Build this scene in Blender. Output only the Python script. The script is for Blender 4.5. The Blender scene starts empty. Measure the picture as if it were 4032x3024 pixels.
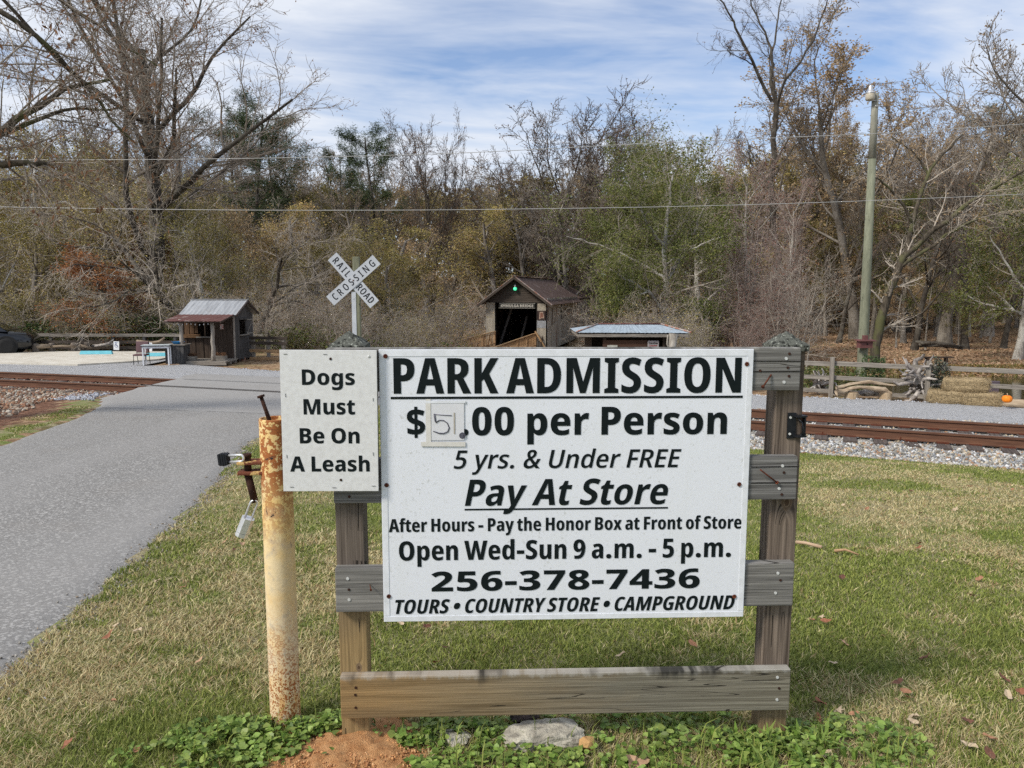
import bpy, bmesh, math, random
import numpy as np
from mathutils import Vector, Matrix, Euler
R = math.radians
rnd = random.Random(7)
rng = np.random.default_rng(11)
S = bpy.context.scene
COL = S.collection

# ------------------------------------------------------------------ camera
PITCH, ROLL, CAMZ, F = .122556, .0018219, 1.55, 3024.0
cp, sp = math.cos(PITCH), math.sin(PITCH)
fw = np.array([0, cp, -sp]); up0 = np.array([0, sp, cp]); rt0 = np.array([1., 0, 0])
up = -rt0 * math.sin(ROLL) + up0 * math.cos(ROLL)
rt = rt0 * math.cos(ROLL) + up0 * math.sin(ROLL)
cam = bpy.data.cameras.new('camera'); cam.sensor_width = 36; cam.lens = 27
cam.clip_start = .05; cam.clip_end = 3000
co = bpy.data.objects.new('camera', cam); COL.objects.link(co)
m3 = Matrix((rt, up, -fw)).transposed()
co.matrix_world = Matrix.Translation((0, 0, CAMZ)) @ m3.to_4x4()
S.camera = co

# ------------------------------------------------------------------ light
SUN_EL, SUN_AZ = 42, 236          # degrees; azimuth clockwise from +Y (sun is behind the camera, to the left)
sd = Vector((math.sin(R(SUN_AZ)) * math.cos(R(SUN_EL)), math.cos(R(SUN_AZ)) * math.cos(R(SUN_EL)), math.sin(R(SUN_EL))))
sl = bpy.data.lights.new('sun', 'SUN'); sl.energy = 2.5; sl.angle = R(14); sl.color = (1, .93, .82)
so = bpy.data.objects.new('sun', sl); COL.objects.link(so)
so.rotation_euler = (-sd).to_track_quat('-Z', 'Y').to_euler(); so.location = (0, 0, 60)
W = bpy.data.worlds.new('World'); S.world = W; W.use_nodes = True
S.view_settings.view_transform = 'Standard'; S.view_settings.look = 'None'
S.view_settings.gamma = 1; S.view_settings.use_curve_mapping = False
S.view_settings.exposure = 0.60
S.render.engine = 'CYCLES'
S.cycles.max_bounces = 5; S.cycles.diffuse_bounces = 3; S.cycles.glossy_bounces = 2
S.cycles.transparent_max_bounces = 6; S.cycles.transmission_bounces = 3
S.cycles.use_adaptive_sampling = True; S.cycles.adaptive_threshold = .02
S.cycles.use_denoising = False

# ------------------------------------------------------------------ node helper
class NB:
    def __init__(s, nt): s.nt = nt
    def n(s, typ, ins=None, **props):
        nd = s.nt.nodes.new('ShaderNode' + typ)
        for k, v in props.items(): setattr(nd, k, v)
        for k, v in (ins or {}).items():
            sk = nd.inputs[k]
            if isinstance(v, bpy.types.NodeSocket): s.nt.links.new(v, sk)
            elif isinstance(v, (tuple, list)) and len(v) == 3 and sk.type == 'RGBA': sk.default_value = (*v, 1)
            else: sk.default_value = v
        return nd
    def m(s, op, a, b=0.0, c=None, clamp=False):
        ins = {0: a, 1: b}
        if c is not None: ins[2] = c
        nd = s.n('Math', ins, operation=op); nd.use_clamp = clamp
        return nd.outputs[0]
    def noise(s, vec, scale=5., detail=3., rough=.5, dist=0.):
        return s.n('TexNoise', {'Vector': vec, 'Scale': scale, 'Detail': detail, 'Roughness': rough, 'Distortion': dist}).outputs['Fac']
    def mp(s, vec, scale=(1, 1, 1), loc=(0, 0, 0), rot=(0, 0, 0)):
        return s.n('Mapping', {'Vector': vec, 'Scale': scale, 'Location': loc, 'Rotation': rot}).outputs[0]
    def rg(s, v, a, b, c=0., d=1.):
        return s.n('MapRange', {0: v, 1: a, 2: b, 3: c, 4: d}, clamp=True).outputs[0]
    def mix(s, f, a, b, bt='MIX'):
        nd = s.nt.nodes.new('ShaderNodeMix'); nd.data_type = 'RGBA'; nd.blend_type = bt
        for i, v in ((0, f), (6, a), (7, b)):
            sk = nd.inputs[i]
            if isinstance(v, bpy.types.NodeSocket): s.nt.links.new(v, sk)
            else: sk.default_value = (*v, 1) if isinstance(v, (tuple, list)) else v
        return nd.outputs[2]
    def ramp(s, fac, stops):
        nd = s.nt.nodes.new('ShaderNodeValToRGB'); s.nt.links.new(fac, nd.inputs[0])
        e = nd.color_ramp.elements
        while len(e) < len(stops): e.new(.5)
        for el, (p, c) in zip(e, stops): el.position = p; el.color = (*c, 1)
        return nd.outputs[0]
    def vadd(s, a, b):
        return s.n('VectorMath', {0: a, 1: b}, operation='ADD').outputs[0]
    def bump(s, h, strength=.3, dist=.01):
        return s.n('Bump', {'Height': h, 'Strength': strength, 'Distance': dist}).outputs[0]

def new_mat(name):
    m = bpy.data.materials.new(name); m.use_nodes = True
    nt = m.node_tree; nt.nodes.clear(); g = NB(nt)
    out = nt.nodes.new('ShaderNodeOutputMaterial')
    def fin(color, rough=.8, metal=0., normal=None, spec=.3, emis=None, trans=None):
        ins = {'Base Color': color, 'Roughness': rough, 'Metallic': metal, 'Specular IOR Level': spec}
        if normal is not None: ins['Normal'] = normal
        if emis: ins['Emission Color'] = emis[0]; ins['Emission Strength'] = emis[1]
        b = g.n('BsdfPrincipled', ins)
        if trans:
            t = g.n('BsdfTranslucent', {'Color': color})
            mx = g.n('MixShader', {0: trans, 1: b.outputs[0], 2: t.outputs[0]})
            nt.links.new(mx.outputs[0], out.inputs[0])
        else: nt.links.new(b.outputs[0], out.inputs[0])
        return m
    return m, g, fin
def ocoord(g, spread=30.):
    tc = g.n('TexCoord').outputs['Object']
    r = g.n('ObjectInfo').outputs['Random']
    k = g.m('MULTIPLY', r, spread)
    return g.vadd(tc, g.n('CombineXYZ', {0: k, 1: k, 2: k}).outputs[0]), r

def basic(name, c1, c2=None, scale=8., rough=.8, metal=0., bump=.0, stretch=(1, 1, 1), spec=.3, detail=4., lo=.35, hi=.65, bs=3.):
    m, g, fin = new_mat(name)
    v, r = ocoord(g); v = g.mp(v, stretch)
    nz = g.noise(v, scale, detail, .6)
    col = g.mix(g.rg(nz, lo, hi), c1, c2 or tuple(x * .75 for x in c1))
    nrm = g.bump(g.noise(v, scale * bs, 4, .6), bump, .01) if bump else None
    return fin(col, rough, metal, nrm, spec)

def k_off(s): return (sum(map(ord, s)) % 17) * .7
def wood(name, dark, light, axis='X', knots=(), grain=70., crack=1., tint=None, objvar=.25, contrast=1., wet=None):
    """weathered timber; grain runs along axis. knots: (along, across) in metres on the face seen from -Y"""
    m, g, fin = new_mat(name)
    tc = g.n('TexCoord').outputs['Object']; r = g.n('ObjectInfo').outputs['Random']
    s = g.n('SeparateXYZ', {0: tc})
    X, Y, Z = s.outputs
    al, ac = (X, Z) if axis == 'X' else (Z, X) if axis == 'Z' else (Y, X)
    dp = Y if axis != 'Y' else Z
    k = g.m('MULTIPLY', r, 40.)
    al0 = al
    warp = None
    for (ka, kc, ks) in knots:
        da = g.m('SUBTRACT', al0, ka); dc = g.m('SUBTRACT', ac, kc)
        d2 = g.m('ADD', g.m('MULTIPLY', g.m('MULTIPLY', da, da), .22), g.m('MULTIPLY', dc, dc))
        e = g.m('POWER', 2.718, g.m('MULTIPLY', d2, -1. / (ks * ks)))
        w = g.m('MULTIPLY', g.m('MULTIPLY', g.m('SIGN', dc), e), ks * 1.1)
        warp = w if warp is None else g.m('ADD', warp, w)
    acw = g.m('ADD', ac, warp) if warp is not None else ac
    v = g.n('CombineXYZ', {0: g.m('ADD', g.m('MULTIPLY', al, 1.3), k), 1: g.m('ADD', g.m('MULTIPLY', acw, grain), k), 2: g.m('MULTIPLY', dp, grain)}).outputs[0]
    n1 = g.noise(v, 1., 5, .65, .3)
    v2 = g.n('CombineXYZ', {0: g.m('ADD', g.m('MULTIPLY', al, 4.), k), 1: g.m('MULTIPLY', acw, grain * 3.2), 2: g.m('MULTIPLY', dp, grain * 3)}).outputs[0]
    n2 = g.noise(v2, 1., 3, .6)
    v3 = g.n('CombineXYZ', {0: g.m('ADD', g.m('MULTIPLY', al, 1.1), k), 1: g.m('ADD', g.m('MULTIPLY', acw, 26.), k), 2: g.m('MULTIPLY', dp, 3.)}).outputs[0]
    n3 = g.noise(v3, 1., 2, .5, .2)
    big = g.noise(g.n('CombineXYZ', {0: g.m('ADD', g.m('MULTIPLY', al, 3), k), 1: g.m('MULTIPLY', ac, 12), 2: k}).outputs[0], 1., 3, .6)
    f = g.m('ADD', g.m('MULTIPLY', n1, .6), g.m('MULTIPLY', n2, .4))
    f = g.rg(f, .5 - .12 / contrast, .5 + .12 / contrast)
    col = g.mix(f, dark, light)
    col = g.mix(g.rg(big, .4, .7, 0., .45), col, tuple(x * .55 for x in light))
    col = g.mix(g.m('MULTIPLY', g.m('SUBTRACT', r, .5), objvar * 2, clamp=True), col, tuple(x * .5 for x in light))
    if tint:      # (colour, from, to, axis) : soil-stained or weathered end
        tcol, a, b, ax = tint
        src = {'X': X, 'Z': Z}[ax]
        jit = g.m('ADD', src, g.m('MULTIPLY', g.m('SUBTRACT', big, .5), abs(b - a) * .8))
        col = g.mix(g.rg(jit, a, b, 0., .85), col, g.mix(f, tuple(x * .5 for x in tcol), tcol))
    if wet:       # black mildew patches near the top edge
        jit = g.m('ADD', Z, g.m('MULTIPLY', g.m('SUBTRACT', g.noise(g.mp(tc, (30, 1, 10)), 1, 4, .7), .5), .05))
        pat = g.rg(g.m('ADD', g.noise(g.mp(tc, (4.5, 1, 2), (k_off(name), 0, 0)), 1, 4, .7), g.m('MULTIPLY', g.m('SUBTRACT', jit, wet[1]), 3.)), .47, .60)
        col = g.mix(g.m('MULTIPLY', g.rg(jit, wet[0] - .03, wet[1], 0., .9), pat), col, (.022, .022, .02))
        col = g.mix(g.m('MULTIPLY', g.rg(jit, wet[1] - .012, wet[1], 0., .5), g.m('SUBTRACT', 1., pat)), col, (.42, .41, .38))
    cr = g.m('LESS_THAN', g.m('ABSOLUTE', g.m('SUBTRACT', n3, .47)), .0045 * crack)
    crm = g.m('MULTIPLY', cr, g.m('GREATER_THAN', g.noise(g.mp(tc, (2.5, 6, 6)), 1., 1), .53))
    col = g.mix(g.m('MULTIPLY', crm, .85), col, (.012, .010, .008))
    for (ka, kc, ks) in knots:
        da = g.m('SUBTRACT', al0, ka); dc = g.m('SUBTRACT', ac, kc)
        d = g.m('SQRT', g.m('ADD', g.m('MULTIPLY', g.m('MULTIPLY', da, da), .35), g.m('MULTIPLY', dc, dc)))
        d = g.m('ADD', d, g.m('MULTIPLY', g.m('SUBTRACT', n2, .5), ks * .3))
        ring = g.m('FRACT', g.m('MULTIPLY', d, 2.2 / ks))
        col = g.mix(g.rg(d, ks * .85, ks * .7, 0., .75), col, g.mix(ring, (.10, .065, .04), (.22, .16, .11)))
        col = g.mix(g.rg(d, ks * .40, ks * .3, 0., .8), col, (.06, .035, .02))
    h = g.m('SUBTRACT', f, g.m('MULTIPLY', crm, 2.5))
    return fin(col, .85, 0, g.bump(h, .45, .002), .2)

# ------------------------------------------------------------------ mesh helpers
def link(ob, parent=None, name=None):
    COL.objects.link(ob)
    if parent is not None: ob.parent = parent
    return ob
def tag(o, label=None, cat=None, group=None, kind=None):
    if label: o['label'] = label
    if cat: o['category'] = cat
    if group: o['group'] = group
    if kind: o['kind'] = kind
    return o
def empty(name, loc=(0, 0, 0), rz=0., label=None, cat=None, group=None, kind=None):
    o = bpy.data.objects.new(name, None); o.empty_display_size = .1
    COL.objects.link(o); o.location = loc; o.rotation_euler = (0, 0, rz)
    return tag(o, label, cat, group, kind)
def copy_tree(o, parent=None):
    c = o.copy(); COL.objects.link(c); c.parent = parent
    for ch in o.children: copy_tree(ch, c)
    return c
def mesh_np(name, V, Fa, mats, smooth=False, midx=None, cols=None):
    """V (n,3); Fa (m,k) array, or list of such arrays"""
    if not isinstance(Fa, list): Fa = [Fa]
    Fa = [f for f in Fa if len(f)]
    me = bpy.data.meshes.new(name)
    me.vertices.add(len(V)); me.vertices.foreach_set('co', np.asarray(V, np.float32).ravel())
    nl = sum(f.size for f in Fa); npol = sum(len(f) for f in Fa)
    me.loops.add(nl); me.loops.foreach_set('vertex_index', np.concatenate([f.ravel() for f in Fa]).astype(np.int32))
    me.polygons.add(npol)
    tot = np.concatenate([np.full(len(f), f.shape[1]) for f in Fa])
    me.polygons.foreach_set('loop_start', np.concatenate([[0], np.cumsum(tot)[:-1]]).astype(np.int32))
    if midx is not None: me.polygons.foreach_set('material_index', np.asarray(midx, np.int32))
    me.polygons.foreach_set('use_smooth', np.full(npol, smooth))
    for m in (mats if isinstance(mats, (list, tuple)) else [mats]): me.materials.append(m)
    me.update(calc_edges=True)
    for nm, arr in (cols or {}).items():
        a = me.attributes.new(nm, 'FLOAT_COLOR', 'POINT')
        a.data.foreach_set('color', np.asarray(arr, np.float32).ravel())
    return me
def ob_np(name, V, Fa, mats, parent=None, loc=(0, 0, 0), rot=(0, 0, 0), **k):
    o = bpy.data.objects.new(name, mesh_np(name, V, Fa, mats, **k)); link(o, parent)
    o.location = loc; o.rotation_euler = rot
    return o
def box(name, size, loc, mat, parent=None, rot=(0, 0, 0), bev=0., rough=0.):
    bm = bmesh.new(); bmesh.ops.create_cube(bm, size=1)
    for v in bm.verts: v.co = Vector((v.co.x * size[0], v.co.y * size[1], v.co.z * size[2]))
    if bev: bmesh.ops.bevel(bm, geom=bm.edges[:] , offset=bev, segments=2, affect='EDGES', profile=.6)
    if rough:
        for v in bm.verts: v.co += Vector([rnd.uniform(-rough, rough) for _ in range(3)])
    me = bpy.data.meshes.new(name); bm.to_mesh(me); bm.free(); me.materials.append(mat)
    o = bpy.data.objects.new(name, me); link(o, parent); o.location = loc; o.rotation_euler = rot
    return o
def poly_ob(name, verts, faces, mat, parent=None, loc=(0, 0, 0), rot=(0, 0, 0), smooth=False):
    me = bpy.data.meshes.new(name); me.from_pydata([tuple(v) for v in verts], [], faces)
    for m in (mat if isinstance(mat, (list, tuple)) else [mat]): me.materials.append(m)
    if smooth:
        for p in me.polygons: p.use_smooth = True
    me.update()
    o = bpy.data.objects.new(name, me); link(o, parent); o.location = loc; o.rotation_euler = rot
    return o
def tubes(P, Rd, S_):
    """P (N,K,3) Rd (N,K) -> verts, quads"""
    N, K, _ = P.shape
    T = np.empty_like(P); T[:, 1:-1] = P[:, 2:] - P[:, :-2]; T[:, 0] = P[:, 1] - P[:, 0]; T[:, -1] = P[:, -1] - P[:, -2]
    T /= np.linalg.norm(T, axis=2, keepdims=True) + 1e-9
    ref = np.zeros((N, 1, 3)); ref[..., 0] = .36; ref[..., 1] = .93
    hz = np.abs(T[:, :1, 1:2]) > .8
    ref = np.where(hz, np.array([0.1, .05, .99]), ref)
    A = np.cross(T, ref); A /= np.linalg.norm(A, axis=2, keepdims=True) + 1e-9
    B = np.cross(T, A)
    th = np.arange(S_) * 2 * math.pi / S_
    V = P[:, :, None] + Rd[:, :, None, None] * (A[:, :, None] * np.cos(th)[:, None] + B[:, :, None] * np.sin(th)[:, None])
    V = V.reshape(-1, 3)
    i = np.arange(N)[:, None, None]; j = np.arange(K - 1)[None, :, None]; s = np.arange(S_)[None, None]
    a = (i * K + j) * S_ + s; b = (i * K + j) * S_ + (s + 1) % S_
    return V, np.stack([a, b, b + S_, a + S_], -1).reshape(-1, 4)
def tube(name, pts, rad, mat, parent=None, seg=8, loc=(0, 0, 0), rot=(0, 0, 0), caps=True, smooth=True):
    P = np.array(pts, float)[None]; rr = np.array(rad if hasattr(rad, '__len__') else [rad] * len(pts), float)[None]
    V, Q = tubes(P, rr, seg); n = len(pts)
    fs = [tuple(q) for q in Q.tolist()]
    if caps: fs += [tuple(range(seg))[::-1], tuple(range((n - 1) * seg, n * seg))]
    return poly_ob(name, V, fs, mat, parent, loc, rot, smooth)
def cyl(name, p0, p1, r0, mat, parent=None, seg=16, r1=None):
    P0, P1 = Vector(p0), Vector(p1); d = P1 - P0; q = d.to_track_quat('Z', 'Y')
    bm = bmesh.new(); bmesh.ops.create_cone(bm, cap_ends=True, segments=seg, radius1=r0, radius2=r1 if r1 is not None else r0, depth=d.length)
    me = bpy.data.meshes.new(name)
    for f in bm.faces: f.smooth = len(f.verts) == 4
    bm.to_mesh(me); bm.free(); me.materials.append(mat)
    o = bpy.data.objects.new(name, me); link(o, parent); o.location = (P0 + P1) / 2; o.rotation_euler = q.to_euler()
    return o
def lathe(name, prof, mat, parent=None, loc=(0, 0, 0), seg=20, smooth=True, rot=(0, 0, 0)):
    V = []; F_ = []
    for r, z in prof:
        for k in range(seg): V.append((r * math.cos(k * 2 * math.pi / seg), r * math.sin(k * 2 * math.pi / seg), z))
    for i in range(len(prof) - 1):
        for k in range(seg): F_.append((i * seg + k, i * seg + (k + 1) % seg, (i + 1) * seg + (k + 1) % seg, (i + 1) * seg + k))
    if prof[0][0] > 1e-4: F_.append(tuple(range(seg))[::-1])
    if prof[-1][0] > 1e-4: F_.append(tuple(range((len(prof) - 1) * seg, len(prof) * seg)))
    return poly_ob(name, V, F_, mat, parent, loc, rot, smooth)
def corrugated(name, w, l, pitch, amp, mat, parent=None, loc=(0, 0, 0), rot=(0, 0, 0), jag=.0, trap=0.):
    """sheet in local XY, ridges along Y, y from 0 to l, x centred"""
    n = max(4, int(w / pitch * 4)); V = []; Fq = []
    ny = 5
    for j in range(ny):
        y = l * j / (ny - 1)
        for i in range(n + 1):
            x = -w / 2 + w * i / n
            if trap: x *= 1 - trap * j / (ny - 1)
            V.append((x, y + (rnd.uniform(-jag, jag) if j in (0, ny - 1) else 0), amp * math.sin(i * math.pi / 2 + .4)))
    N = len(V); V += [(a, b, c - .006) for a, b, c in V]
    for j in range(ny - 1):
        for i in range(n):
            a = j * (n + 1) + i
            Fq.append((a, a + 1, a + n + 2, a + n + 1)); Fq.append((a + N, a + N + n + 1, a + N + n + 2, a + N + 1))
    for i in range(n):
        Fq.append((i, i + N, i + 1 + N, i + 1)); b = (ny - 1) * (n + 1) + i; Fq.append((b, b + 1, b + 1 + N, b + N))
    return poly_ob(name, V, Fq, mat, parent, loc, rot)

# projection helpers: where a line of sight through the photograph meets a height or a distance
def ray(px, py): return fw + up * (-(py - 1512) / F) + rt * ((px - 2016) / F)
def atz(px, py, z):
    d = ray(px, py); return Vector(d * ((z - CAMZ) / d[2])) + Vector((0, 0, CAMZ))
def aty(px, py, y):
    d = ray(px, py); return Vector(d * (y / d[1])) + Vector((0, 0, CAMZ))

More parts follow.
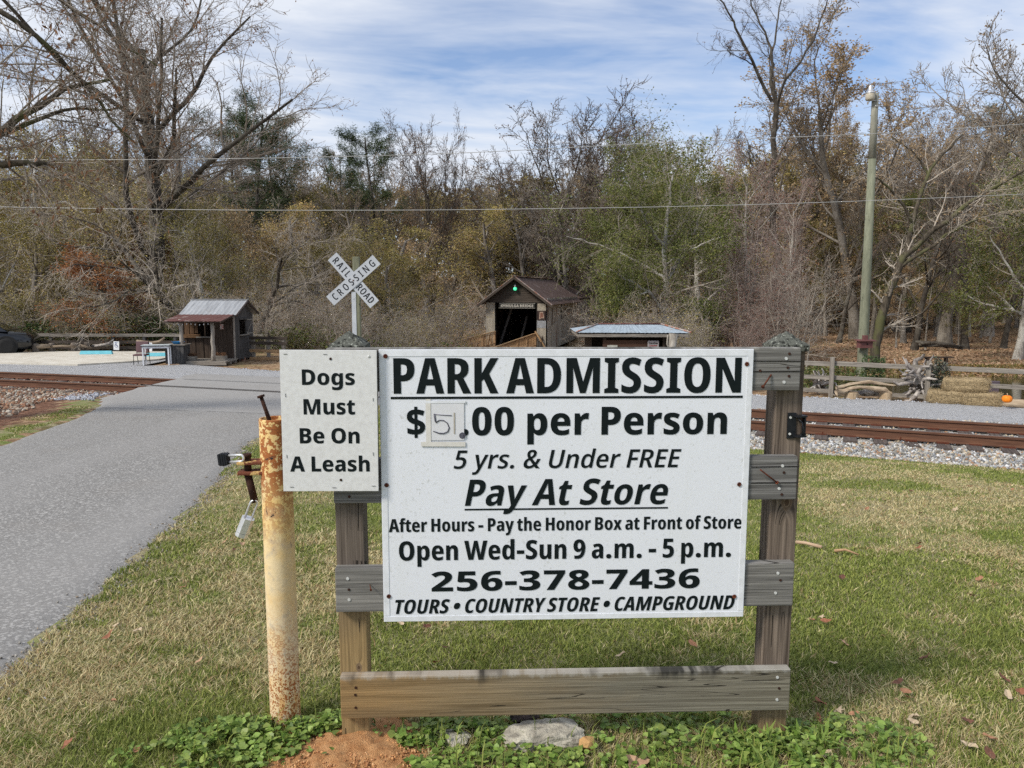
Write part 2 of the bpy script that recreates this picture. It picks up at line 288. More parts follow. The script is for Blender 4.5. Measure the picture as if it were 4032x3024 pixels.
# ------------------------------------------------------------------ glyph outlines (lettering)
GLYPH={1:{45:[310,[[28,204,0,129,254,0,0,-129]]],46:[289,[[54,74,11,50,33,27,47,10,47,-10,32,-28,12,-49,-12,-49,-33,-28,-46,-10,-47,10,-33,28]]],53:[483,[[262,459,64,-13,53,-36,38,-58,20,-74,-1,-92,-8,-44,-15,-39,-20,-34,-26,-28,-33,-22,-38,-16,-43,-10,-80,-2,-54,8,-48,15,-21,11,0,131,46,-23,50,-16,47,-5,40,6,30,19,20,31,10,39,-1,56,-24,48,-46,25,-45,3,-28,-4,-28,-7,-15,-5,-48,34,22,357,321,0,0,-125,-201,0,-10,-139,27,5,23,3]]],57:[483,[[446,413,-7,-114,-20,-102,-16,-45,-44,-76,-29,-30,-34,-24,-39,-18,-45,-10,-65,-4,-33,3,-31,4,-15,2,0,121,26,-6,28,-3,29,-1,51,6,40,20,30,32,22,43,14,54,5,63,-13,-17,-20,-28,-24,-20,-29,-13,-34,-4,-62,12,-47,38,-33,59,-16,76,0,92,8,44,31,74,23,29,28,23,32,17,37,11,72,1,57,-19,46,-36,37,-53,25,-69,13,-84],[236,601,-33,-13,-22,-40,-8,-70,7,-62,21,-38,34,-13,28,7,19,20,13,27,7,30,0,27,-2,28,-5,30,-10,29,-15,24,-21,13]]],65:[548,[[394,0,-36,165,-166,0,-36,-165,-156,0,180,714,186,0,182,-714],[296,471,-5,32,-6,31,-5,30,-4,28,-3,0,-4,-27,-5,-30,-6,-31,-6,-31,-37,-183,119,0]]],66:[544,[[260,714,71,-5,57,-14,44,-24,32,-34,18,-44,7,-55,-6,-52,-15,-43,-25,-34,-33,-23,-19,-12,44,-19,33,-29,22,-39,10,-50,-1,-70,-9,-37,-35,-61,-55,-44,-35,-14,-82,-11,-218,0,0,714],[261,427,46,10,27,31,8,49,-9,44,-28,27,-47,8,-49,0,0,-169],[209,314,0,-194,88,3,36,22,19,44,1,49,-9,32,-18,24,-26,15,-34,5]]],67:[501,[[318,600,-38,-8,-31,-24,-24,-37,-18,-49,-10,-59,-4,-68,7,-93,20,-71,33,-48,45,-25,50,-2,43,10,42,18,20,10,0,-128,-45,-20,-50,-12,-54,-4,-53,5,-47,14,-42,24,-36,33,-29,41,-23,51,-17,58,-10,66,-4,74,8,102,24,89,38,74,52,56,65,35,78,12,58,-5,56,-15,54,-25,-41,-119,-37,21,-38,14]]],68:[579,[[535,370,-3,-75,-12,-68,-19,-59,-27,-51,-33,-41,-41,-33,-47,-24,-53,-14,-59,-5,-176,0,0,714,186,0,58,-4,52,-14,45,-22,39,-30,32,-39,25,-47,19,-54,11,-63],[386,364,-7,92,-21,66,-34,43,-47,22,-68,2,0,-464,76,7,38,20,28,32,19,46,12,60]]],69:[440,[[398,0,-333,0,0,714,333,0,0,-123,-189,0,0,-159,176,0,0,-123,-176,0,0,-185,189,0]]],70:[428,[[209,0,-144,0,0,714,331,0,0,-123,-187,0,0,-185,174,0,0,-123,-174,0]]],71:[591,[[306,405,233,0,0,-374,-71,-23,-74,-14,-76,-4,-56,5,-50,15,-44,24,-38,34,-31,43,-24,51,-18,58,-10,66,-4,73,4,71,12,65,20,58,26,50,35,42,41,34,48,25,55,15,97,4,65,-11,57,-20,26,-13,-43,-118,-43,21,-45,13,-48,5,-61,-13,-47,-38,-31,-61,-15,-83,-1,-97,13,-81,26,-60,40,-39,54,-13,25,1,23,4,22,5,0,159,-92,0]]],72:[599,[[535,0,-145,0,0,309,-181,0,0,-309,-144,0,0,714,144,0,0,-280,181,0,0,280,145,0]]],73:[338,[[309,0,-280,0,0,79,68,29,0,498,-68,29,0,79,280,0,0,-79,-68,-29,0,-498,68,-29]]],75:[531,[[538,0,-160,0,-124,287,-45,-38,0,-249,-144,0,0,714,144,0,0,-325,11,28,16,32,19,36,126,229,156,0,-180,-319]]],76:[423,[[65,0,0,714,144,0,0,-590,198,0,0,-124]]],77:[793,[[337,0,-141,521,-2,-21,2,-40,2,-38,1,-35,1,-31,0,-356,-135,0,0,714,199,0,132,-482,3,0,132,482,197,0,0,-714,-138,0,0,374,1,34,1,35,2,38,3,39,-4,0,-143,-520]]],78:[644,[[579,0,-171,0,-212,492,-3,-23,3,-43,2,-39,1,-35,0,-31,0,-321,-134,0,0,714,170,0,212,-481,2,22,-2,41,-1,38,-2,34,0,30,0,316,135,0]]],79:[615,[[571,358,-1,-55,-15,-99,-29,-81,-43,-64,-59,-44,-35,-14,-81,-11,-81,11,-66,34,-52,54,-37,73,-21,91,-8,106,4,75,10,67,16,59,23,49,30,42,36,32,43,23,48,14,55,5,56,-5,49,-15,43,-24,35,-34,29,-42,23,-50,16,-58,9,-66],[194,358,5,-95,17,-71,29,-48,39,-24,48,0,39,23,28,47,16,72,6,96,-3,74,-10,61,-15,47,-22,33,-28,21,-59,3,-40,-24,-28,-48,-17,-72]]],80:[506,[[255,714,68,-6,55,-19,43,-32,31,-43,18,-55,6,-67,-6,-67,-18,-59,-31,-48,-44,-37,-57,-23,-71,-8,-40,0,0,-250,-144,0,0,714],[244,591,-35,0,0,-218,45,1,33,10,25,22,14,36,5,49,-9,57,-29,33]]],82:[530,[[240,714,96,-10,71,-31,27,-23,20,-28,15,-34,9,-38,1,-72,-9,-51,-21,-45,-30,-37,-41,-31,152,-314,-159,0,-121,277,-41,0,0,-277,-144,0,0,714],[239,593,-30,0,0,-203,59,3,41,24,21,49,2,53,-10,33,-18,23,-28,13]]],83:[452,[[422,210,-12,-79,-35,-65,-55,-48,-73,-25,-64,-3,-39,4,-38,7,-37,12,-37,18,0,145,56,-29,57,-19,52,-6,31,5,23,12,16,20,8,24,0,27,-7,25,-16,23,-29,24,-46,28,-52,34,-42,37,-29,46,-15,59,1,75,22,68,43,51,63,33,79,11,60,-5,57,-16,56,-25,-40,-126,-46,23,-43,14,-39,5,-28,-4,-20,-11,-14,-17,-7,-21,0,-27,8,-26,17,-22,30,-23,47,-29,54,-35,40,-40,27,-45,14,-53]]],84:[447,[[295,0,-143,0,0,589,-137,0,0,125,417,0,0,-125,-137,0]]],85:[582,[[522,239,-3,-51,-9,-46,-15,-40,-20,-34,-26,-28,-32,-22,-37,-16,-42,-9,-48,-3,-68,7,-57,20,-45,35,-33,48,-19,61,-7,75,0,478,144,0,0,-472,10,-72,29,-40,47,-13,35,5,26,17,16,31,8,45,1,28,0,471,145,0]]],87:[800,[[798,714,-142,-714,-167,0,-67,342,-4,26,-5,29,-4,30,-4,31,-3,32,-3,3,-3,-28,-4,-30,-4,-31,-5,-31,-5,-29,-67,-344,-165,0,-144,714,142,0,67,-368,5,-31,5,-34,5,-34,4,-34,4,-33,4,2,5,36,5,36,6,35,6,32,5,30,75,363,121,0,71,-364,6,-30,5,-33,5,-35,5,-36,5,-34,4,3,5,42,6,45,8,45,7,42,66,355]]],89:[496,[[249,429,97,285,150,0,-176,-438,0,-276,-144,0,0,271,-176,443,151,0]]],97:[480,[[255,558,51,-6,42,-16,34,-27,24,-38,15,-49,5,-59,0,-363,-101,0,-25,73,-24,-33,-27,-25,-31,-16,-37,-8,-50,2,-46,21,-32,40,-18,51,-6,58,5,53,16,43,27,34,37,24,47,16,56,7,71,3,-2,47,-13,37,-27,19,-36,1,-36,-8,-41,-18,-23,-12,-38,102,55,26,61,16],[251,251,-47,-11,-27,-28,-9,-44,5,-38,17,-23,27,-8,36,13,26,36,9,55,0,50]]],100:[515,[[202,-10,-49,8,-41,25,-33,42,-24,57,-14,70,-5,83,5,82,14,70,24,56,33,42,40,25,64,7,31,-8,28,-16,25,-23,21,-32,4,20,-2,36,-2,29,0,197,138,0,0,-760,-110,0,-20,59,-19,-14,-22,-24,-24,-17,-28,-11],[246,105,43,16,25,50,8,87,-2,78,-16,67,-34,32,-46,0,-30,-37,-16,-73,0,-102,16,-76,31,-37]]],101:[473,[[242,557,41,-3,36,-10,59,-40,40,-62,13,-40,10,-92,0,-76,-268,0,3,-41,23,-60,46,-29,56,-2,45,8,45,18,24,14,0,-114,-47,-21,-52,-13,-58,-4,-48,4,-42,11,-35,18,-30,26,-24,32,-19,39,-13,45,-8,50,-3,56,3,59,8,52,13,45,18,39,23,32,28,26,33,18,38,11],[245,450,-36,-12,-26,-38,-10,-68,140,0,-4,45,-10,35,-17,24,-23,13]]],102:[311,[[302,435,-92,0,0,-435,-138,0,0,435,-63,0,0,73,64,39,3,80,12,51,20,39,28,26,37,17,67,4,35,-4,37,-11,20,-7,-29,-102,-18,5,-17,4,-18,1,-23,-8,-12,-24,-5,-45,0,-25,92,0]]],104:[518,[[194,598,-1,-41,-3,-40,-6,-38,16,16,21,28,26,19,31,12,36,4,57,-10,45,-31,30,-48,15,-68,2,-40,0,-361,-138,0,0,320,-5,66,-18,38,-30,12,-35,-8,-23,-25,-13,-43,-6,-62,-1,-37,0,-261,-138,0,0,760,138,0]]],105:[253,[[195,548,0,-548,-138,0,0,548],[126,764,42,-8,25,-26,8,-42,-9,-42,-25,-25,-41,-9,-40,9,-26,25,-8,42,8,43,25,25]]],109:[774,[[574,558,44,-6,37,-16,28,-27,20,-38,12,-50,4,-61,0,-360,-138,0,0,319,-6,66,-18,39,-30,12,-42,-17,-22,-54,-7,-91,0,-274,-137,0,0,320,-3,47,-7,34,-13,23,-19,11,-29,-1,-26,-17,-16,-36,-9,-52,-3,-71,0,-258,-138,0,0,548,109,0,15,-70,16,17,22,27,28,20,34,12,39,4,57,-10,39,-27,24,-41,23,24,36,34,48,18]]],110:[518,[[314,558,44,-6,37,-16,29,-28,22,-39,13,-49,4,-59,0,-361,-138,0,0,320,-5,64,-17,39,-35,13,-44,-17,-14,-22,-14,-78,-2,-58,0,-261,-138,0,0,548,109,0,15,-70,17,17,22,27,27,20,32,12]]],111:[505,[[468,275,-5,-74,-17,-68,-28,-58,-41,-45,-55,-30,-71,-10,-67,10,-54,29,-41,45,-30,58,-17,68,-6,75,10,103,13,44,18,40,23,33,30,27,35,20,41,12,47,4,42,-4,37,-11,35,-18,29,-25,25,-32,20,-39,15,-45,9,-51],[176,274,4,-66,11,-50,18,-34,27,-17,34,0,26,17,18,34,11,50,3,67,-3,67,-11,49,-18,33,-27,17,-41,-3,-34,-37,-16,-75]]],112:[515,[[314,558,48,-8,41,-25,33,-42,24,-56,14,-70,5,-84,-8,-107,-26,-84,-41,-58,-26,-19,-61,-15,-33,4,-30,12,-27,20,-23,28,-14,16,2,-38,2,-31,0,-26,0,-215,-138,0,0,788,111,0,20,-72,19,20,23,30,25,19,28,10],[270,443,-31,-8,-22,-21,-15,-38,-7,-55,-1,-61,4,-61,11,-45,18,-29,27,-15,31,0,24,16,17,33,10,48,3,65,-7,95,-23,57]]],114:[361,[[306,558,14,-1,15,-1,17,-4,-13,-146,-14,4,-15,2,-19,0,-28,-4,-24,-11,-19,-20,-14,-27,-8,-33,-3,-39,0,-278,-138,0,0,548,106,0,19,-90,15,17,20,32,25,26,30,19]]],115:[389,[[361,162,-10,-67,-28,-51,-45,-34,-62,-18,-63,-1,-52,6,-48,14,-23,10,0,131,42,-22,47,-16,48,-6,32,5,19,16,6,25,-2,17,-9,15,-19,17,-33,20,-45,24,-37,29,-28,35,-16,41,-6,50,5,45,16,38,26,31,34,23,43,14,78,4,50,-10,49,-19,25,-13,-38,-105,-34,19,-36,14,-37,5,-26,-5,-17,-13,-5,-22,3,-16,8,-13,19,-16,32,-19,44,-26,38,-29,29,-34,19,-42]]],116:[333,[[249,109,21,2,22,6,23,8,0,-109,-33,-14,-35,-9,-40,-3,-57,9,-42,25,-27,43,-13,62,-1,38,0,268,-56,0,0,72,67,37,34,118,93,0,0,-114,103,0,0,-113,-103,0,0,-263,4,-35,15,-21]]],117:[518,[[462,548,0,-548,-108,0,-16,69,-17,-16,-22,-28,-26,-19,-32,-12,-36,-4,-58,11,-45,31,-30,51,-15,68,-2,40,0,357,138,0,0,-316,5,-67,17,-40,31,-13,36,8,23,25,13,41,5,54,1,33,0,275]]],120:[456,[[140,280,-127,268,150,0,66,-161,64,161,150,0,-127,-269,132,-279,-150,0,-73,173,-70,-173,-147,0]]],121:[463,[[2,548,145,0,69,-276,5,-24,4,-23,4,-22,2,-21,6,14,6,31,7,35,68,286,143,0,-169,-597,-29,-80,-35,-56,-42,-36,-52,-17,-42,-2,-22,2,-21,4,-10,2,0,120,14,-3,14,-2,13,-1,25,3,18,11,14,23,14,35,15,52]]],8226:[388,[[46,365,8,64,23,48,37,32,50,17,60,0,50,-17,37,-33,23,-48,8,-63,-8,-63,-24,-48,-37,-33,-50,-17,-58,0,-50,17,-37,33,-24,48]]],32:[161,[]]},
2:{36:[562,[[240,30,-74,6,-63,13,-56,20,0,136,61,-24,67,-17,65,-9,0,146,-76,27,-60,34,-43,46,-23,60,0,73,23,59,43,44,61,29,75,14,0,73,82,0,0,-72,71,-8,62,-16,56,-20,-39,-119,-48,18,-51,13,-51,7,0,-142,80,-29,62,-32,41,-41,22,-56,2,-35,-5,-49,-17,-43,-29,-39,-40,-30,-52,-22,-64,-13,0,-90,-82,0],[322,159,38,11,22,19,7,26,-3,19,-8,15,-16,12,-24,11,-16,5],[240,562,-26,-5,-19,-9,-12,-12,-7,-17,0,-19,6,-17,12,-14,18,-11,28,-11]]],45:[321,[[26,199,0,138,268,0,0,-138]]],46:[292,[[51,76,12,52,34,28,50,10,48,-10,34,-29,12,-51,-12,-50,-34,-29,-48,-9,-50,9,-34,29]]],48:[568,[[530,356,-6,-105,-17,-90,-32,-73,-47,-53,-29,-20,-34,-14,-81,-11,-53,5,-46,14,-40,24,-33,33,-27,42,-21,50,-14,59,-9,66,-3,73,3,75,8,66,13,59,19,50,26,42,33,33,40,24,48,14,56,5,52,-5,47,-14,39,-24,33,-33,27,-42,21,-50,15,-59,9,-66],[203,356,3,-91,10,-68,19,-46,29,-23,39,0,29,23,19,45,10,69,3,91,-3,92,-10,69,-19,46,-29,23,-39,0,-29,-23,-19,-46,-10,-69]]],50:[568,[[525,0,-492,0,0,113,204,216,50,58,33,45,18,38,5,40,-10,41,-29,25,-40,8,-47,-8,-47,-25,-51,-41,-90,107,43,37,47,32,56,24,67,12,83,-1,40,-8,68,-33,47,-49,16,-31,13,-70,-10,-73,-28,-65,-46,-63,-65,-70,-116,-115,0,-5,281,0]]],51:[568,[[503,554,-9,-59,-26,-47,-39,-37,-49,-26,-28,-12,51,-11,43,-17,33,-25,25,-32,14,-39,5,-45,-3,-39,-10,-36,-17,-34,-24,-30,-31,-26,-38,-21,-46,-15,-54,-10,-101,-2,-70,9,-63,17,-30,11,0,142,61,-26,63,-16,58,-5,77,11,40,31,13,48,-7,35,-20,26,-37,18,-57,9,-85,1,0,128,83,2,53,10,35,19,21,26,7,33,-11,38,-31,23,-47,8,-40,-4,-37,-10,-31,-14,-26,-14,-11,-7,-70,112,63,37,76,26,47,7,53,2,66,-5,56,-15,45,-25,33,-35,20,-41]]],52:[568,[[552,143,-83,0,0,-143,-163,0,0,143,-288,0,0,126,295,446,156,0,0,-444,83,0],[306,390,1,20,0,23,1,24,1,21,1,18,0,9,-10,-13,-12,-24,-13,-23,-113,-174,144,0]]],53:[568,[[306,461,76,-12,63,-35,26,-26,37,-66,9,-41,3,-45,-3,-50,-11,-44,-17,-40,-24,-34,-31,-27,-38,-22,-44,-16,-51,-10,-96,-2,-69,9,-60,17,-26,11,0,141,55,-23,65,-17,61,-6,46,6,36,15,24,27,13,37,-2,51,-28,45,-24,15,-71,11,-35,-2,-35,-7,-30,-7,-63,33,26,367,385,0,0,-141,-244,0,-10,-121,23,4,27,4]]],54:[568,[[38,303,4,82,12,81,24,75,37,66,53,54,72,39,44,14,106,10,31,-1,37,-3,30,-4,0,-133,-28,5,-32,4,-39,1,-65,-7,-50,-19,-37,-30,-25,-41,-15,-51,-7,-59,15,16,23,27,29,22,36,14,45,5,74,-12,31,-15,49,-47,18,-31,21,-78,-1,-96,-10,-45,-16,-40,-22,-34,-27,-29,-33,-23,-38,-17,-43,-10,-83,-1,-66,17,-56,34,-46,52,-33,70,-17,87],[291,124,42,12,29,37,10,65,-9,54,-26,36,-44,12,-34,-6,-26,-17,-18,-24,-10,-28,0,-30,4,-30,10,-28,14,-24,19,-18,24,-10]]],55:[568,[[106,0,249,574,-316,0,0,140,492,0,0,-103,-251,-611]]],56:[568,[[285,724,63,-5,55,-14,46,-25,35,-33,20,-44,6,-79,-14,-48,-26,-39,-37,-33,-44,-28,48,-30,42,-35,33,-42,18,-51,-1,-67,-24,-66,-50,-51,-33,-19,-40,-14,-46,-8,-52,-3,-53,3,-46,8,-40,13,-34,19,-48,50,-24,66,-1,68,15,52,28,42,39,33,46,29,-38,30,-33,35,-24,40,-13,47,2,63,26,59,49,42,68,26],[190,192,10,-41,32,-29,50,-10,54,10,32,27,10,41,-5,29,-17,27,-23,22,-27,18,-27,15,-33,-19,-26,-21,-19,-25,-10,-28],[284,601,-36,-7,-26,-22,-9,-35,4,-24,12,-22,19,-19,23,-16,25,0,23,15,19,18,12,22,5,26,-9,35,-26,22]]],65:[683,[[502,0,-45,154,-231,0,-45,-154,-181,0,233,717,214,0,235,-717],[381,438,-7,30,-11,40,-10,42,-9,39,-6,-1,-8,-37,-9,-41,-10,-39,-8,-32,-41,-146,160,0]]],66:[650,[[311,714,88,-5,70,-15,52,-24,36,-35,22,-44,6,-83,-15,-49,-25,-38,-34,-27,-39,-15,22,-11,41,-20,35,-31,24,-45,8,-64,-3,-41,-11,-38,-17,-33,-24,-28,-30,-24,-36,-19,-41,-14,-46,-8,-51,-3,-264,0,0,714],[316,433,59,9,31,29,9,42,-11,40,-34,24,-60,8,-65,0,0,-152],[245,308,0,-177,116,3,46,22,20,40,2,41,-9,28,-20,23,-32,15,-46,5]]],68:[709,[[658,370,-5,-77,-15,-68,-25,-60,-33,-50,-42,-42,-50,-32,-57,-23,-65,-13,-71,-5,-216,0,0,714,232,0,70,-4,63,-14,55,-22,47,-30,40,-39,31,-47,23,-54,13,-63],[485,364,-9,86,-26,63,-44,41,-60,21,-101,2,0,-439,51,0,59,7,47,18,37,31,25,44,16,57]]],76:[546,[[79,0,0,714,166,0,0,-577,270,0,0,-137]]],77:[929,[[385,0,-162,535,-2,-16,2,-39,2,-45,2,-49,1,-47,0,-339,-149,0,0,714,225,0,159,-516,4,0,158,516,225,0,0,-714,-155,0,0,364,1,47,2,46,2,43,2,34,-4,0,-161,-534]]],79:[766,[[714,358,-9,-104,-11,-47,-36,-82,-24,-35,-30,-30,-73,-44,-44,-15,-50,-8,-54,-3,-55,3,-49,9,-44,14,-39,20,-34,25,-30,30,-25,34,-36,82,-11,47,-8,105,4,71,11,65,20,58,28,51,37,42,45,34,53,25,62,15,72,5,71,-5,62,-15,54,-25,44,-34,36,-43,28,-51,19,-58,12,-65],[227,358,7,-86,22,-67,38,-47,55,-24,68,0,56,24,37,46,21,68,7,86,-4,67,-12,56,-19,45,-30,34,-39,20,-50,6,-65,-12,-46,-36,-30,-57,-14,-77]]],80:[608,[[307,714,81,-6,66,-20,50,-32,36,-44,22,-55,7,-66,-6,-63,-19,-58,-34,-50,-51,-39,-68,-26,-89,-9,-57,0,0,-246,-166,0,0,714],[301,577,-56,0,0,-193,64,1,38,9,30,19,18,30,7,44,-11,49,-33,31]]],97:[589,[[315,559,61,-6,52,-16,41,-28,31,-38,18,-49,6,-59,0,-363,-115,0,-31,74,-19,-18,-31,-30,-34,-20,-42,-12,-53,-4,-59,9,-48,26,-35,43,-18,60,-2,36,6,54,20,43,33,34,46,24,59,16,71,7,88,3,-2,41,-17,35,-33,16,-45,1,-48,-10,-51,-18,-26,-11,-47,111,64,27,75,16],[311,248,-63,-10,-34,-26,-11,-40,8,-35,22,-21,32,-6,48,11,35,33,13,52,0,45]]],101:[585,[[299,559,49,-3,43,-10,39,-16,34,-22,28,-28,22,-34,16,-40,10,-46,3,-129,-334,0,16,-64,18,-24,25,-18,69,-14,62,4,55,14,57,23,0,-123,-55,-22,-61,-13,-77,-4,-52,3,-48,10,-43,17,-39,24,-32,31,-26,38,-19,46,-12,52,-4,60,4,61,11,53,17,46,24,39,30,32,36,25,40,18,45,10],[304,443,-45,-11,-32,-35,-15,-58,180,0,-4,37,-14,31,-22,22,-30,12]]],103:[618,[[243,559,64,-9,48,-28,37,-42,4,0,14,69,140,0,0,-546,-3,-50,-10,-44,-17,-39,-23,-33,-30,-28,-38,-21,-44,-16,-52,-9,-99,-2,-71,7,-63,15,-29,10,0,139,61,-23,62,-14,73,-5,65,12,41,33,13,54,1,21,1,24,2,25,-4,11,-34,-41,-48,-29,-64,-10,-55,8,-48,25,-40,40,-30,56,-18,70,-6,84,6,85,19,70,30,57,40,41,49,25],[299,429,-35,-8,-26,-24,-18,-39,-9,-54,2,-80,7,-39,13,-29,40,-32,45,-3,27,7,21,14,15,22,10,30,5,38,0,45,-4,60,-12,45,-23,30,-35,15]]],104:[637,[[232,623,-1,-60,-4,-48,-3,-35,20,18,27,28,33,18,37,11,41,4,69,-9,56,-29,40,-49,21,-70,3,-44,0,-358,-164,0,0,312,-8,64,-24,38,-42,13,-44,-9,-30,-27,-18,-43,-8,-60,-1,-288,-164,0,0,760,164,0]]],110:[637,[[384,559,53,-5,46,-16,37,-27,29,-38,17,-51,5,-64,0,-358,-164,0,0,312,-8,64,-24,38,-43,13,-35,-5,-26,-14,-18,-25,-12,-34,-7,-44,-2,-54,0,-251,-164,0,0,549,125,0,22,-72,19,16,29,29,35,20,40,13]]],111:[611,[[567,276,-8,-83,-23,-70,-38,-57,-52,-41,-65,-26,-77,-9,-73,9,-64,25,-51,42,-39,56,-25,71,-9,83,4,57,10,51,18,45,23,39,30,32,36,26,42,18,48,11,53,4,49,-3,45,-11,41,-19,36,-25,30,-32,25,-39,19,-45,11,-51],[210,276,5,-62,12,-48,24,-32,34,-17,42,0,33,17,23,32,13,48,4,62,-4,61,-13,47,-23,32,-34,16,-51,-3,-24,-13,-31,-53]]],112:[618,[[378,559,57,-8,48,-24,39,-41,29,-56,17,-70,6,-84,-3,-59,-8,-52,-15,-46,-19,-39,-23,-32,-59,-44,-72,-14,-46,4,-36,13,-29,19,-23,22,-15,11,3,-28,2,-31,1,-33,0,-207,-164,0,0,789,133,0,23,-71,18,16,25,26,29,21,37,14],[321,428,-38,-6,-25,-21,-17,-33,-8,-47,-1,-47,3,-59,12,-44,21,-30,33,-15,39,0,30,14,21,30,12,46,4,61,-2,47,-20,68,-38,32]]],114:[442,[[373,559,21,-1,21,-2,16,-3,-16,-157,-15,3,-20,3,-26,1,-28,-3,-28,-9,-26,-15,-21,-23,-14,-33,-5,-44,0,-276,-164,0,0,549,124,0,24,-90,19,18,27,32,33,27,38,17]]],115:[490,[[451,165,-10,-65,-32,-52,-54,-36,-78,-20,-84,-1,-64,6,-58,14,-29,11,0,136,63,-24,64,-15,53,-5,41,4,24,14,8,22,-4,16,-14,15,-26,16,-43,19,-57,25,-48,28,-34,34,-21,41,-6,53,6,47,20,40,32,31,44,22,52,14,94,3,63,-10,61,-20,31,-13,-45,-111,-51,20,-50,14,-42,5,-32,-4,-20,-11,-7,-18,4,-15,13,-14,25,-14,42,-18,57,-25,49,-29,35,-33,21,-42]]],116:[422,[[310,122,30,2,28,6,27,9,0,-121,-38,-14,-44,-11,-54,-3,-62,8,-51,23,-36,43,-19,67,-2,44,0,249,-67,0,0,71,80,52,44,116,107,0,0,-114,135,0,0,-125,-135,0,0,-239,7,-35,19,-21]]],117:[637,[[569,549,0,-549,-125,0,-21,69,-21,-17,-30,-28,-36,-19,-40,-11,-43,-4,-68,9,-56,29,-40,49,-21,71,-2,43,0,358,164,0,0,-312,8,-63,24,-39,42,-13,45,9,30,27,17,43,8,59,1,289]]],32:[234,[]]},
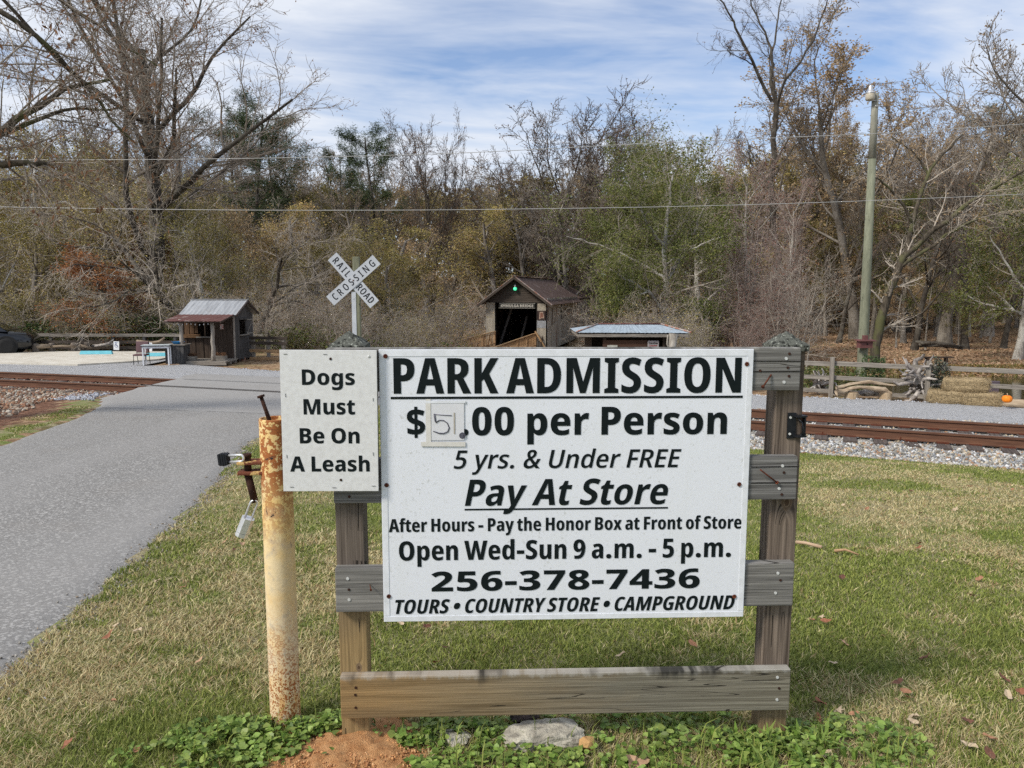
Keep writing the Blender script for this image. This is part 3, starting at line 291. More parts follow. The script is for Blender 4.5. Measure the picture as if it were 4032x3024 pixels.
3:{38:[668,[[280,724,49,-5,41,-13,34,-24,25,-31,15,-39,5,-46,-3,-39,-11,-35,-44,-61,-63,-53,135,-152,22,40,17,47,12,53,118,0,-21,-81,-31,-77,-41,-66,130,-142,-149,0,-61,70,-38,-30,-40,-23,-46,-17,-55,-9,-73,2,-38,8,-62,32,-43,51,-22,66,-1,68,14,53,27,46,41,40,51,36,-25,35,-21,36,-16,38,-8,42,4,67,16,39,26,31,35,24,44,14],[236,323,-30,-24,-23,-25,-16,-28,-8,-33,2,-48,25,-47,45,-26,57,-1,48,14,39,25,16,16],[277,638,-34,-8,-24,-25,-8,-40,6,-40,19,-40,29,-39,44,37,25,40,8,45,-8,38,-23,24]]],46:[278,[[64,63,9,44,28,24,38,8,38,-8,27,-24,10,-44,-10,-43,-27,-25,-38,-8,-38,8,-28,25]]],53:[528,[[268,448,77,-12,62,-35,25,-24,35,-64,11,-81,-3,-48,-10,-43,-16,-39,-22,-33,-29,-28,-34,-22,-40,-16,-46,-10,-86,-2,-62,8,-53,16,-22,11,0,106,50,-23,59,-16,56,-6,53,8,42,21,28,35,15,47,-2,65,-12,31,-19,25,-27,19,-36,10,-60,4,-37,-5,-35,-7,-16,-4,-47,31,24,347,342,0,0,-102,-243,0,-13,-174,26,4,30,4]]],69:[501,[[450,0,-368,0,0,714,368,0,0,-100,-250,0,0,-192,234,0,0,-100,-234,0,0,-221,250,0]]],70:[477,[[199,0,-117,0,0,714,367,0,0,-100,-250,0,0,-220,234,0,0,-101,-234,0]]],82:[581,[[267,714,101,-10,41,-13,62,-40,21,-28,25,-71,1,-75,-14,-55,-27,-44,-37,-34,-45,-27,179,-317,-133,0,-150,286,-91,0,0,-286,-118,0,0,714],[264,616,-64,0,0,-236,68,0,40,4,33,10,25,17,19,24,11,31,2,62,-13,40,-26,27,-40,16]]],85:[664,[[587,250,-3,-51,-9,-46,-16,-42,-22,-35,-29,-30,-34,-24,-42,-18,-47,-10,-55,-4,-76,8,-63,22,-49,38,-36,51,-22,64,-7,76,0,465,118,0,0,-463,3,-49,12,-40,20,-30,27,-22,34,-14,72,-2,48,16,33,32,20,48,6,62,0,462,117,0]]],100:[570,[[239,-10,-55,8,-47,24,-39,40,-29,54,-17,70,-6,84,6,84,18,70,29,55,39,41,46,24,55,8,43,-5,36,-13,30,-20,25,-27,16,-15,-3,29,-2,33,-1,29,0,197,115,0,0,-760,-91,0,-19,68,-16,-14,-24,-26,-30,-21,-36,-13],[271,84,37,5,30,14,22,23,14,32,9,42,3,73,-2,56,-9,45,-14,36,-22,25,-30,15,-39,5,-32,-5,-27,-16,-21,-27,-15,-37,-9,-46,-3,-55,4,-56,9,-45,15,-37,21,-26,26,-16]]],101:[526,[[271,551,42,-3,39,-10,63,-40,24,-28,19,-33,14,-39,11,-91,0,-64,-321,0,5,-48,13,-40,19,-32,27,-23,34,-14,70,-3,51,8,50,17,26,12,0,-94,-50,-20,-53,-12,-64,-4,-48,4,-44,10,-39,18,-33,25,-28,32,-22,38,-16,44,-10,50,-3,56,3,58,9,52,15,45,21,39,25,32,31,25,36,18,40,11],[272,463,-29,-3,-46,-31,-27,-61,-6,-41,209,0,-5,49,-15,40,-25,30,-34,15]]],110:[575,[[333,552,51,-6,43,-15,34,-27,25,-37,15,-49,5,-62,0,-356,-114,0,0,332,-10,69,-28,41,-50,13,-40,-5,-30,-15,-22,-26,-14,-36,-9,-47,-2,-58,0,-268,-115,0,0,542,90,0,15,-73,17,17,27,29,33,20,38,12]]],114:[391,[[323,552,19,-1,20,-2,17,-4,-13,-111,-16,3,-17,2,-20,1,-33,-5,-30,-14,-26,-22,-20,-32,-13,-39,-4,-47,0,-281,-115,0,0,542,89,0,16,-94,16,19,25,34,30,27,36,17]]],115:[440,[[402,154,-11,-63,-30,-48,-50,-34,-67,-17,-73,-1,-57,7,-49,14,-23,10,0,104,49,-22,55,-16,54,-5,51,7,30,22,10,34,-4,22,-13,19,-26,19,-40,21,-55,25,-47,28,-35,32,-22,40,-8,51,6,44,18,36,29,30,38,21,46,13,84,3,55,-9,53,-17,25,-12,-35,-85,-43,18,-43,13,-43,5,-43,-7,-28,-18,-9,-29,5,-22,13,-18,27,-17,40,-21,55,-26,47,-27,35,-32,21,-40]]],121:[490,[[2,542,120,0,98,-313,8,-27,7,-26,6,-26,4,-25,7,17,9,38,12,41,96,321,120,0,-202,-606,-29,-68,-34,-53,-44,-35,-56,-18,-46,-2,-24,2,-20,4,-10,2,0,94,15,-3,18,-2,19,-1,32,5,24,14,20,24,16,33,25,70]]],32:[234,[]]},
4:{65:[620,[[463,0,-47,170,-212,0,-47,-170,-157,0,217,716,183,0,220,-716],[342,464,-7,28,-8,35,-8,36,-7,32,-5,-1,-6,-32,-7,-34,-8,-34,-7,-30,-45,-170,153,0]]],80:[564,[[281,714,77,-6,62,-19,47,-32,34,-43,20,-55,7,-66,-6,-64,-19,-57,-33,-49,-48,-37,-65,-25,-82,-8,-53,0,0,-253,-146,0,0,714],[274,592,-52,0,0,-217,63,1,41,10,30,22,19,34,6,48,-12,57,-35,34]]],83:[511,[[476,208,-3,-40,-26,-71,-21,-31,-28,-26,-33,-21,-39,-16,-44,-10,-76,-3,-46,4,-42,8,-39,12,-39,16,0,139,63,-28,66,-18,62,-7,39,5,29,13,19,20,10,26,0,30,-10,26,-22,23,-36,24,-54,27,-61,34,-47,37,-33,47,-17,60,1,76,25,68,49,50,69,32,85,10,72,-6,64,-16,58,-24,-43,-121,-52,23,-51,14,-48,5,-34,-4,-25,-11,-17,-18,-8,-23,0,-28,10,-27,22,-23,37,-23,56,-29,61,-33,47,-38,32,-45,16,-56]]],97:[540,[[286,556,57,-5,47,-16,38,-27,27,-38,16,-48,6,-59,0,-363,-102,0,-25,74,-17,-18,-29,-29,-32,-21,-39,-12,-48,-4,-56,9,-45,28,-31,44,-16,57,-2,33,6,53,19,43,30,33,43,25,55,16,66,7,81,3,-2,48,-17,39,-33,18,-43,1,-44,-9,-46,-18,-24,-11,-40,100,58,26,67,16],[287,251,-63,-11,-34,-29,-11,-44,7,-39,22,-23,33,-7,48,12,34,38,12,58,0,48]]],101:[536,[[275,556,44,-3,40,-10,35,-16,31,-23,25,-28,20,-34,15,-39,9,-45,3,-123,-312,0,4,-40,11,-34,18,-27,24,-19,30,-12,66,-3,53,9,51,18,26,13,0,-112,-51,-21,-57,-13,-67,-4,-50,4,-45,10,-40,18,-34,24,-29,32,-23,38,-16,45,-10,51,-4,58,4,59,9,53,15,45,22,39,27,32,32,26,37,18,41,10],[278,451,-46,-13,-31,-38,-14,-67,177,0,-4,44,-13,34,-21,25,-30,13]]],111:[565,[[523,274,-7,-79,-20,-69,-34,-57,-47,-43,-60,-27,-74,-9,-69,9,-59,27,-47,42,-35,57,-21,69,-8,80,3,56,9,50,16,45,21,39,27,32,33,26,39,19,44,12,50,4,45,-4,42,-11,38,-18,33,-25,28,-32,23,-39,16,-45,11,-51],[187,274,4,-66,14,-51,23,-34,34,-18,42,0,34,18,23,34,13,51,4,66,-4,67,-13,49,-23,34,-34,17,-52,-2,-24,-15,-18,-23,-13,-34,-8,-42]]],114:[404,[[339,557,19,-1,18,-2,17,-4,-14,-140,-15,3,-18,3,-22,0,-30,-3,-27,-11,-24,-19,-19,-27,-12,-34,-4,-44,0,-278,-142,0,0,547,108,0,21,-91,17,17,24,33,30,27,35,17]]],116:[376,[[278,107,26,2,25,6,24,8,0,-108,-33,-13,-39,-9,-45,-3,-59,8,-46,23,-32,43,-16,63,-3,41,0,267,-63,0,0,67,74,43,39,117,93,0,0,-115,124,0,0,-112,-124,0,0,-260,6,-38,19,-22]]],121:[516,[[1,547,149,0,89,-303,6,-22,5,-23,5,-21,2,-21,7,14,7,32,9,34,88,310,147,0,-198,-598,-31,-75,-38,-56,-47,-37,-60,-19,-49,-2,-25,2,-22,4,-9,2,0,117,15,-3,17,-2,18,-1,31,4,24,14,18,24,16,32,17,52]]],32:[234,[]]},
5:{65:[489,[[375,0,-46,201,-168,0,-46,-201,-115,0,177,714,132,0,180,-714],[262,511,-5,27,-5,26,-4,26,-3,24,-3,0,-3,-24,-4,-25,-5,-26,-6,-27,-46,-215,132,0]]],67:[468,[[303,630,-45,-9,-37,-28,-28,-43,-19,-56,-12,-65,-4,-73,8,-103,24,-81,38,-55,51,-29,50,-2,40,8,37,14,18,8,0,-96,-38,-16,-44,-11,-48,-3,-49,5,-44,14,-39,25,-34,33,-28,42,-23,50,-16,59,-10,66,-2,124,14,94,28,82,42,66,56,47,69,25,65,2,50,-9,48,-18,23,-12,-34,-89,-33,18,-36,12]]],68:[542,[[495,368,-4,-76,-10,-67,-17,-59,-24,-50,-30,-42,-37,-32,-43,-23,-49,-14,-55,-5,-156,0,0,714,164,0,54,-4,47,-14,42,-22,35,-30,29,-39,24,-47,16,-56,10,-63],[383,363,-7,102,-23,77,-38,50,-52,25,-86,3,0,-526,47,0,50,8,41,22,30,37,21,53,13,67]]],71:[564,[[308,388,202,0,0,-361,-64,-20,-67,-13,-69,-4,-55,5,-49,16,-43,26,-35,35,-29,44,-23,51,-16,58,-9,64,-3,70,3,70,11,63,17,58,25,51,32,42,38,35,46,26,52,15,90,4,60,-11,55,-20,24,-14,-34,-89,-44,23,-44,14,-45,4,-36,-3,-60,-28,-44,-56,-26,-81,-7,-50,0,-106,14,-90,31,-70,47,-46,65,-15,32,1,29,5,27,7,0,197,-98,0]]],73:[304,[[271,0,-239,0,0,59,66,22,0,552,-66,22,0,59,239,0,0,-59,-66,-22,0,-552,66,-22]]],76:[391,[[70,0,0,714,107,0,0,-620,198,0,0,-94]]],78:[598,[[529,0,-128,0,-233,547,-3,-20,3,-38,2,-35,0,-32,1,-30,0,-392,-101,0,0,714,127,0,233,-537,3,20,-2,38,-2,35,-1,32,0,28,0,384,101,0]]],79:[576,[[529,358,-6,-101,-19,-90,-32,-74,-46,-56,-61,-35,-76,-12,-41,3,-36,9,-61,37,-47,56,-32,74,-18,89,-6,101,3,76,9,67,14,59,21,50,27,40,33,32,39,23,45,14,50,4,53,-5,45,-16,39,-26,33,-35,26,-43,19,-51,14,-58,9,-63],[158,358,7,-107,20,-80,32,-54,44,-28,54,0,45,27,32,53,19,81,6,108,-3,83,-11,68,-18,53,-25,38,-32,22,-39,8,-51,-14,-39,-40,-26,-68,-13,-93]]],82:[488,[[215,714,91,-10,66,-30,43,-51,14,-32,11,-81,-5,-57,-15,-48,-26,-41,-38,-33,-23,-13,147,-318,-118,0,-125,291,-60,0,0,-291,-107,0,0,714],[215,621,-38,0,0,-244,77,4,27,10,37,43,12,71,-5,48,-17,33,-28,23,-40,10]]],83:[428,[[393,201,-2,-39,-22,-70,-42,-55,-59,-35,-74,-12,-39,2,-36,5,-34,8,-33,12,-16,8,0,109,50,-24,54,-16,49,-5,38,6,28,18,19,27,10,33,0,37,-8,32,-19,28,-31,26,-47,28,-51,32,-42,36,-28,45,-15,58,0,73,21,64,41,50,58,32,71,10,56,-5,52,-14,47,-20,-32,-96,-42,20,-40,13,-38,4,-34,-6,-26,-15,-18,-23,-9,-29,0,-37,8,-33,19,-27,32,-24,47,-29,55,-35,40,-39,27,-45,14,-53]]],32:[161,[]]},
}
def lettering(style, text, s0, s1, base, cap, mat, parent, y=-.0012, name='lettering', thick=.0004, loc=None, rot=None, capu=714, shear=0., track=0):
    """letters in local XZ plane (facing -Y), ink from s0 to s1, baseline at base, cap height cap"""
    cs = []; pen = 0
    for ch in text:
        adv, cons = GLYPH[style][ord(ch)]
        for f in cons:
            gx_ = gy_ = 0; c = []
            for i in range(0, len(f), 2):
                gx_ += f[i]; gy_ += f[i + 1]; c.append((pen + gx_ + shear * gy_, gy_))
            cs.append(c)
        pen += adv + track
    mn = min(p[0] for c in cs for p in c); cs = [[(a - mn, b) for a, b in c] for c in cs]
    mx = max(p[0] for c in cs for p in c)
    cu = bpy.data.curves.new('tmp', 'CURVE'); cu.dimensions = '2D'; cu.fill_mode = 'BOTH'; cu.extrude = thick
    for c in cs:
        sp_ = cu.splines.new('POLY'); sp_.points.add(len(c) - 1); sp_.use_cyclic_u = True
        for p, (a, b) in zip(sp_.points, c): p.co = (s0 + a * (s1 - s0) / mx, base + b * cap / capu, 0, 1)
    t = bpy.data.objects.new('tmp', cu); me = bpy.data.meshes.new_from_object(t)
    bpy.data.objects.remove(t); bpy.data.curves.remove(cu)
    me.name = name; me.materials.clear(); me.materials.append(mat)
    o = bpy.data.objects.new(name, me); link(o, parent)
    o.rotation_euler = rot or (R(90), 0, 0); o.location = loc or (0, y, 0)
    return o

# ------------------------------------------------------------------ sky
nt = W.node_tree; nt.nodes.clear(); g = NB(nt)
sky = g.n('TexSky', sky_type='NISHITA'); sky.sun_disc = False
sky.sun_elevation = R(SUN_EL); sky.sun_rotation = R(SUN_AZ); sky.altitude = 150; sky.air_density = 1.1; sky.dust_density = .6; sky.ozone_density = 2.5
tc = g.n('TexCoord').outputs['Generated']
sx = g.n('SeparateXYZ', {0: tc})
dz = g.m('ADD', g.m('MAXIMUM', sx.outputs[2], 0.0), .13)
px = g.m('DIVIDE', sx.outputs[0], dz); py = g.m('DIVIDE', sx.outputs[1], dz)
pv = g.n('CombineXYZ', {0: px, 1: py, 2: 0.}).outputs[0]
pv = g.mp(pv, (1, 1, 1), (3.1, 1.7, 0), (0, 0, R(-12)))
n1 = g.noise(g.mp(pv, (.62, .95, 1)), .95, 7, .56, .5)
n2 = g.noise(g.mp(pv, (1.0, 2.2, 1), (5, 2, 0), (0, 0, R(18))), 1.2, 5, .54, 1.0)
n3 = g.noise(g.mp(pv, (4, 9, 1)), 2.0, 4, .6, .3)
cl = g.m('ADD', g.m('ADD', g.m('MULTIPLY', n1, .66), g.m('MULTIPLY', n2, .31)), g.m('MULTIPLY', n3, .05))
cl = g.rg(cl, .37, .565, .14, .96)
skc = g.mix(1.0, sky.outputs[0], (.68, .79, .95), 'MULTIPLY')
col = g.mix(cl, skc, (5.5, 5.8, 6.35))
bg = g.n('Background', {'Color': col, 'Strength': .1})
ow = g.n('OutputWorld', {0: bg.outputs[0]})

# ------------------------------------------------------------------ materials
M = {}
M['sign_white'] = None
def sign_white():
    m, g, fin = new_mat('sign_white')
    tc = g.n('TexCoord').outputs['Object']
    spk = g.m('MULTIPLY', g.rg(g.noise(tc, 95, 3, .6), .60, .70), g.rg(g.noise(g.mp(tc, (5, 1, 3)), 1, 3), .38, .6))
    spk2 = g.rg(g.noise(g.mp(tc, (30, 1, 30)), 3, 2, .5), .69, .74)
    col = g.mix(g.m('MULTIPLY', g.m('MAXIMUM', spk, spk2), .42), (.71, .735, .785), (.32, .32, .27))
    col = g.mix(g.rg(g.noise(g.mp(tc, (14, 1, 2)), 1, 4), .5, .75, 0, .16), col, (.62, .64, .60))
    return fin(col, .38, 0, None, .4)
M['sign_white'] = sign_white()
def leash_white():
    m, g, fin = new_mat('leash_white')
    tc = g.n('TexCoord').outputs['Object']
    a = g.noise(g.mp(tc, (55, 1, 60)), 1, 4, .6); b = g.noise(g.mp(tc, (40, 1, 6)), 1, 4, .6)
    col = g.mix(g.rg(a, .42, .66, 0, .6), (.67, .675, .67), (.55, .548, .54))
    col = g.mix(g.rg(b, .55, .8, 0, .5), col, (.69, .70, .685))
    return fin(col, .5, 0, None, .35)
M['leash_white'] = leash_white()
M['print_black'] = basic('print_black', (.005, .009, .010), (.007, .011, .012), 40, .6, spec=.12)
M['white_trim'] = basic('white_trim', (.73, .755, .80), (.64, .66, .69), 30, .35)
M['rust'] = basic('rust', (.16, .045, .02), (.055, .018, .012), 90, .9, .2, .4)
M['rust_dark'] = basic('rust_dark', (.065, .028, .018), (.03, .014, .010), 70, .85, .3, .5)
M['galv'] = basic('galvanised', (.66, .67, .66), (.52, .53, .52), 120, .5, .2)
M['steel'] = basic('bright_steel', (.74, .75, .76), (.60, .61, .63), 60, .32, .55)
M['black_metal'] = basic('black_metal', (.012, .014, .018), (.02, .022, .026), 60, .4, .3)
M['tape'] = basic('clear_tape', (.74, .78, .80), (.66, .69, .70), 60, .2)
M['paper'] = basic('laminated_paper', (.62, .63, .66), (.66, .665, .69), 30, .25)
M['old_tape'] = basic('yellowed_tape', (.68, .67, .63), (.60, .58, .54), 40, .3)
M['marker'] = basic('marker_ink', (.035, .035, .05), (.12, .12, .15), 120, .5)
BW = dict(dark=(.105, .10, .095), light=(.31, .305, .29))
M['board_top'] = wood('board_wood_top', (.075, .07, .064), (.27, .265, .25), 'X', grain=62, wet=(.062, .078))
M['board_mid'] = wood('board_wood_mid', (.065, .063, .06), (.245, .24, .23), 'X', grain=55, crack=1.2)
M['board_low'] = wood('board_wood_low', (.072, .07, .066), (.28, .27, .25), 'X', grain=60)
M['board_bottom'] = wood('board_wood_bottom', (.085, .072, .05), (.27, .25, .195), 'X', grain=70, tint=((.36, .225, .09), .25, -.75, 'X'), wet=(.046, .074))
M['post_l'] = wood('post_wood_left', (.055, .042, .034), (.20, .165, .135), 'Z', grain=60, knots=((.26, .018, .013),), tint=((.42, .29, .13), .62, .36, 'Z'), crack=1.6)
M['post_r'] = wood('post_wood_right', (.055, .041, .032), (.24, .19, .15), 'Z', grain=58, knots=((.83, .008, .024),), tint=((.42, .29, .14), .22, -.02, 'Z'), crack=1.1, contrast=1.1)
def cap_mat():
    m, g, fin = new_mat('lichen_cap')
    tc = g.n('TexCoord').outputs['Object']
    a = g.noise(tc, 55, 5, .7); b = g.noise(tc, 110, 4, .6)
    col = g.mix(g.rg(a, .42, .50), (.012, .013, .011), (.10, .105, .09))
    col = g.mix(g.rg(b, .60, .66, 0, .8), col, (.42, .44, .38))
    return fin(col, .95, 0, g.bump(a, .8, .006), .2)
M['cap'] = cap_mat()
def bollard_mat():
    m, g, fin = new_mat('flaking_yellow_paint')
    tc = g.n('TexCoord').outputs['Object']; z = g.n('SeparateXYZ', {0: tc}).outputs[2]
    n1 = g.noise(tc, 28, 6, .68, .4); n2 = g.noise(tc, 85, 4, .6); n3 = g.noise(tc, 9, 3, .6); n4 = g.noise(tc, 170, 3, .6)
    paint = g.mix(g.rg(n3, .4, .65), (.74, .57, .33), (.72, .61, .43))
    paint = g.mix(g.rg(z, .25, .75), paint, g.mix(g.rg(n3, .4, .6), (.72, .50, .20), (.70, .55, .30)))
    paint = g.mix(g.m('MULTIPLY', g.rg(n1, .5, .64, 0., .6), g.rg(n3, .42, .58)), paint, (.42, .38, .30))
    rustc = g.mix(n2, (.20, .055, .018), (.44, .16, .045))
    # upper part: paint flakes islands on rust; lower part: rust dots
    upm = g.m('MULTIPLY', g.rg(z, .62, .92), g.rg(g.m('ADD', g.m('MULTIPLY', n1, .55), g.m('MULTIPLY', n2, .45)), .475, .50))
    dots = g.m('MULTIPLY', g.rg(g.m('ADD', g.m('MULTIPLY', n4, .4), g.m('MULTIPLY', n2, .6)), .49, .55), g.rg(g.m('ADD', z, g.m('MULTIPLY', n3, .3)), .62, .30))
    run = g.m('MULTIPLY', g.rg(g.noise(g.mp(tc, (60, 60, 9)), 1, 3), .5, .62, 0, .75), g.rg(z, .36, .1))
    col = g.mix(run, paint, (.66, .36, .12))
    col = g.mix(g.m('MAXIMUM', upm, dots), col, rustc)
    dk = g.m('MULTIPLY', g.rg(n1, .62, .66), g.rg(z, .6, .75))
    col = g.mix(dk, col, (.035, .028, .026))
    return fin(col, .75, 0, g.bump(g.m('ADD', g.m('SUBTRACT', n2, g.m('MAXIMUM', upm, dots)), n1), .5, .002), .25)
M['bollard'] = bollard_mat()

def asphalt():
    m, g, fin = new_mat('asphalt')
    P = g.n('NewGeometry').outputs['Position']
    a = g.noise(P, 130, 3, .7); b = g.noise(P, 45, 3, .6); c = g.noise(g.mp(P, (.6, .22, 1)), 1.6, 4, .6)
    vor = g.n('TexVoronoi', {'Vector': P, 'Scale': 75.}).outputs['Color']
    vv = g.n('SeparateColor', {0: vor}).outputs[0]
    col = g.mix(g.rg(a, .35, .68), (.15, .145, .138), (.285, .277, .264))
    col = g.mix(g.m('MULTIPLY', g.m('GREATER_THAN', vv, .80), .75), col, (.44, .43, .41))
    col = g.mix(g.m('MULTIPLY', g.m('LESS_THAN', vv, .13), .5), col, (.12, .115, .11))
    wp_ = g.m('SUBTRACT', g.n('SeparateXYZ', {0: P}).outputs[0], g.m('MULTIPLY', g.n('SeparateXYZ', {0: P}).outputs[1], -.12))
    trk_ = g.rg(g.m('ABSOLUTE', g.m('SUBTRACT', g.m('ABSOLUTE', g.m('ADD', wp_, 2.9)), .85)), .15, .55, .35, 0)
    col = g.mix(g.m('MULTIPLY', trk_, g.rg(c, .3, .6)), col, (.31, .30, .288))
    col = g.mix(g.rg(c, .35, .7, 0, .5), col, (.27, .263, .252))
    Y = g.n('SeparateXYZ', {0: P}).outputs[1]
    X = g.n('SeparateXYZ', {0: P}).outputs[0]
    tt_ = g.m('ADD', Y, g.m('MULTIPLY', X, .33))   # distance running towards the track
    newer = g.rg(g.m('ADD', tt_, g.m('MULTIPLY', g.m('SUBTRACT', c, .5), .05)), 12.35, 12.39)
    col = g.mix(g.m('MULTIPLY', newer, .55), col, (.31, .303, .293))
    crack = g.m('MULTIPLY', g.m('LESS_THAN', g.m('ABSOLUTE', g.m('SUBTRACT', g.m('ADD', tt_, g.m('MULTIPLY', g.m('SUBTRACT', g.noise(P, 3, 3), .5), .18)), 12.37)), .022), g.m('GREATER_THAN', g.noise(P, 2, 1), .42))
    col = g.mix(g.m('MULTIPLY', crack, .9), col, (.02, .02, .022))
    dirt = g.rg(g.noise(P, 1.2, 4), .55, .8, 0, .25)
    col = g.mix(dirt, col, (.22, .19, .16))
    return fin(col, .85, 0, g.bump(g.m('ADD', a, b), .55, .006), .25)
M['asphalt'] = asphalt()
def gravel():
    m, g, fin = new_mat('gravel_road_mat')
    P = g.n('NewGeometry').outputs['Position']
    v = g.n('TexVoronoi', {'Vector': P, 'Scale': 22.}); rc = g.n('SeparateColor', {0: v.outputs['Color']}).outputs[0]
    v2 = g.n('TexVoronoi', {'Vector': P, 'Scale': 55.}); rc2 = g.n('SeparateColor', {0: v2.outputs['Color']}).outputs[0]
    tr = g.noise(g.mp(P, (.15, 1.3, 1), (0, 0, 0), (0, 0, R(20))), 1.0, 4, .6)
    col = g.mix(g.m('ADD', g.m('MULTIPLY', rc, .5), g.m('MULTIPLY', rc2, .5)), (.28, .285, .295), (.58, .58, .585))
    col = g.mix(g.rg(tr, .42, .62, 0, .65), col, (.40, .40, .40))
    return fin(col, .9, 0, g.bump(g.m('ADD', v.outputs['Distance'], v2.outputs['Distance']), .9, .03), .2)
M['gravel'] = gravel()
def concrete():
    m, g, fin = new_mat('concrete_pad_mat')
    P = g.n('NewGeometry').outputs['Position']
    a = g.noise(P, 2.2, 5, .65); b = g.noise(P, 25, 3)
    col = g.mix(g.rg(a, .38, .66), (.60, .57, .50), (.47, .43, .36))
    cr = g.m('LESS_THAN', g.m('ABSOLUTE', g.m('SUBTRACT', g.noise(P, .9, 3, .7, .6), .5)), .004)
    col = g.mix(g.m('MULTIPLY', cr, .4), col, (.22, .17, .13))
    return fin(col, .85, 0, g.bump(b, .2, .005), .2)
M['concrete'] = concrete()
def ground_mat():
    m, g, fin = new_mat('ground_mat')
    P = g.n('NewGeometry').outputs['Position']
    z = g.n('Attribute', attribute_name='zones').outputs['Color']; zs = g.n('SeparateColor', {0: z}).outputs
    big = g.noise(P, .55, 4, .6); mid = g.noise(P, 4.5, 4, .65); fine = g.noise(g.mp(P, (1, 1, .2)), 60, 4, .7)
    grn = g.mix(g.rg(fine, .35, .65), (.09, .12, .03), (.22, .26, .075))
    str_ = g.mix(g.rg(fine, .35, .65), (.17, .145, .08), (.40, .35, .22))
    lawn = g.mix(g.rg(g.m('ADD', g.m('MULTIPLY', big, .45), g.m('MULTIPLY', mid, .55)), .42, .60), grn, str_)
    lf = g.n('TexVoronoi', {'Vector': g.mp(P, (1, 1, .4)), 'Scale': 9.}); lc = g.n('SeparateColor', {0: lf.outputs['Color']}).outputs[0]
    lit = g.ramp(lc, [(0, (.12, .075, .045)), (.35, (.25, .155, .09)), (.7, (.38, .25, .15)), (1, (.46, .35, .23))])
    lit = g.mix(g.rg(mid, .35, .7, 0, .45), lit, (.11, .075, .04))
    lit = g.mix(g.m('MULTIPLY', g.rg(big, .52, .62), g.rg(mid, .4, .6, .2, .75)), lit, (.10, .12, .04))
    dv = g.n('TexVoronoi', {'Vector': P, 'Scale': 18.}); dc = g.n('SeparateColor', {0: dv.outputs['Color']}).outputs[0]
    dirt = g.mix(dc, (.075, .035, .022), (.24, .13, .085))
    dirt = g.mix(g.rg(mid, .5, .7, 0, .5), dirt, (.16, .12, .09))
    bd = g.n('TexVoronoi', {'Vector': P, 'Scale': 21.}); bc = g.n('SeparateColor', {0: bd.outputs['Color']}).outputs[0]
    bal = g.mix(bc, (.14, .13, .12), (.52, .50, .46))
    jit = g.m('MULTIPLY', g.m('SUBTRACT', mid, .5), .5)
    col = lit
    col = g.mix(g.rg(g.m('ADD', zs[0], jit), .45, .6), col, lawn)
    col = g.mix(g.rg(g.m('ADD', zs[1], jit), .45, .6), col, dirt)
    col = g.mix(g.rg(g.m('ADD', zs[2], jit), .45, .6), col, bal)
    h = g.m('ADD', g.m('MULTIPLY', fine, .6), g.m('MULTIPLY', lf.outputs['Distance'], .6))
    return fin(col, .95, 0, g.bump(h, .8, .03), .1)
M['ground'] = ground_mat()
def water_mat():
    m, g, fin = new_mat('creek_water')
    P = g.n('NewGeometry').outputs['Position']
    nz = g.noise(g.mp(P, (1, 2.5, 1)), 2.2, 3, .5)
    return fin((.045, .042, .022), .06, 0, g.bump(nz, .10, .05), .5)
M['water'] = water_mat()
def vcol_mat(name, rough=.7, trans=None, spec=.2, bumps=0.):
    m, g, fin = new_mat(name)
    c = g.n('Attribute', attribute_name='col').outputs['Color']
    return fin(c, rough, 0, None, spec, trans=trans)
M['blade'] = vcol_mat('grass_blade', .6, .25)
M['weed'] = vcol_mat('weed_leaf', .45, .3, .35)
M['stone'] = vcol_mat('ballast_stone', .85)
M['leaf_dry'] = basic('dry_leaf', (.24, .11, .055), (.36, .22, .13), 12, .75)
M['soil'] = basic('orange_soil', (.40, .19, .075), (.56, .31, .14), 30, .95, 0, 1., bs=7.)
M['rock'] = basic('limestone', (.46, .43, .35), (.24, .22, .18), 14, .95, 0, 1., bs=4., lo=.42, hi=.58)
M['rock_dark'] = basic('dark_rock', (.09, .065, .06), (.05, .04, .04), 12, .9, 0, .8)
M['rock_orange'] = basic('ochre_rock', (.55, .34, .14), (.42, .24, .10), 14, .85, 0, .4)
M['tie'] = wood('creosote_tie', (.035, .028, .026), (.15, .12, .105), 'Y', grain=30)
M['rail'] = basic('rusty_rail', (.165, .080, .047), (.095, .046, .030), 5, .75, .15, .2, stretch=(.3, 1, 6))
M['rail_top'] = basic('worn_rail_head', (.17, .145, .13), (.30, .27, .25), 4, .35, .6, 0, stretch=(.1, 1, 1))
M['barnwood'] = wood('barn_wood', (.024, .023, .023), (.125, .12, .118), 'Z', grain=22, objvar=1.1, crack=.6)
M['barnwood_b'] = wood('barn_wood_brown', (.028, .02, .016), (.10, .072, .055), 'Z', grain=22, objvar=.5)
M['barnwood_h'] = wood('barn_wood_lap', (.035, .028, .023), (.105, .085, .07), 'X', grain=20, objvar=.5)
M['newwood_h'] = wood('orange_pine', (.34, .20, .10), (.56, .37, .20), 'X', grain=25)
M['newwood'] = wood('orange_pine_upright', (.36, .20, .10), (.58, .38, .21), 'Z', grain=25)
M['greywood'] = wood('grey_wood', (.13, .115, .10), (.34, .31, .27), 'X', grain=25)
M['greywood_z'] = wood('grey_wood_upright', (.12, .105, .09), (.32, .29, .25), 'Z', grain=25)
M['palewood_z'] = wood('pale_wood_post', (.20, .17, .14), (.46, .42, .37), 'Z', grain=18)
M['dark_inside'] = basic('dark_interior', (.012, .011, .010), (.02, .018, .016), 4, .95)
M['bark'] = None
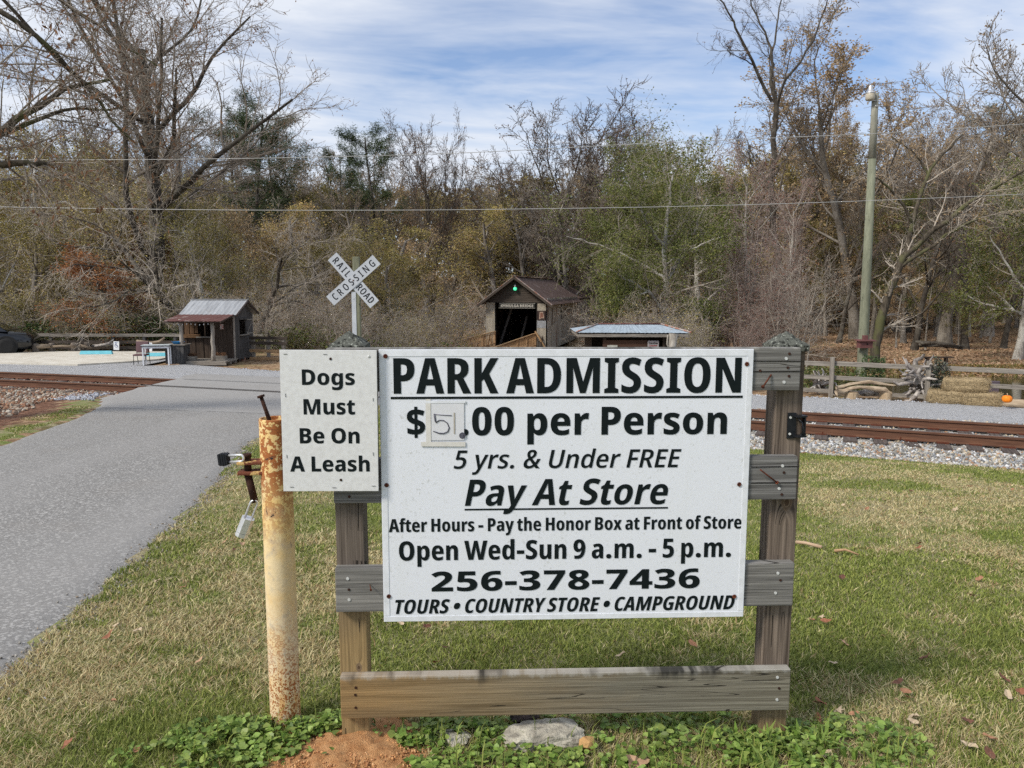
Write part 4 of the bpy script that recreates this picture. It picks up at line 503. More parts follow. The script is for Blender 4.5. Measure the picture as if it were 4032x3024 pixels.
def bark(name, c1, c2, c3=None, bump=.6, patch=None):
    m, g, fin = new_mat(name)
    v, r = ocoord(g)
    n1 = g.noise(g.mp(v, (3.5, 3.5, .8)), 3, 5, .65); n2 = g.noise(v, 1.2, 4, .6)
    col = g.mix(g.rg(n1, .38, .62), c1, c2)
    if c3: col = g.mix(g.rg(n2, .48, .60, 0, .85), col, c3)
    col = g.mix(g.m('MULTIPLY', r, .35), col, tuple(x * .55 for x in c2))
    return fin(col, .9, 0, g.bump(n1, bump, .03), .15)
M['bark_dark'] = bark('dark_bark', (.030, .025, .020), (.10, .085, .07), (.13, .12, .10))
M['bark_grey'] = bark('grey_bark', (.11, .095, .078), (.25, .22, .185), (.33, .30, .26))
M['bark_pale'] = bark('pale_bark', (.19, .17, .145), (.42, .39, .345), (.56, .54, .49))
M['bark_twig'] = bark('twig_bark', (.17, .14, .115), (.37, .32, .265), bump=0)
M['bark_white'] = bark('white_bark', (.46, .44, .40), (.66, .64, .60), (.30, .27, .23))
M['bark_twig_l'] = bark('light_twig_bark', (.28, .24, .195), (.52, .46, .39), bump=0)
M['bark_twig_d'] = bark('dark_twig_bark', (.08, .066, .054), (.17, .145, .12), bump=0)
M['bark_pink'] = bark('pinkish_twig_bark', (.24, .18, .155), (.44, .36, .31), bump=0)
M['bark_mossy'] = bark('mossy_bark', (.035, .028, .02), (.12, .10, .075), (.11, .115, .045))
def leafmat(name, stops, trans=.2, var=.5):
    m, g, fin = new_mat(name)
    isl = g.n('NewGeometry').outputs['Random Per Island']
    r = g.n('ObjectInfo').outputs['Random']
    tc = g.n('TexCoord').outputs['Object']
    f = g.m('ADD', g.m('MULTIPLY', isl, .6), g.m('MULTIPLY', g.rg(g.noise(tc, .45, 2, .5), .3, .7), .4))
    f = g.m('ADD', f, g.m('MULTIPLY', g.m('SUBTRACT', r, .5), var), clamp=True)
    return fin(g.ramp(f, stops), .7, 0, None, .15, trans=trans)
M['lf_olive'] = leafmat('olive_leaves', [(0, (0.122, 0.116, 0.037)), (.4, (0.270, 0.232, 0.074)), (.75, (0.392, 0.309, 0.117)), (1, (0.487, 0.322, 0.148))])
M['lf_green'] = leafmat('oak_green_leaves', [(0, (0.062, 0.083, 0.025)), (.5, (0.150, 0.172, 0.051)), (.85, (0.237, 0.226, 0.074)), (1, (0.362, 0.273, 0.103))], .3, .2)
M['lf_pine'] = leafmat('pine_needles', [(0, (0.026, 0.045, 0.019)), (.6, (0.062, 0.089, 0.036)), (1, (0.114, 0.134, 0.057))], .1, .15)
M['lf_tan'] = leafmat('tan_leaves', [(0, (0.183, 0.120, 0.063)), (.5, (0.366, 0.250, 0.136)), (1, (0.526, 0.392, 0.230))], .3)
M['lf_brown'] = leafmat('brown_leaves', [(0, (0.094, 0.051, 0.031)), (.5, (0.229, 0.119, 0.062)), (1, (0.354, 0.198, 0.114))], .25)
M['lf_rust'] = leafmat('rust_leaves', [(0, (0.135, 0.050, 0.024)), (.5, (0.291, 0.114, 0.048)), (1, (0.416, 0.208, 0.085))], .3)
M['lf_red'] = leafmat('maroon_leaves', [(0, (0.114, 0.045, 0.038)), (.5, (0.229, 0.089, 0.071)), (1, (0.333, 0.158, 0.114))], .25)
M['lf_mix'] = leafmat('mixed_autumn_leaves', [(0, (0.115, 0.097, 0.056)), (.4, (0.257, 0.199, 0.105)), (.75, (0.379, 0.270, 0.142)), (1, (0.514, 0.347, 0.185))], .25)
def rooft(name, base, rustc, amt, scale=1.2, rough=.5, metal=.4):
    m, g, fin = new_mat(name)
    v, r = ocoord(g)
    a = g.noise(v, scale, 5, .7); b = g.noise(g.mp(v, (3, .6, 1)), 2.5, 4, .6)
    col = g.mix(g.rg(b, .35, .7), base, tuple(x * .68 for x in base))
    col = g.mix(g.rg(a, amt, amt + .12), col, rustc)
    return fin(col, rough, metal, None, .4)
M['roof_blue'] = rooft('pale_blue_tin', (.36, .43, .49), (.25, .21, .18), .60, rough=.6, metal=.1)
M['roof_grey'] = rooft('grey_tin', (.36, .375, .395), (.27, .265, .26), .6, rough=.6, metal=.1)
M['roof_red'] = rooft('rusted_red_tin', (.125, .05, .042), (.30, .24, .22), .56, 2.5, .85, .1)
M['roof_brown'] = rooft('rusted_brown_tin', (.10, .065, .056), (.19, .15, .14), .56, 1.2, .8, .1)
M['trim_rust'] = rooft('rust_streaked_flashing', (.40, .35, .32), (.33, .12, .065), .47, 3., .7, .1)
M['siding'] = None
def siding():
    m, g, fin = new_mat('weathered_siding')
    v, r = ocoord(g, 60)
    a = g.noise(g.mp(v, (6, 6, .5)), 1.0, 5, .65); b = g.noise(g.mp(v, (.8, .8, .5)), 1, 2)
    s = g.m('SINE', g.m('MULTIPLY', g.n('SeparateXYZ', {0: v}).outputs[1], 70.))
    col = g.mix(g.rg(a, .35, .68), (.24, .235, .22), (.62, .60, .56))
    col = g.mix(g.rg(b, .56, .66, 0, .7), col, (.19, .085, .05))
    col = g.mix(g.m('MULTIPLY', r, .3), col, (.14, .135, .13))
    return fin(col, .8, .1, g.bump(s, .25, .01), .2)
M['siding'] = siding()
M['tin_cream'] = rooft('cream_tin', (.42, .38, .31), (.34, .20, .11), .60, 2., .7, .1)
M['blue_paint'] = basic('pale_blue_paint', (.16, .52, .62), (.13, .45, .54), 5, .6)
M['handicap_blue'] = basic('handicap_blue', (.03, .06, .22), None, 5, .5)
M['maroon_vinyl'] = basic('mauve_vinyl', (.15, .085, .09), (.12, .07, .075), 12, .5)
M['chair_frame'] = basic('chair_frame_dark', (.02, .02, .025), None, 5, .4)
M['car_paint'] = basic('black_car_paint', (.006, .007, .009), None, 5, .12, 0, 0, spec=.7)
M['car_glass'] = basic('car_glass', (.01, .012, .013), None, 5, .05, 0, 0, spec=.8)
M['tyre'] = basic('tyre_rubber', (.012, .012, .013), (.02, .02, .02), 30, .8)
M['hub'] = basic('grey_hub', (.16, .16, .17), None, 5, .35, .8)
M['straw'] = basic('straw_bale', (.46, .36, .21), (.22, .16, .09), 45, .95, 0, 1., stretch=(1, 1, 2.5), bs=2)
M['pumpkin'] = basic('pumpkin_orange', (.90, .26, .012), (.72, .18, .01), 4, .5)
M['drift'] = wood('driftwood', (.18, .12, .075), (.56, .45, .32), 'X', grain=14, crack=2., contrast=1.2)
M['drift_grey'] = basic('bleached_roots', (.50, .46, .42), (.15, .13, .12), 6, .9, 0, .7)
M['log'] = wood('bare_log', (.14, .10, .07), (.42, .34, .25), 'X', grain=10, objvar=.4)
M['stump'] = bark('stump_bark', (.07, .055, .045), (.22, .19, .16))
M['stump_fresh'] = wood('sawn_stump', (.32, .22, .13), (.58, .45, .30), 'Z', grain=12)
M['pole'] = wood('green_treated_pole', (.12, .13, .09), (.29, .30, .215), 'Z', grain=10, crack=.7, contrast=.8)
M['pole_top'] = wood('grey_pole_wood', (.16, .16, .13), (.34, .33, .27), 'Z', grain=25)
M['birdhouse'] = basic('maroon_board', (.16, .065, .06), (.12, .05, .048), 8, .7)
M['plastic_grey'] = basic('mauve_plastic', (.13, .10, .125), (.10, .08, .10), 6, .5)
M['lamp_alu'] = basic('lamp_aluminium', (.62, .62, .62), None, 5, .35, .6)
M['lamp_refr'] = basic('lamp_refractor', (.42, .37, .28), (.50, .46, .38), 20, .3)
M['wire'] = basic('grey_wire', (.48, .47, .45), (.36, .36, .34), 2, .5, .3)
M['xb_white'] = basic('reflective_white', (.54, .56, .60), (.47, .49, .53), 6, .4)
M['xb_black'] = basic('sign_black', (.012, .012, .016), None, 5, .5)
M['blue_sign'] = basic('blue_sign', (.02, .08, .36), None, 5, .4)
M['lichen_rock'] = basic('pale_object', (.75, .76, .78), (.62, .63, .66), 5, .6)
M['ivy'] = vcol_mat('ivy_leaf', .5, .2)

# ------------------------------------------------------------------ terrain
def sst(a, b, x):
    t = np.clip((x - a) / (b - a), 0, 1); return t * t * (3 - 2 * t)
def yc(x):
    xx = np.clip(x, -18, 13)
    return -.003 * xx * xx - .3756 * xx + 17.245 + (x - xx) * (-.3756 - .006 * xx)
def tdist(x, y): return (y - yc(x)) * .935
def zroad(y): return -.95 * np.clip((y - 2.5) / 15, 0, 1)
XR_Y = [-9, 2.8, 3.7, 4.4, 5.6, 6.8, 8.25, 10.1, 14, 16.5, 19.5, 21]; XR_X = [-1.75, -2.0, -2.13, -2.24, -2.45, -2.68, -3.0, -3.43, -3.3, -2.6, -2.0, -1.8]
XL_Y = [-9, 0, 9.9, 11.1, 13, 15.4, 17.5, 19.5, 21.2, 23]; XL_X = [-5.6, -5.9, -6.72, -7.1, -7.6, -8.45, -9.57, -9.6, -9.5, -9.5]
def xr(y): return np.interp(y, XR_Y, XR_X)
def xl(y): return np.interp(y, XL_Y, XL_X)
GB_X = [-60, -30, -17.7, -12.9, -11.5, -7.6, 6.1, 8.9, 11.7, 30, 80]; GB_Y = [33, 28.5, 26.4, 26.6, 27.2, 25.0, 19.5, 18.75, 17.5, 10.5, -9]
def gb(x): return np.interp(x, GB_X, GB_Y)
def ground(x, y):
    x = np.asarray(x, float); y = np.asarray(y, float)
    t = tdist(x, y); ye = yc(x) - 2.35
    s = np.clip((y - 2.2) / np.maximum(ye - 2.2, 1), 0, 1)
    lawn = -1.22 * s
    zr = zroad(y)
    wr = sst(0, 4.5, x - xr(y)); wl = sst(0, 3.5, xl(y) - y * 0 - x)
    z = np.where(x > (xr(y) + xl(y)) / 2, zr * (1 - wr) + lawn * wr, zr * (1 - wl) + np.minimum(lawn, zr) * wl)
    onr = (x > xl(y) + .12) & (x < xr(y) - .12)
    z = np.where(onr & (t < 1), zr - .05, z)
    bed = -1.165 - .08 * sst(1.45, 2.3, np.abs(t))
    bedroad = np.where(onr, np.minimum(bed, zr - .06), bed)
    z = np.where(t > -2.2, bedroad, z)
    z = np.where(t > 1.0, -1.16, z)
    a = y - gb(x)
    # right: bank of the creek; centre: gentle fall to the bridge; left: parking then a fall
    zr_ = -1.16 - 2.3 * sst(1.8, 8.0, a)
    zc_ = -1.16 - 1.45 * sst(4.0, 13.0, a)
    zl_ = -1.2 - 1.4 * sst(33.5, 41, y)
    wR = sst(2.5, 5.5, x); wL = sst(-7.0, -9.5, x)
    zf = zc_ * (1 - wR) + zr_ * wR; zf = zf * (1 - wL) + zl_ * wL
    z = np.where(a > 0, zf, z)
    far = -2.6 + 0 * x
    bank = sst(39.2, 41.8, y)
    z = np.where(a > 0, z * (1 - bank) + far * bank, z)
    hill = 7 * sst(88, 170, y) + .012 * np.maximum(y - 170, 0)
    z = z + hill + .10 * np.sin(x * .31 + 1) * np.sin(y * .23) * sst(40, 55, y)
    z = z - .85 * sst(-15, -10, x) * sst(8, 4, x) * sst(36, 45, y) * sst(78, 64, y)
    z = z + 2.0 * sst(45, 90, np.abs(x)) * sst(20, 50, y)
    return z
xs = np.concatenate([np.linspace(-700, -60, 22), np.arange(-55, -22, 1.2), np.arange(-21, -8, .4), np.arange(-8, 4, .2), np.arange(4, 20, .35), np.arange(20, 60, 1.2), np.linspace(62, 700, 22)])
ys = np.concatenate([np.linspace(-60, -10, 6), np.arange(-8, 1.6, .5), np.arange(1.6, 24, .16), np.arange(24, 46, .4), np.arange(46, 100, 2), np.linspace(105, 1200, 30)])
XX, YY = np.meshgrid(xs, ys); ZZ = ground(XX, YY)
jit = .003 * np.sin(XX * 9.1) * np.sin(YY * 8.3 + XX) + .002 * np.sin(XX * 23 + YY * 5)
tt_ = tdist(XX, YY); onroad = (XX > xl(YY) - .05) & (XX < xr(YY) + .05) & (tt_ < 2)
ZZ = ZZ + np.where(onroad, 0, jit)
nx, ny = len(xs), len(ys)
i = np.arange(nx - 1)[None]; j = np.arange(ny - 1)[:, None]
q = (j * nx + i)
Q = np.stack([q, q + 1, q + nx + 1, q + nx], -1).reshape(-1, 4)
lawnm = ((XX > xr(YY) - .45) & (tt_ < -2.3)).astype(float)
vl = xl(YY) - XX          # verge left of the road
lawnm = np.where((vl > 0) & (tt_ < -2.3), ((vl < .35 + .25 * np.sin(YY * 1.3)) | (YY < 8.5)).astype(float), lawnm)
dirtm = ((vl > .7) & (tt_ < -2.3) & (YY > 8.2)).astype(float)
balm = ((np.abs(tt_) < 2.3)).astype(float)
zone = np.stack([lawnm, dirtm, balm, np.ones_like(XX)], -1).reshape(-1, 4)
gr = ob_np('ground', np.stack([XX, YY, ZZ], -1).reshape(-1, 3), Q, M['ground'], smooth=True, cols={'zones': zone})
tag(gr, kind='structure')

def sheet(name, rows, mat, thick=0., lift=0., zf=None):
    """rows: list of lists of (x,y) of equal length"""
    A = np.array(rows, float); n, m_ = A.shape[:2]
    Z = (zf or ground)(A[..., 0], A[..., 1]) + lift
    V = np.concatenate([A, Z[..., None]], -1).reshape(-1, 3)
    i = np.arange(m_ - 1)[None]; j = np.arange(n - 1)[:, None]; q = j * m_ + i
    Qd = np.stack([q, q + 1, q + m_ + 1, q + m_], -1).reshape(-1, 4)
    o = ob_np(name, V, Qd, mat, smooth=True); return tag(o, kind='structure')
# asphalt road with a ragged edge, running up to the crossing
rows = []
for y in np.concatenate([np.arange(-8, 2, .5), np.arange(2, 23.2, .16)]):
    l, r_ = float(xl(y)), float(xr(y))
    l += .06 * math.sin(y * 2.1) + .03 * math.sin(y * 5.3) - .05; r_ += .035 * math.sin(y * 2.9 + 1) + .02 * math.sin(y * 7.1) + .05
    rows.append([(l + (r_ - l) * k / 40, y) for k in range(41)])
A = np.array(rows)
def zas(x, y):
    t = tdist(x, y); z = zroad(y) + .012 - .055 * sst(-.22, .02, np.maximum(xl(y) - x, x - xr(y)))
    # two flangeway slots along the rails
    sl_ = (np.abs(np.abs(t) - .67) < .05)
    z = np.where((t > .9), -.965 - .05 * sst(1.5, 3, t), z)
    return z
# clip the sheet beyond the far rail (it fades into the gravel)
rows = [r for r in rows if True]
keep = []
for r in rows:
    keep.append([(x, min(y, float(yc(x)) + 2.6)) for x, y in r])
road = sheet('road', keep, M['asphalt'], zf=zas)
# gravel road along the track
rows = []
for x in np.concatenate([np.arange(-60, -20, 2), np.arange(-20, 16, .5), np.arange(16, 60, 2)]):
    y0 = float(yc(x)) + .98; y1 = float(gb(x)) + .08 * math.sin(x * 3.1) + .06 * math.sin(x * 7.7)
    rows.append([(x, y0 + (y1 - y0) * k / 16) for k in range(17)])
def zgr(x, y):
    t = tdist(x, y); e = gb(x) - y
    return -1.01 - .07 * sst(1.05, 2.2, t) - .07 * sst(.4, 0, e)
gvl = sheet('gravel_road', rows, M['gravel'], zf=zgr)
# concrete parking pad (slab)
pad = [(-24, 28.6), (-18.2, 27.3), (-15.2, 26.75), (-14.15, 27.7), (-13.3, 28.8), (-13.4, 32.5), (-19.2, 32.4), (-24, 31.5)]
bm = bmesh.new(); vs = [bm.verts.new((a, b, -1.075)) for a, b in pad]; vb = [bm.verts.new((a, b, -1.3)) for a, b in pad]
bm.faces.new(vs)
for k in range(len(pad)): bm.faces.new((vs[k - 1], vb[k - 1], vb[k], vs[k]))
me = bpy.data.meshes.new('parking_pad'); bmesh.ops.recalc_face_normals(bm, faces=bm.faces); bm.to_mesh(me); bm.free(); me.materials.append(M['concrete'])
tag(link(bpy.data.objects.new('parking_pad', me)), kind='structure')
# gravel apron behind the pad, under car and log fence
rows = [[(x, 26.0 + (float(33.6) - 26.0) * k / 8) for k in range(9)] for x in np.arange(-40, -12.2, 1.)]
sheet('parking_gravel', rows, M['gravel'], zf=lambda x, y: np.full_like(x, -1.13) - .06 * sst(33, 33.6, y))
# creek
wv = [(1.5, 22, -3.0), (120, -30, -3.0), (120, 41.5, -3.0), (1.5, 41.5, -3.0)]
tag(poly_ob('creek_water', wv, [(0, 1, 2, 3)], M['water']), kind='structure')

# ------------------------------------------------------------------ railway track
trk = empty('railway_track', (0, 0, 0), label='rusty railway track on pale ballast crossing behind the signs', cat='railway track')
def trackpt(x, off, z):
    dx = -.3756 - .006 * max(-18, min(13, x)); n = Vector((-dx, 1)).normalized()
    return Vector((x + n.x * off, float(yc(x)) + n.y * off, z))
prof = [(-.07, 0), (.07, 0), (.07, .012), (.012, .03), (.012, .125), (.036, .135), (.036, .168), (.028, .175), (-.028, .175), (-.036, .168), (-.036, .135), (-.012, .125), (-.012, .03), (-.07, .012)]
def rail(off, z0):
    V = []; Fs = []; xsr = np.arange(-44, 40, 1.0); n = len(prof); mi = []
    for x in xsr:
        for u, w in prof:
            p = trackpt(x, off + u, z0 + w); V.append(tuple(p))
    for a in range(len(xsr) - 1):
        for k in range(n):
            Fs.append((a * n + k, a * n + (k + 1) % n, (a + 1) * n + (k + 1) % n, (a + 1) * n + k)); mi.append(1 if k in (7,) else 0)
    o = poly_ob('rail', V, Fs, [M['rail'], M['rail_top']], trk)
    for p, m_ in zip(o.data.polygons, mi): p.material_index = m_
    bm = bmesh.new(); bm.from_mesh(o.data); bmesh.ops.recalc_face_normals(bm, faces=bm.faces); bm.to_mesh(o.data); bm.free()
    return o
rail(-.75, -1.125); rail(.75, -1.125)
tie_me = None
x = -20.
TX = []
while x < 16:
    p = trackpt(x, 0, -1.20)
    ang = math.atan(-.3756 - .006 * max(-18, min(13, x)))
    TX.append(x)
    if not (-9.2 < p.x < -2.2):
        if tie_me is None:
            tieo = box('tie', (.23, 2.6, .16), p, M['tie'], trk, (0, 0, ang), .012, .004); tie_me = tieo.data
            plo = box('tie_plate', (.19, .30, .018), trackpt(x, -.75, -1.117), M['rust'], trk, (0, 0, ang)); pl_me = plo.data
        else:
            o = bpy.data.objects.new('tie', tie_me); link(o, trk); o.location = p; o.rotation_euler = (0, 0, ang + rnd.uniform(-.03, .03))
            o.location.z += rnd.uniform(-.012, .006)
            o = bpy.data.objects.new('tie_plate', pl_me); link(o, trk); o.location = trackpt(x, -.75, -1.117); o.rotation_euler = (0, 0, ang)
        o = bpy.data.objects.new('tie_plate', pl_me); link(o, trk); o.location = trackpt(x, .75, -1.117); o.rotation_euler = (0, 0, ang)
    x += .5 * math.cos(ang)
for off, wd, mt in ((-.675, .055, M['tyre']), (.675, .030, M['black_metal']), (-.815, .02, M['tyre'])):
    V = []; xsr = np.arange(-9.3, -1.7, .25)
    for x in xsr:
        for u in (-wd / 2, wd / 2): V.append(tuple(trackpt(x, off + u, -.926)))
    poly_ob('flangeway_strip', V, [(2 * a, 2 * a + 1, 2 * a + 3, 2 * a + 2) for a in range(len(xsr) - 1)], mt, trk)
V = []
for x in xsr:
    for u in (-.035, .035): V.append(tuple(trackpt(x, -.75 + u, -.9235)))
poly_ob('rail_head', V, [(2 * a, 2 * a + 1, 2 * a + 3, 2 * a + 2) for a in range(len(xsr) - 1)], M['rail_top'], trk)
# a few track spikes / anchors beside the near rail
for xs_ in (3.7, 4.9, 6.1, 7.3):
    o = box('spike', (.02, .02, .05), trackpt(xs_, -.86, -1.09), M['rust'], trk)

# ballast and stones
ICO = bmesh.new(); bmesh.ops.create_icosphere(ICO, subdivisions=1, radius=1)
icoV = np.array([v.co[:] for v in ICO.verts]); icoF = np.array([[v.index for v in f.verts] for f in ICO.faces]); ICO.free()
def rotmats(n, r, full=True):
    a = r.uniform(0, 2 * np.pi, n); u = r.normal(size=(n, 3)); u /= np.linalg.norm(u, axis=1, keepdims=True)
    c, s = np.cos(a), np.sin(a); K = np.zeros((n, 3, 3))
    K[:, 0, 1] = -u[:, 2]; K[:, 0, 2] = u[:, 1]; K[:, 1, 0] = u[:, 2]; K[:, 1, 2] = -u[:, 0]; K[:, 2, 0] = -u[:, 1]; K[:, 2, 1] = u[:, 0]
    return np.eye(3) + s[:, None, None] * K + (1 - c)[:, None, None] * (K @ K)
def stones(name, P, size, pal, seed, label):
    r = np.random.default_rng(seed); n = len(P)
    B = icoV[None] * (1 + r.uniform(-.28, .28, (n, len(icoV), 1)))
    B = B * (size[:, None, None] * r.uniform(.55, 1.1, (n, 1, 3)))
    V = np.einsum('nij,nkj->nki', rotmats(n, r), B) + P[:, None]
    Fx = (icoF[None] + (np.arange(n) * len(icoV))[:, None, None]).reshape(-1, 3)
    c = np.array(pal)[r.integers(0, len(pal), n)] * r.uniform(.7, 1.2, (n, 1))
    c = np.concatenate([c, np.ones((n, 1))], 1); C_ = np.repeat(c, len(icoV), 0)
    return tag(ob_np(name, V.reshape(-1, 3), Fx, M['stone'], cols={'col': C_}), label, 'gravel', kind='stuff')
PAL = [(.36, .37, .38), (.50, .50, .48), (.25, .26, .28), (.44, .36, .25), (.56, .56, .56), (.17, .175, .18), (.34, .21, .13), (.42, .39, .33), (.30, .285, .25), (.22, .20, .17)]
PALD = [(.31, .25, .19), (.40, .34, .27), (.22, .16, .12), (.27, .14, .085), (.46, .42, .36), (.18, .10, .07), (.32, .19, .12)]
def scat(n, x0, x1, t0, t1, r):
    X = r.uniform(x0, x1, n); T_ = r.uniform(t0, t1, n); Y = yc(X) + T_ / .935
    return X, Y, T_
r = np.random.default_rng(3)
X, Y, T_ = scat(15000, .8, 11.5, -2.42, -.62, r)
s = r.uniform(.014, .034, len(X)); P1 = np.stack([X, Y, ground(X, Y) + s * .35], -1)
TXa = np.array(TX); ntie = lambda X, T_: np.min(np.abs((X + .34 * T_)[:, None] - TXa[None]), 1)
keep_ = ~((T_ > -1.36) & (ntie(X, T_) < .125)) | (r.random(len(X)) < .03)
X2, Y2, T2 = scat(6400, .8, 12.5, -.66, .66, r); s2 = r.uniform(.014, .032, len(X2))
keep2 = ~(ntie(X2, T2) < .12) | (r.random(len(X2)) < .05)
P2 = np.stack([X2, Y2, ground(X2, Y2) + s2 * .3], -1)
X3, Y3, T3 = scat(1500, 3.6, 12.5, .86, 1.25, r); s3 = r.uniform(.012, .03, len(X3)); P3 = np.stack([X3, Y3, np.full(len(X3), -1.02) + s3 * .3], -1)
Pz = np.concatenate([P1[keep_], P2[keep2], P3]); sz = np.concatenate([s[keep_], s2[keep2], s3])
stones('ballast_stones', Pz, sz, PAL, 4, 'pale grey and tan ballast stones along the right stretch of track')
X, Y, T_ = scat(2600, -22, -9.6, -.66, .66, r); s = r.uniform(.022, .042, len(X)); P1 = np.stack([X, Y, ground(X, Y) + s * .5], -1)
X2 = r.uniform(-19, -7.2, 11000); T2 = -.9 - 7.5 * r.random(11000) ** 1.9; Y2 = yc(X2) + T2 / .935
k = (X2 < xl(Y2) - .25 - .5 * np.clip(-T2 - 2, 0, 2)); X2, Y2, T2 = X2[k], Y2[k], T2[k]
s2 = r.uniform(.018, .05, len(X2)) * (1 + .2 * (T2 < -4)); P2 = np.stack([X2, Y2, ground(X2, Y2) + s2 * .35], -1)
stones('ballast_stones', np.concatenate([P1, P2]), np.concatenate([s, s2]), PALD, 5, 'brownish ballast stones and red dirt left of the crossing')
# bluish fresh stones by the road edge
X2 = r.uniform(-10.6, -7.9, 1700); T2 = r.uniform(-3.4, -.9, 1700); Y2 = yc(X2) + T2 / .935; k = (X2 < xl(Y2) - .05) & (X2 > xl(Y2) - 1.1); X2, Y2 = X2[k], Y2[k]
s2 = r.uniform(.015, .035, len(X2)); stones('ballast_stones', np.stack([X2, Y2, ground(X2, Y2) + s2 * .5], -1), s2, [(.40, .42, .47), (.50, .52, .56), (.33, .34, .38)], 6, 'bluish grey crushed stones against the left road edge')
# grit along the crumbling right edge of the road
Y2 = 2.2 * (12 / 2.2) ** r.random(2800); X2 = xr(Y2) + r.normal(-.03, .06, 2800); s2 = r.uniform(.002, .006, 2800) * (1 + .10 * Y2)
stones('road_grit', np.stack([X2, Y2, np.maximum(zas(X2, Y2), ground(X2, Y2)) + s2 * .3], -1), s2, [(.27, .26, .24), (.36, .34, .31), (.20, .18, .16), (.33, .27, .20)], 8, 'grit and small stones along the crumbling edge of the asphalt')
# loose stones in the gravel road edge
X2 = r.uniform(-9, 13, 2600); Y2 = gb(X2) - r.random(2600) ** 2 * .5; s2 = r.uniform(.008, .024, 2600)
stones('loose_gravel', np.stack([X2, Y2, zgr(X2, Y2) + s2 * .3], -1), s2, [(.40, .42, .46), (.52, .54, .58)], 7, 'loose blue-grey gravel along the far edge of the gravel road')

# ------------------------------------------------------------------ grass
def vnoise(x, y, s, seed):
    r = np.random.default_rng(seed); T = r.random((64, 64))
    u, v = x * s, y * s; iu, iv = np.floor(u).astype(int), np.floor(v).astype(int); fu, fv = u - iu, v - iv
    fu = fu * fu * (3 - 2 * fu); fv = fv * fv * (3 - 2 * fv)
    g_ = lambda a, b: T[a % 64, b % 64]
    return (g_(iu, iv) * (1 - fu) + g_(iu + 1, iv) * fu) * (1 - fv) + (g_(iu, iv + 1) * (1 - fu) + g_(iu + 1, iv + 1) * fu) * fv
def soilmask(x, y):
    d = np.hypot((x + .56) / .27, (y - 2.36) / .30); d2 = np.hypot((x + .74) / .22, (y - 2.22) / .12)
    return np.minimum(d, d2) + .35 * (vnoise(x, y, 11, 8) - .5)
r = np.random.default_rng(21)
N = 620000
yy = 1.75 * (15.5 / 1.75) ** r.random(N)            # log spacing: even on screen
half = yy * .70 + .35
xx = r.uniform(-1, 1, N) * half
ok = (((xx > xr(yy) - .02 - .10 * vnoise(xx, yy, 5, 2)) & (tdist(xx, yy) < -2.28)) | ((xx < xl(yy) - .05) & (xx > xl(yy) - 1.1 * vnoise(xx, yy, 1.2, 3)) & (yy > 8.3) & (tdist(xx, yy) < -3.2)))
ok &= soilmask(xx, yy) > .95
hidden = (yy > 3.0) & (np.abs(xx / yy - .08) < .19) & (r.random(N) < .6) & (yy > 6.2)   # thinner where the big sign stands in front of it
ok &= ~hidden
xx, yy = xx[ok], yy[ok]; n = len(xx)
pn = .5 * vnoise(xx, yy, .9, 1) + .3 * vnoise(xx, yy, 3.1, 5) + .2 * vnoise(xx, yy, 9, 6)
gfrac = np.clip((pn - .45) * 4.2 + .45 + .22 * sst(9.5, 12, yy) + .25 * sst(2.6, 2.3, yy) * (xx < 1), .08, .95)
isg = r.random(n) < gfrac
hgt = np.where(isg, r.uniform(.014, .036, n), r.uniform(.012, .042, n)) * (1 + .3 * (pn - .5))
lean = np.where(isg, r.uniform(.2, 1.0, n), r.uniform(.5, 1.5, n))
wid = r.uniform(.0011, .0024, n) * np.clip(yy / 2.4, .9, 5.2)
az = r.uniform(0, 2 * np.pi, n); fa = az + r.uniform(-1.2, 1.2, n) + np.pi / 2
dx, dy = np.cos(az), np.sin(az); wx_, wy_ = np.cos(fa) * wid, np.sin(fa) * wid
z0 = ground(xx, yy) - .004
greens = np.array([(.165, .205, .045), (.22, .26, .06), (.125, .16, .036), (.26, .295, .072), (.30, .325, .088)])
straws = np.array([(.50, .43, .22), (.60, .52, .30), (.40, .33, .16), (.52, .45, .26), (.36, .25, .13)])
cb = np.where(isg[:, None], greens[r.integers(0, 5, n)], straws[r.integers(0, 5, n)]) * r.uniform(.75, 1.25, (n, 1))
near = yy < 5.5
def blades(sel, segs):
    x, y, z, h, l = xx[sel], yy[sel], z0[sel], hgt[sel], lean[sel]; m_ = len(x)
    a, b, c, d = dx[sel], dy[sel], wx_[sel], wy_[sel]
    pts = []
    ts = np.linspace(0, 1, segs + 1)
    for t in ts[:-1]:
        u = h * l * t ** 1.5; w = 1 - .45 * t; zz = z + h * (t - .35 * l * t * t * .6)
        pts += [np.stack([x + a * u - c * w, y + b * u - d * w, zz], -1), np.stack([x + a * u + c * w, y + b * u + d * w, zz], -1)]
    pts.append(np.stack([x + a * h * l, y + b * h * l, z + h * (1 - .21 * l)], -1))
    V = np.stack(pts, 1); k = V.shape[1]; base = (np.arange(m_) * k)[:, None]
    fs = []
    for s_ in range(segs - 1): fs.append(base + np.array([2 * s_, 2 * s_ + 1, 2 * s_ + 3, 2 * s_ + 2]))
    tri = base + np.array([2 * segs - 2, 2 * segs - 1, 2 * segs])
    col = np.concatenate([cb[sel], np.ones((m_, 1))], 1); C_ = np.repeat(col, k, 0)
    return V.reshape(-1, 3), ([np.concatenate(fs)] if fs else []), tri, C_
V1, q1, t1, c1 = blades(near, 2); V2, q2, t2, c2 = blades(~near, 1)
V = np.concatenate([V1, V2]); Fs = q1 + [np.concatenate([t1, t2 + len(V1)])]
tag(ob_np('grass', V, Fs, M['blade'], cols={'col': np.concatenate([c1, c2])}), 'short lawn grass mixed with dormant straw', 'grass', kind='stuff')
print('blades', n)
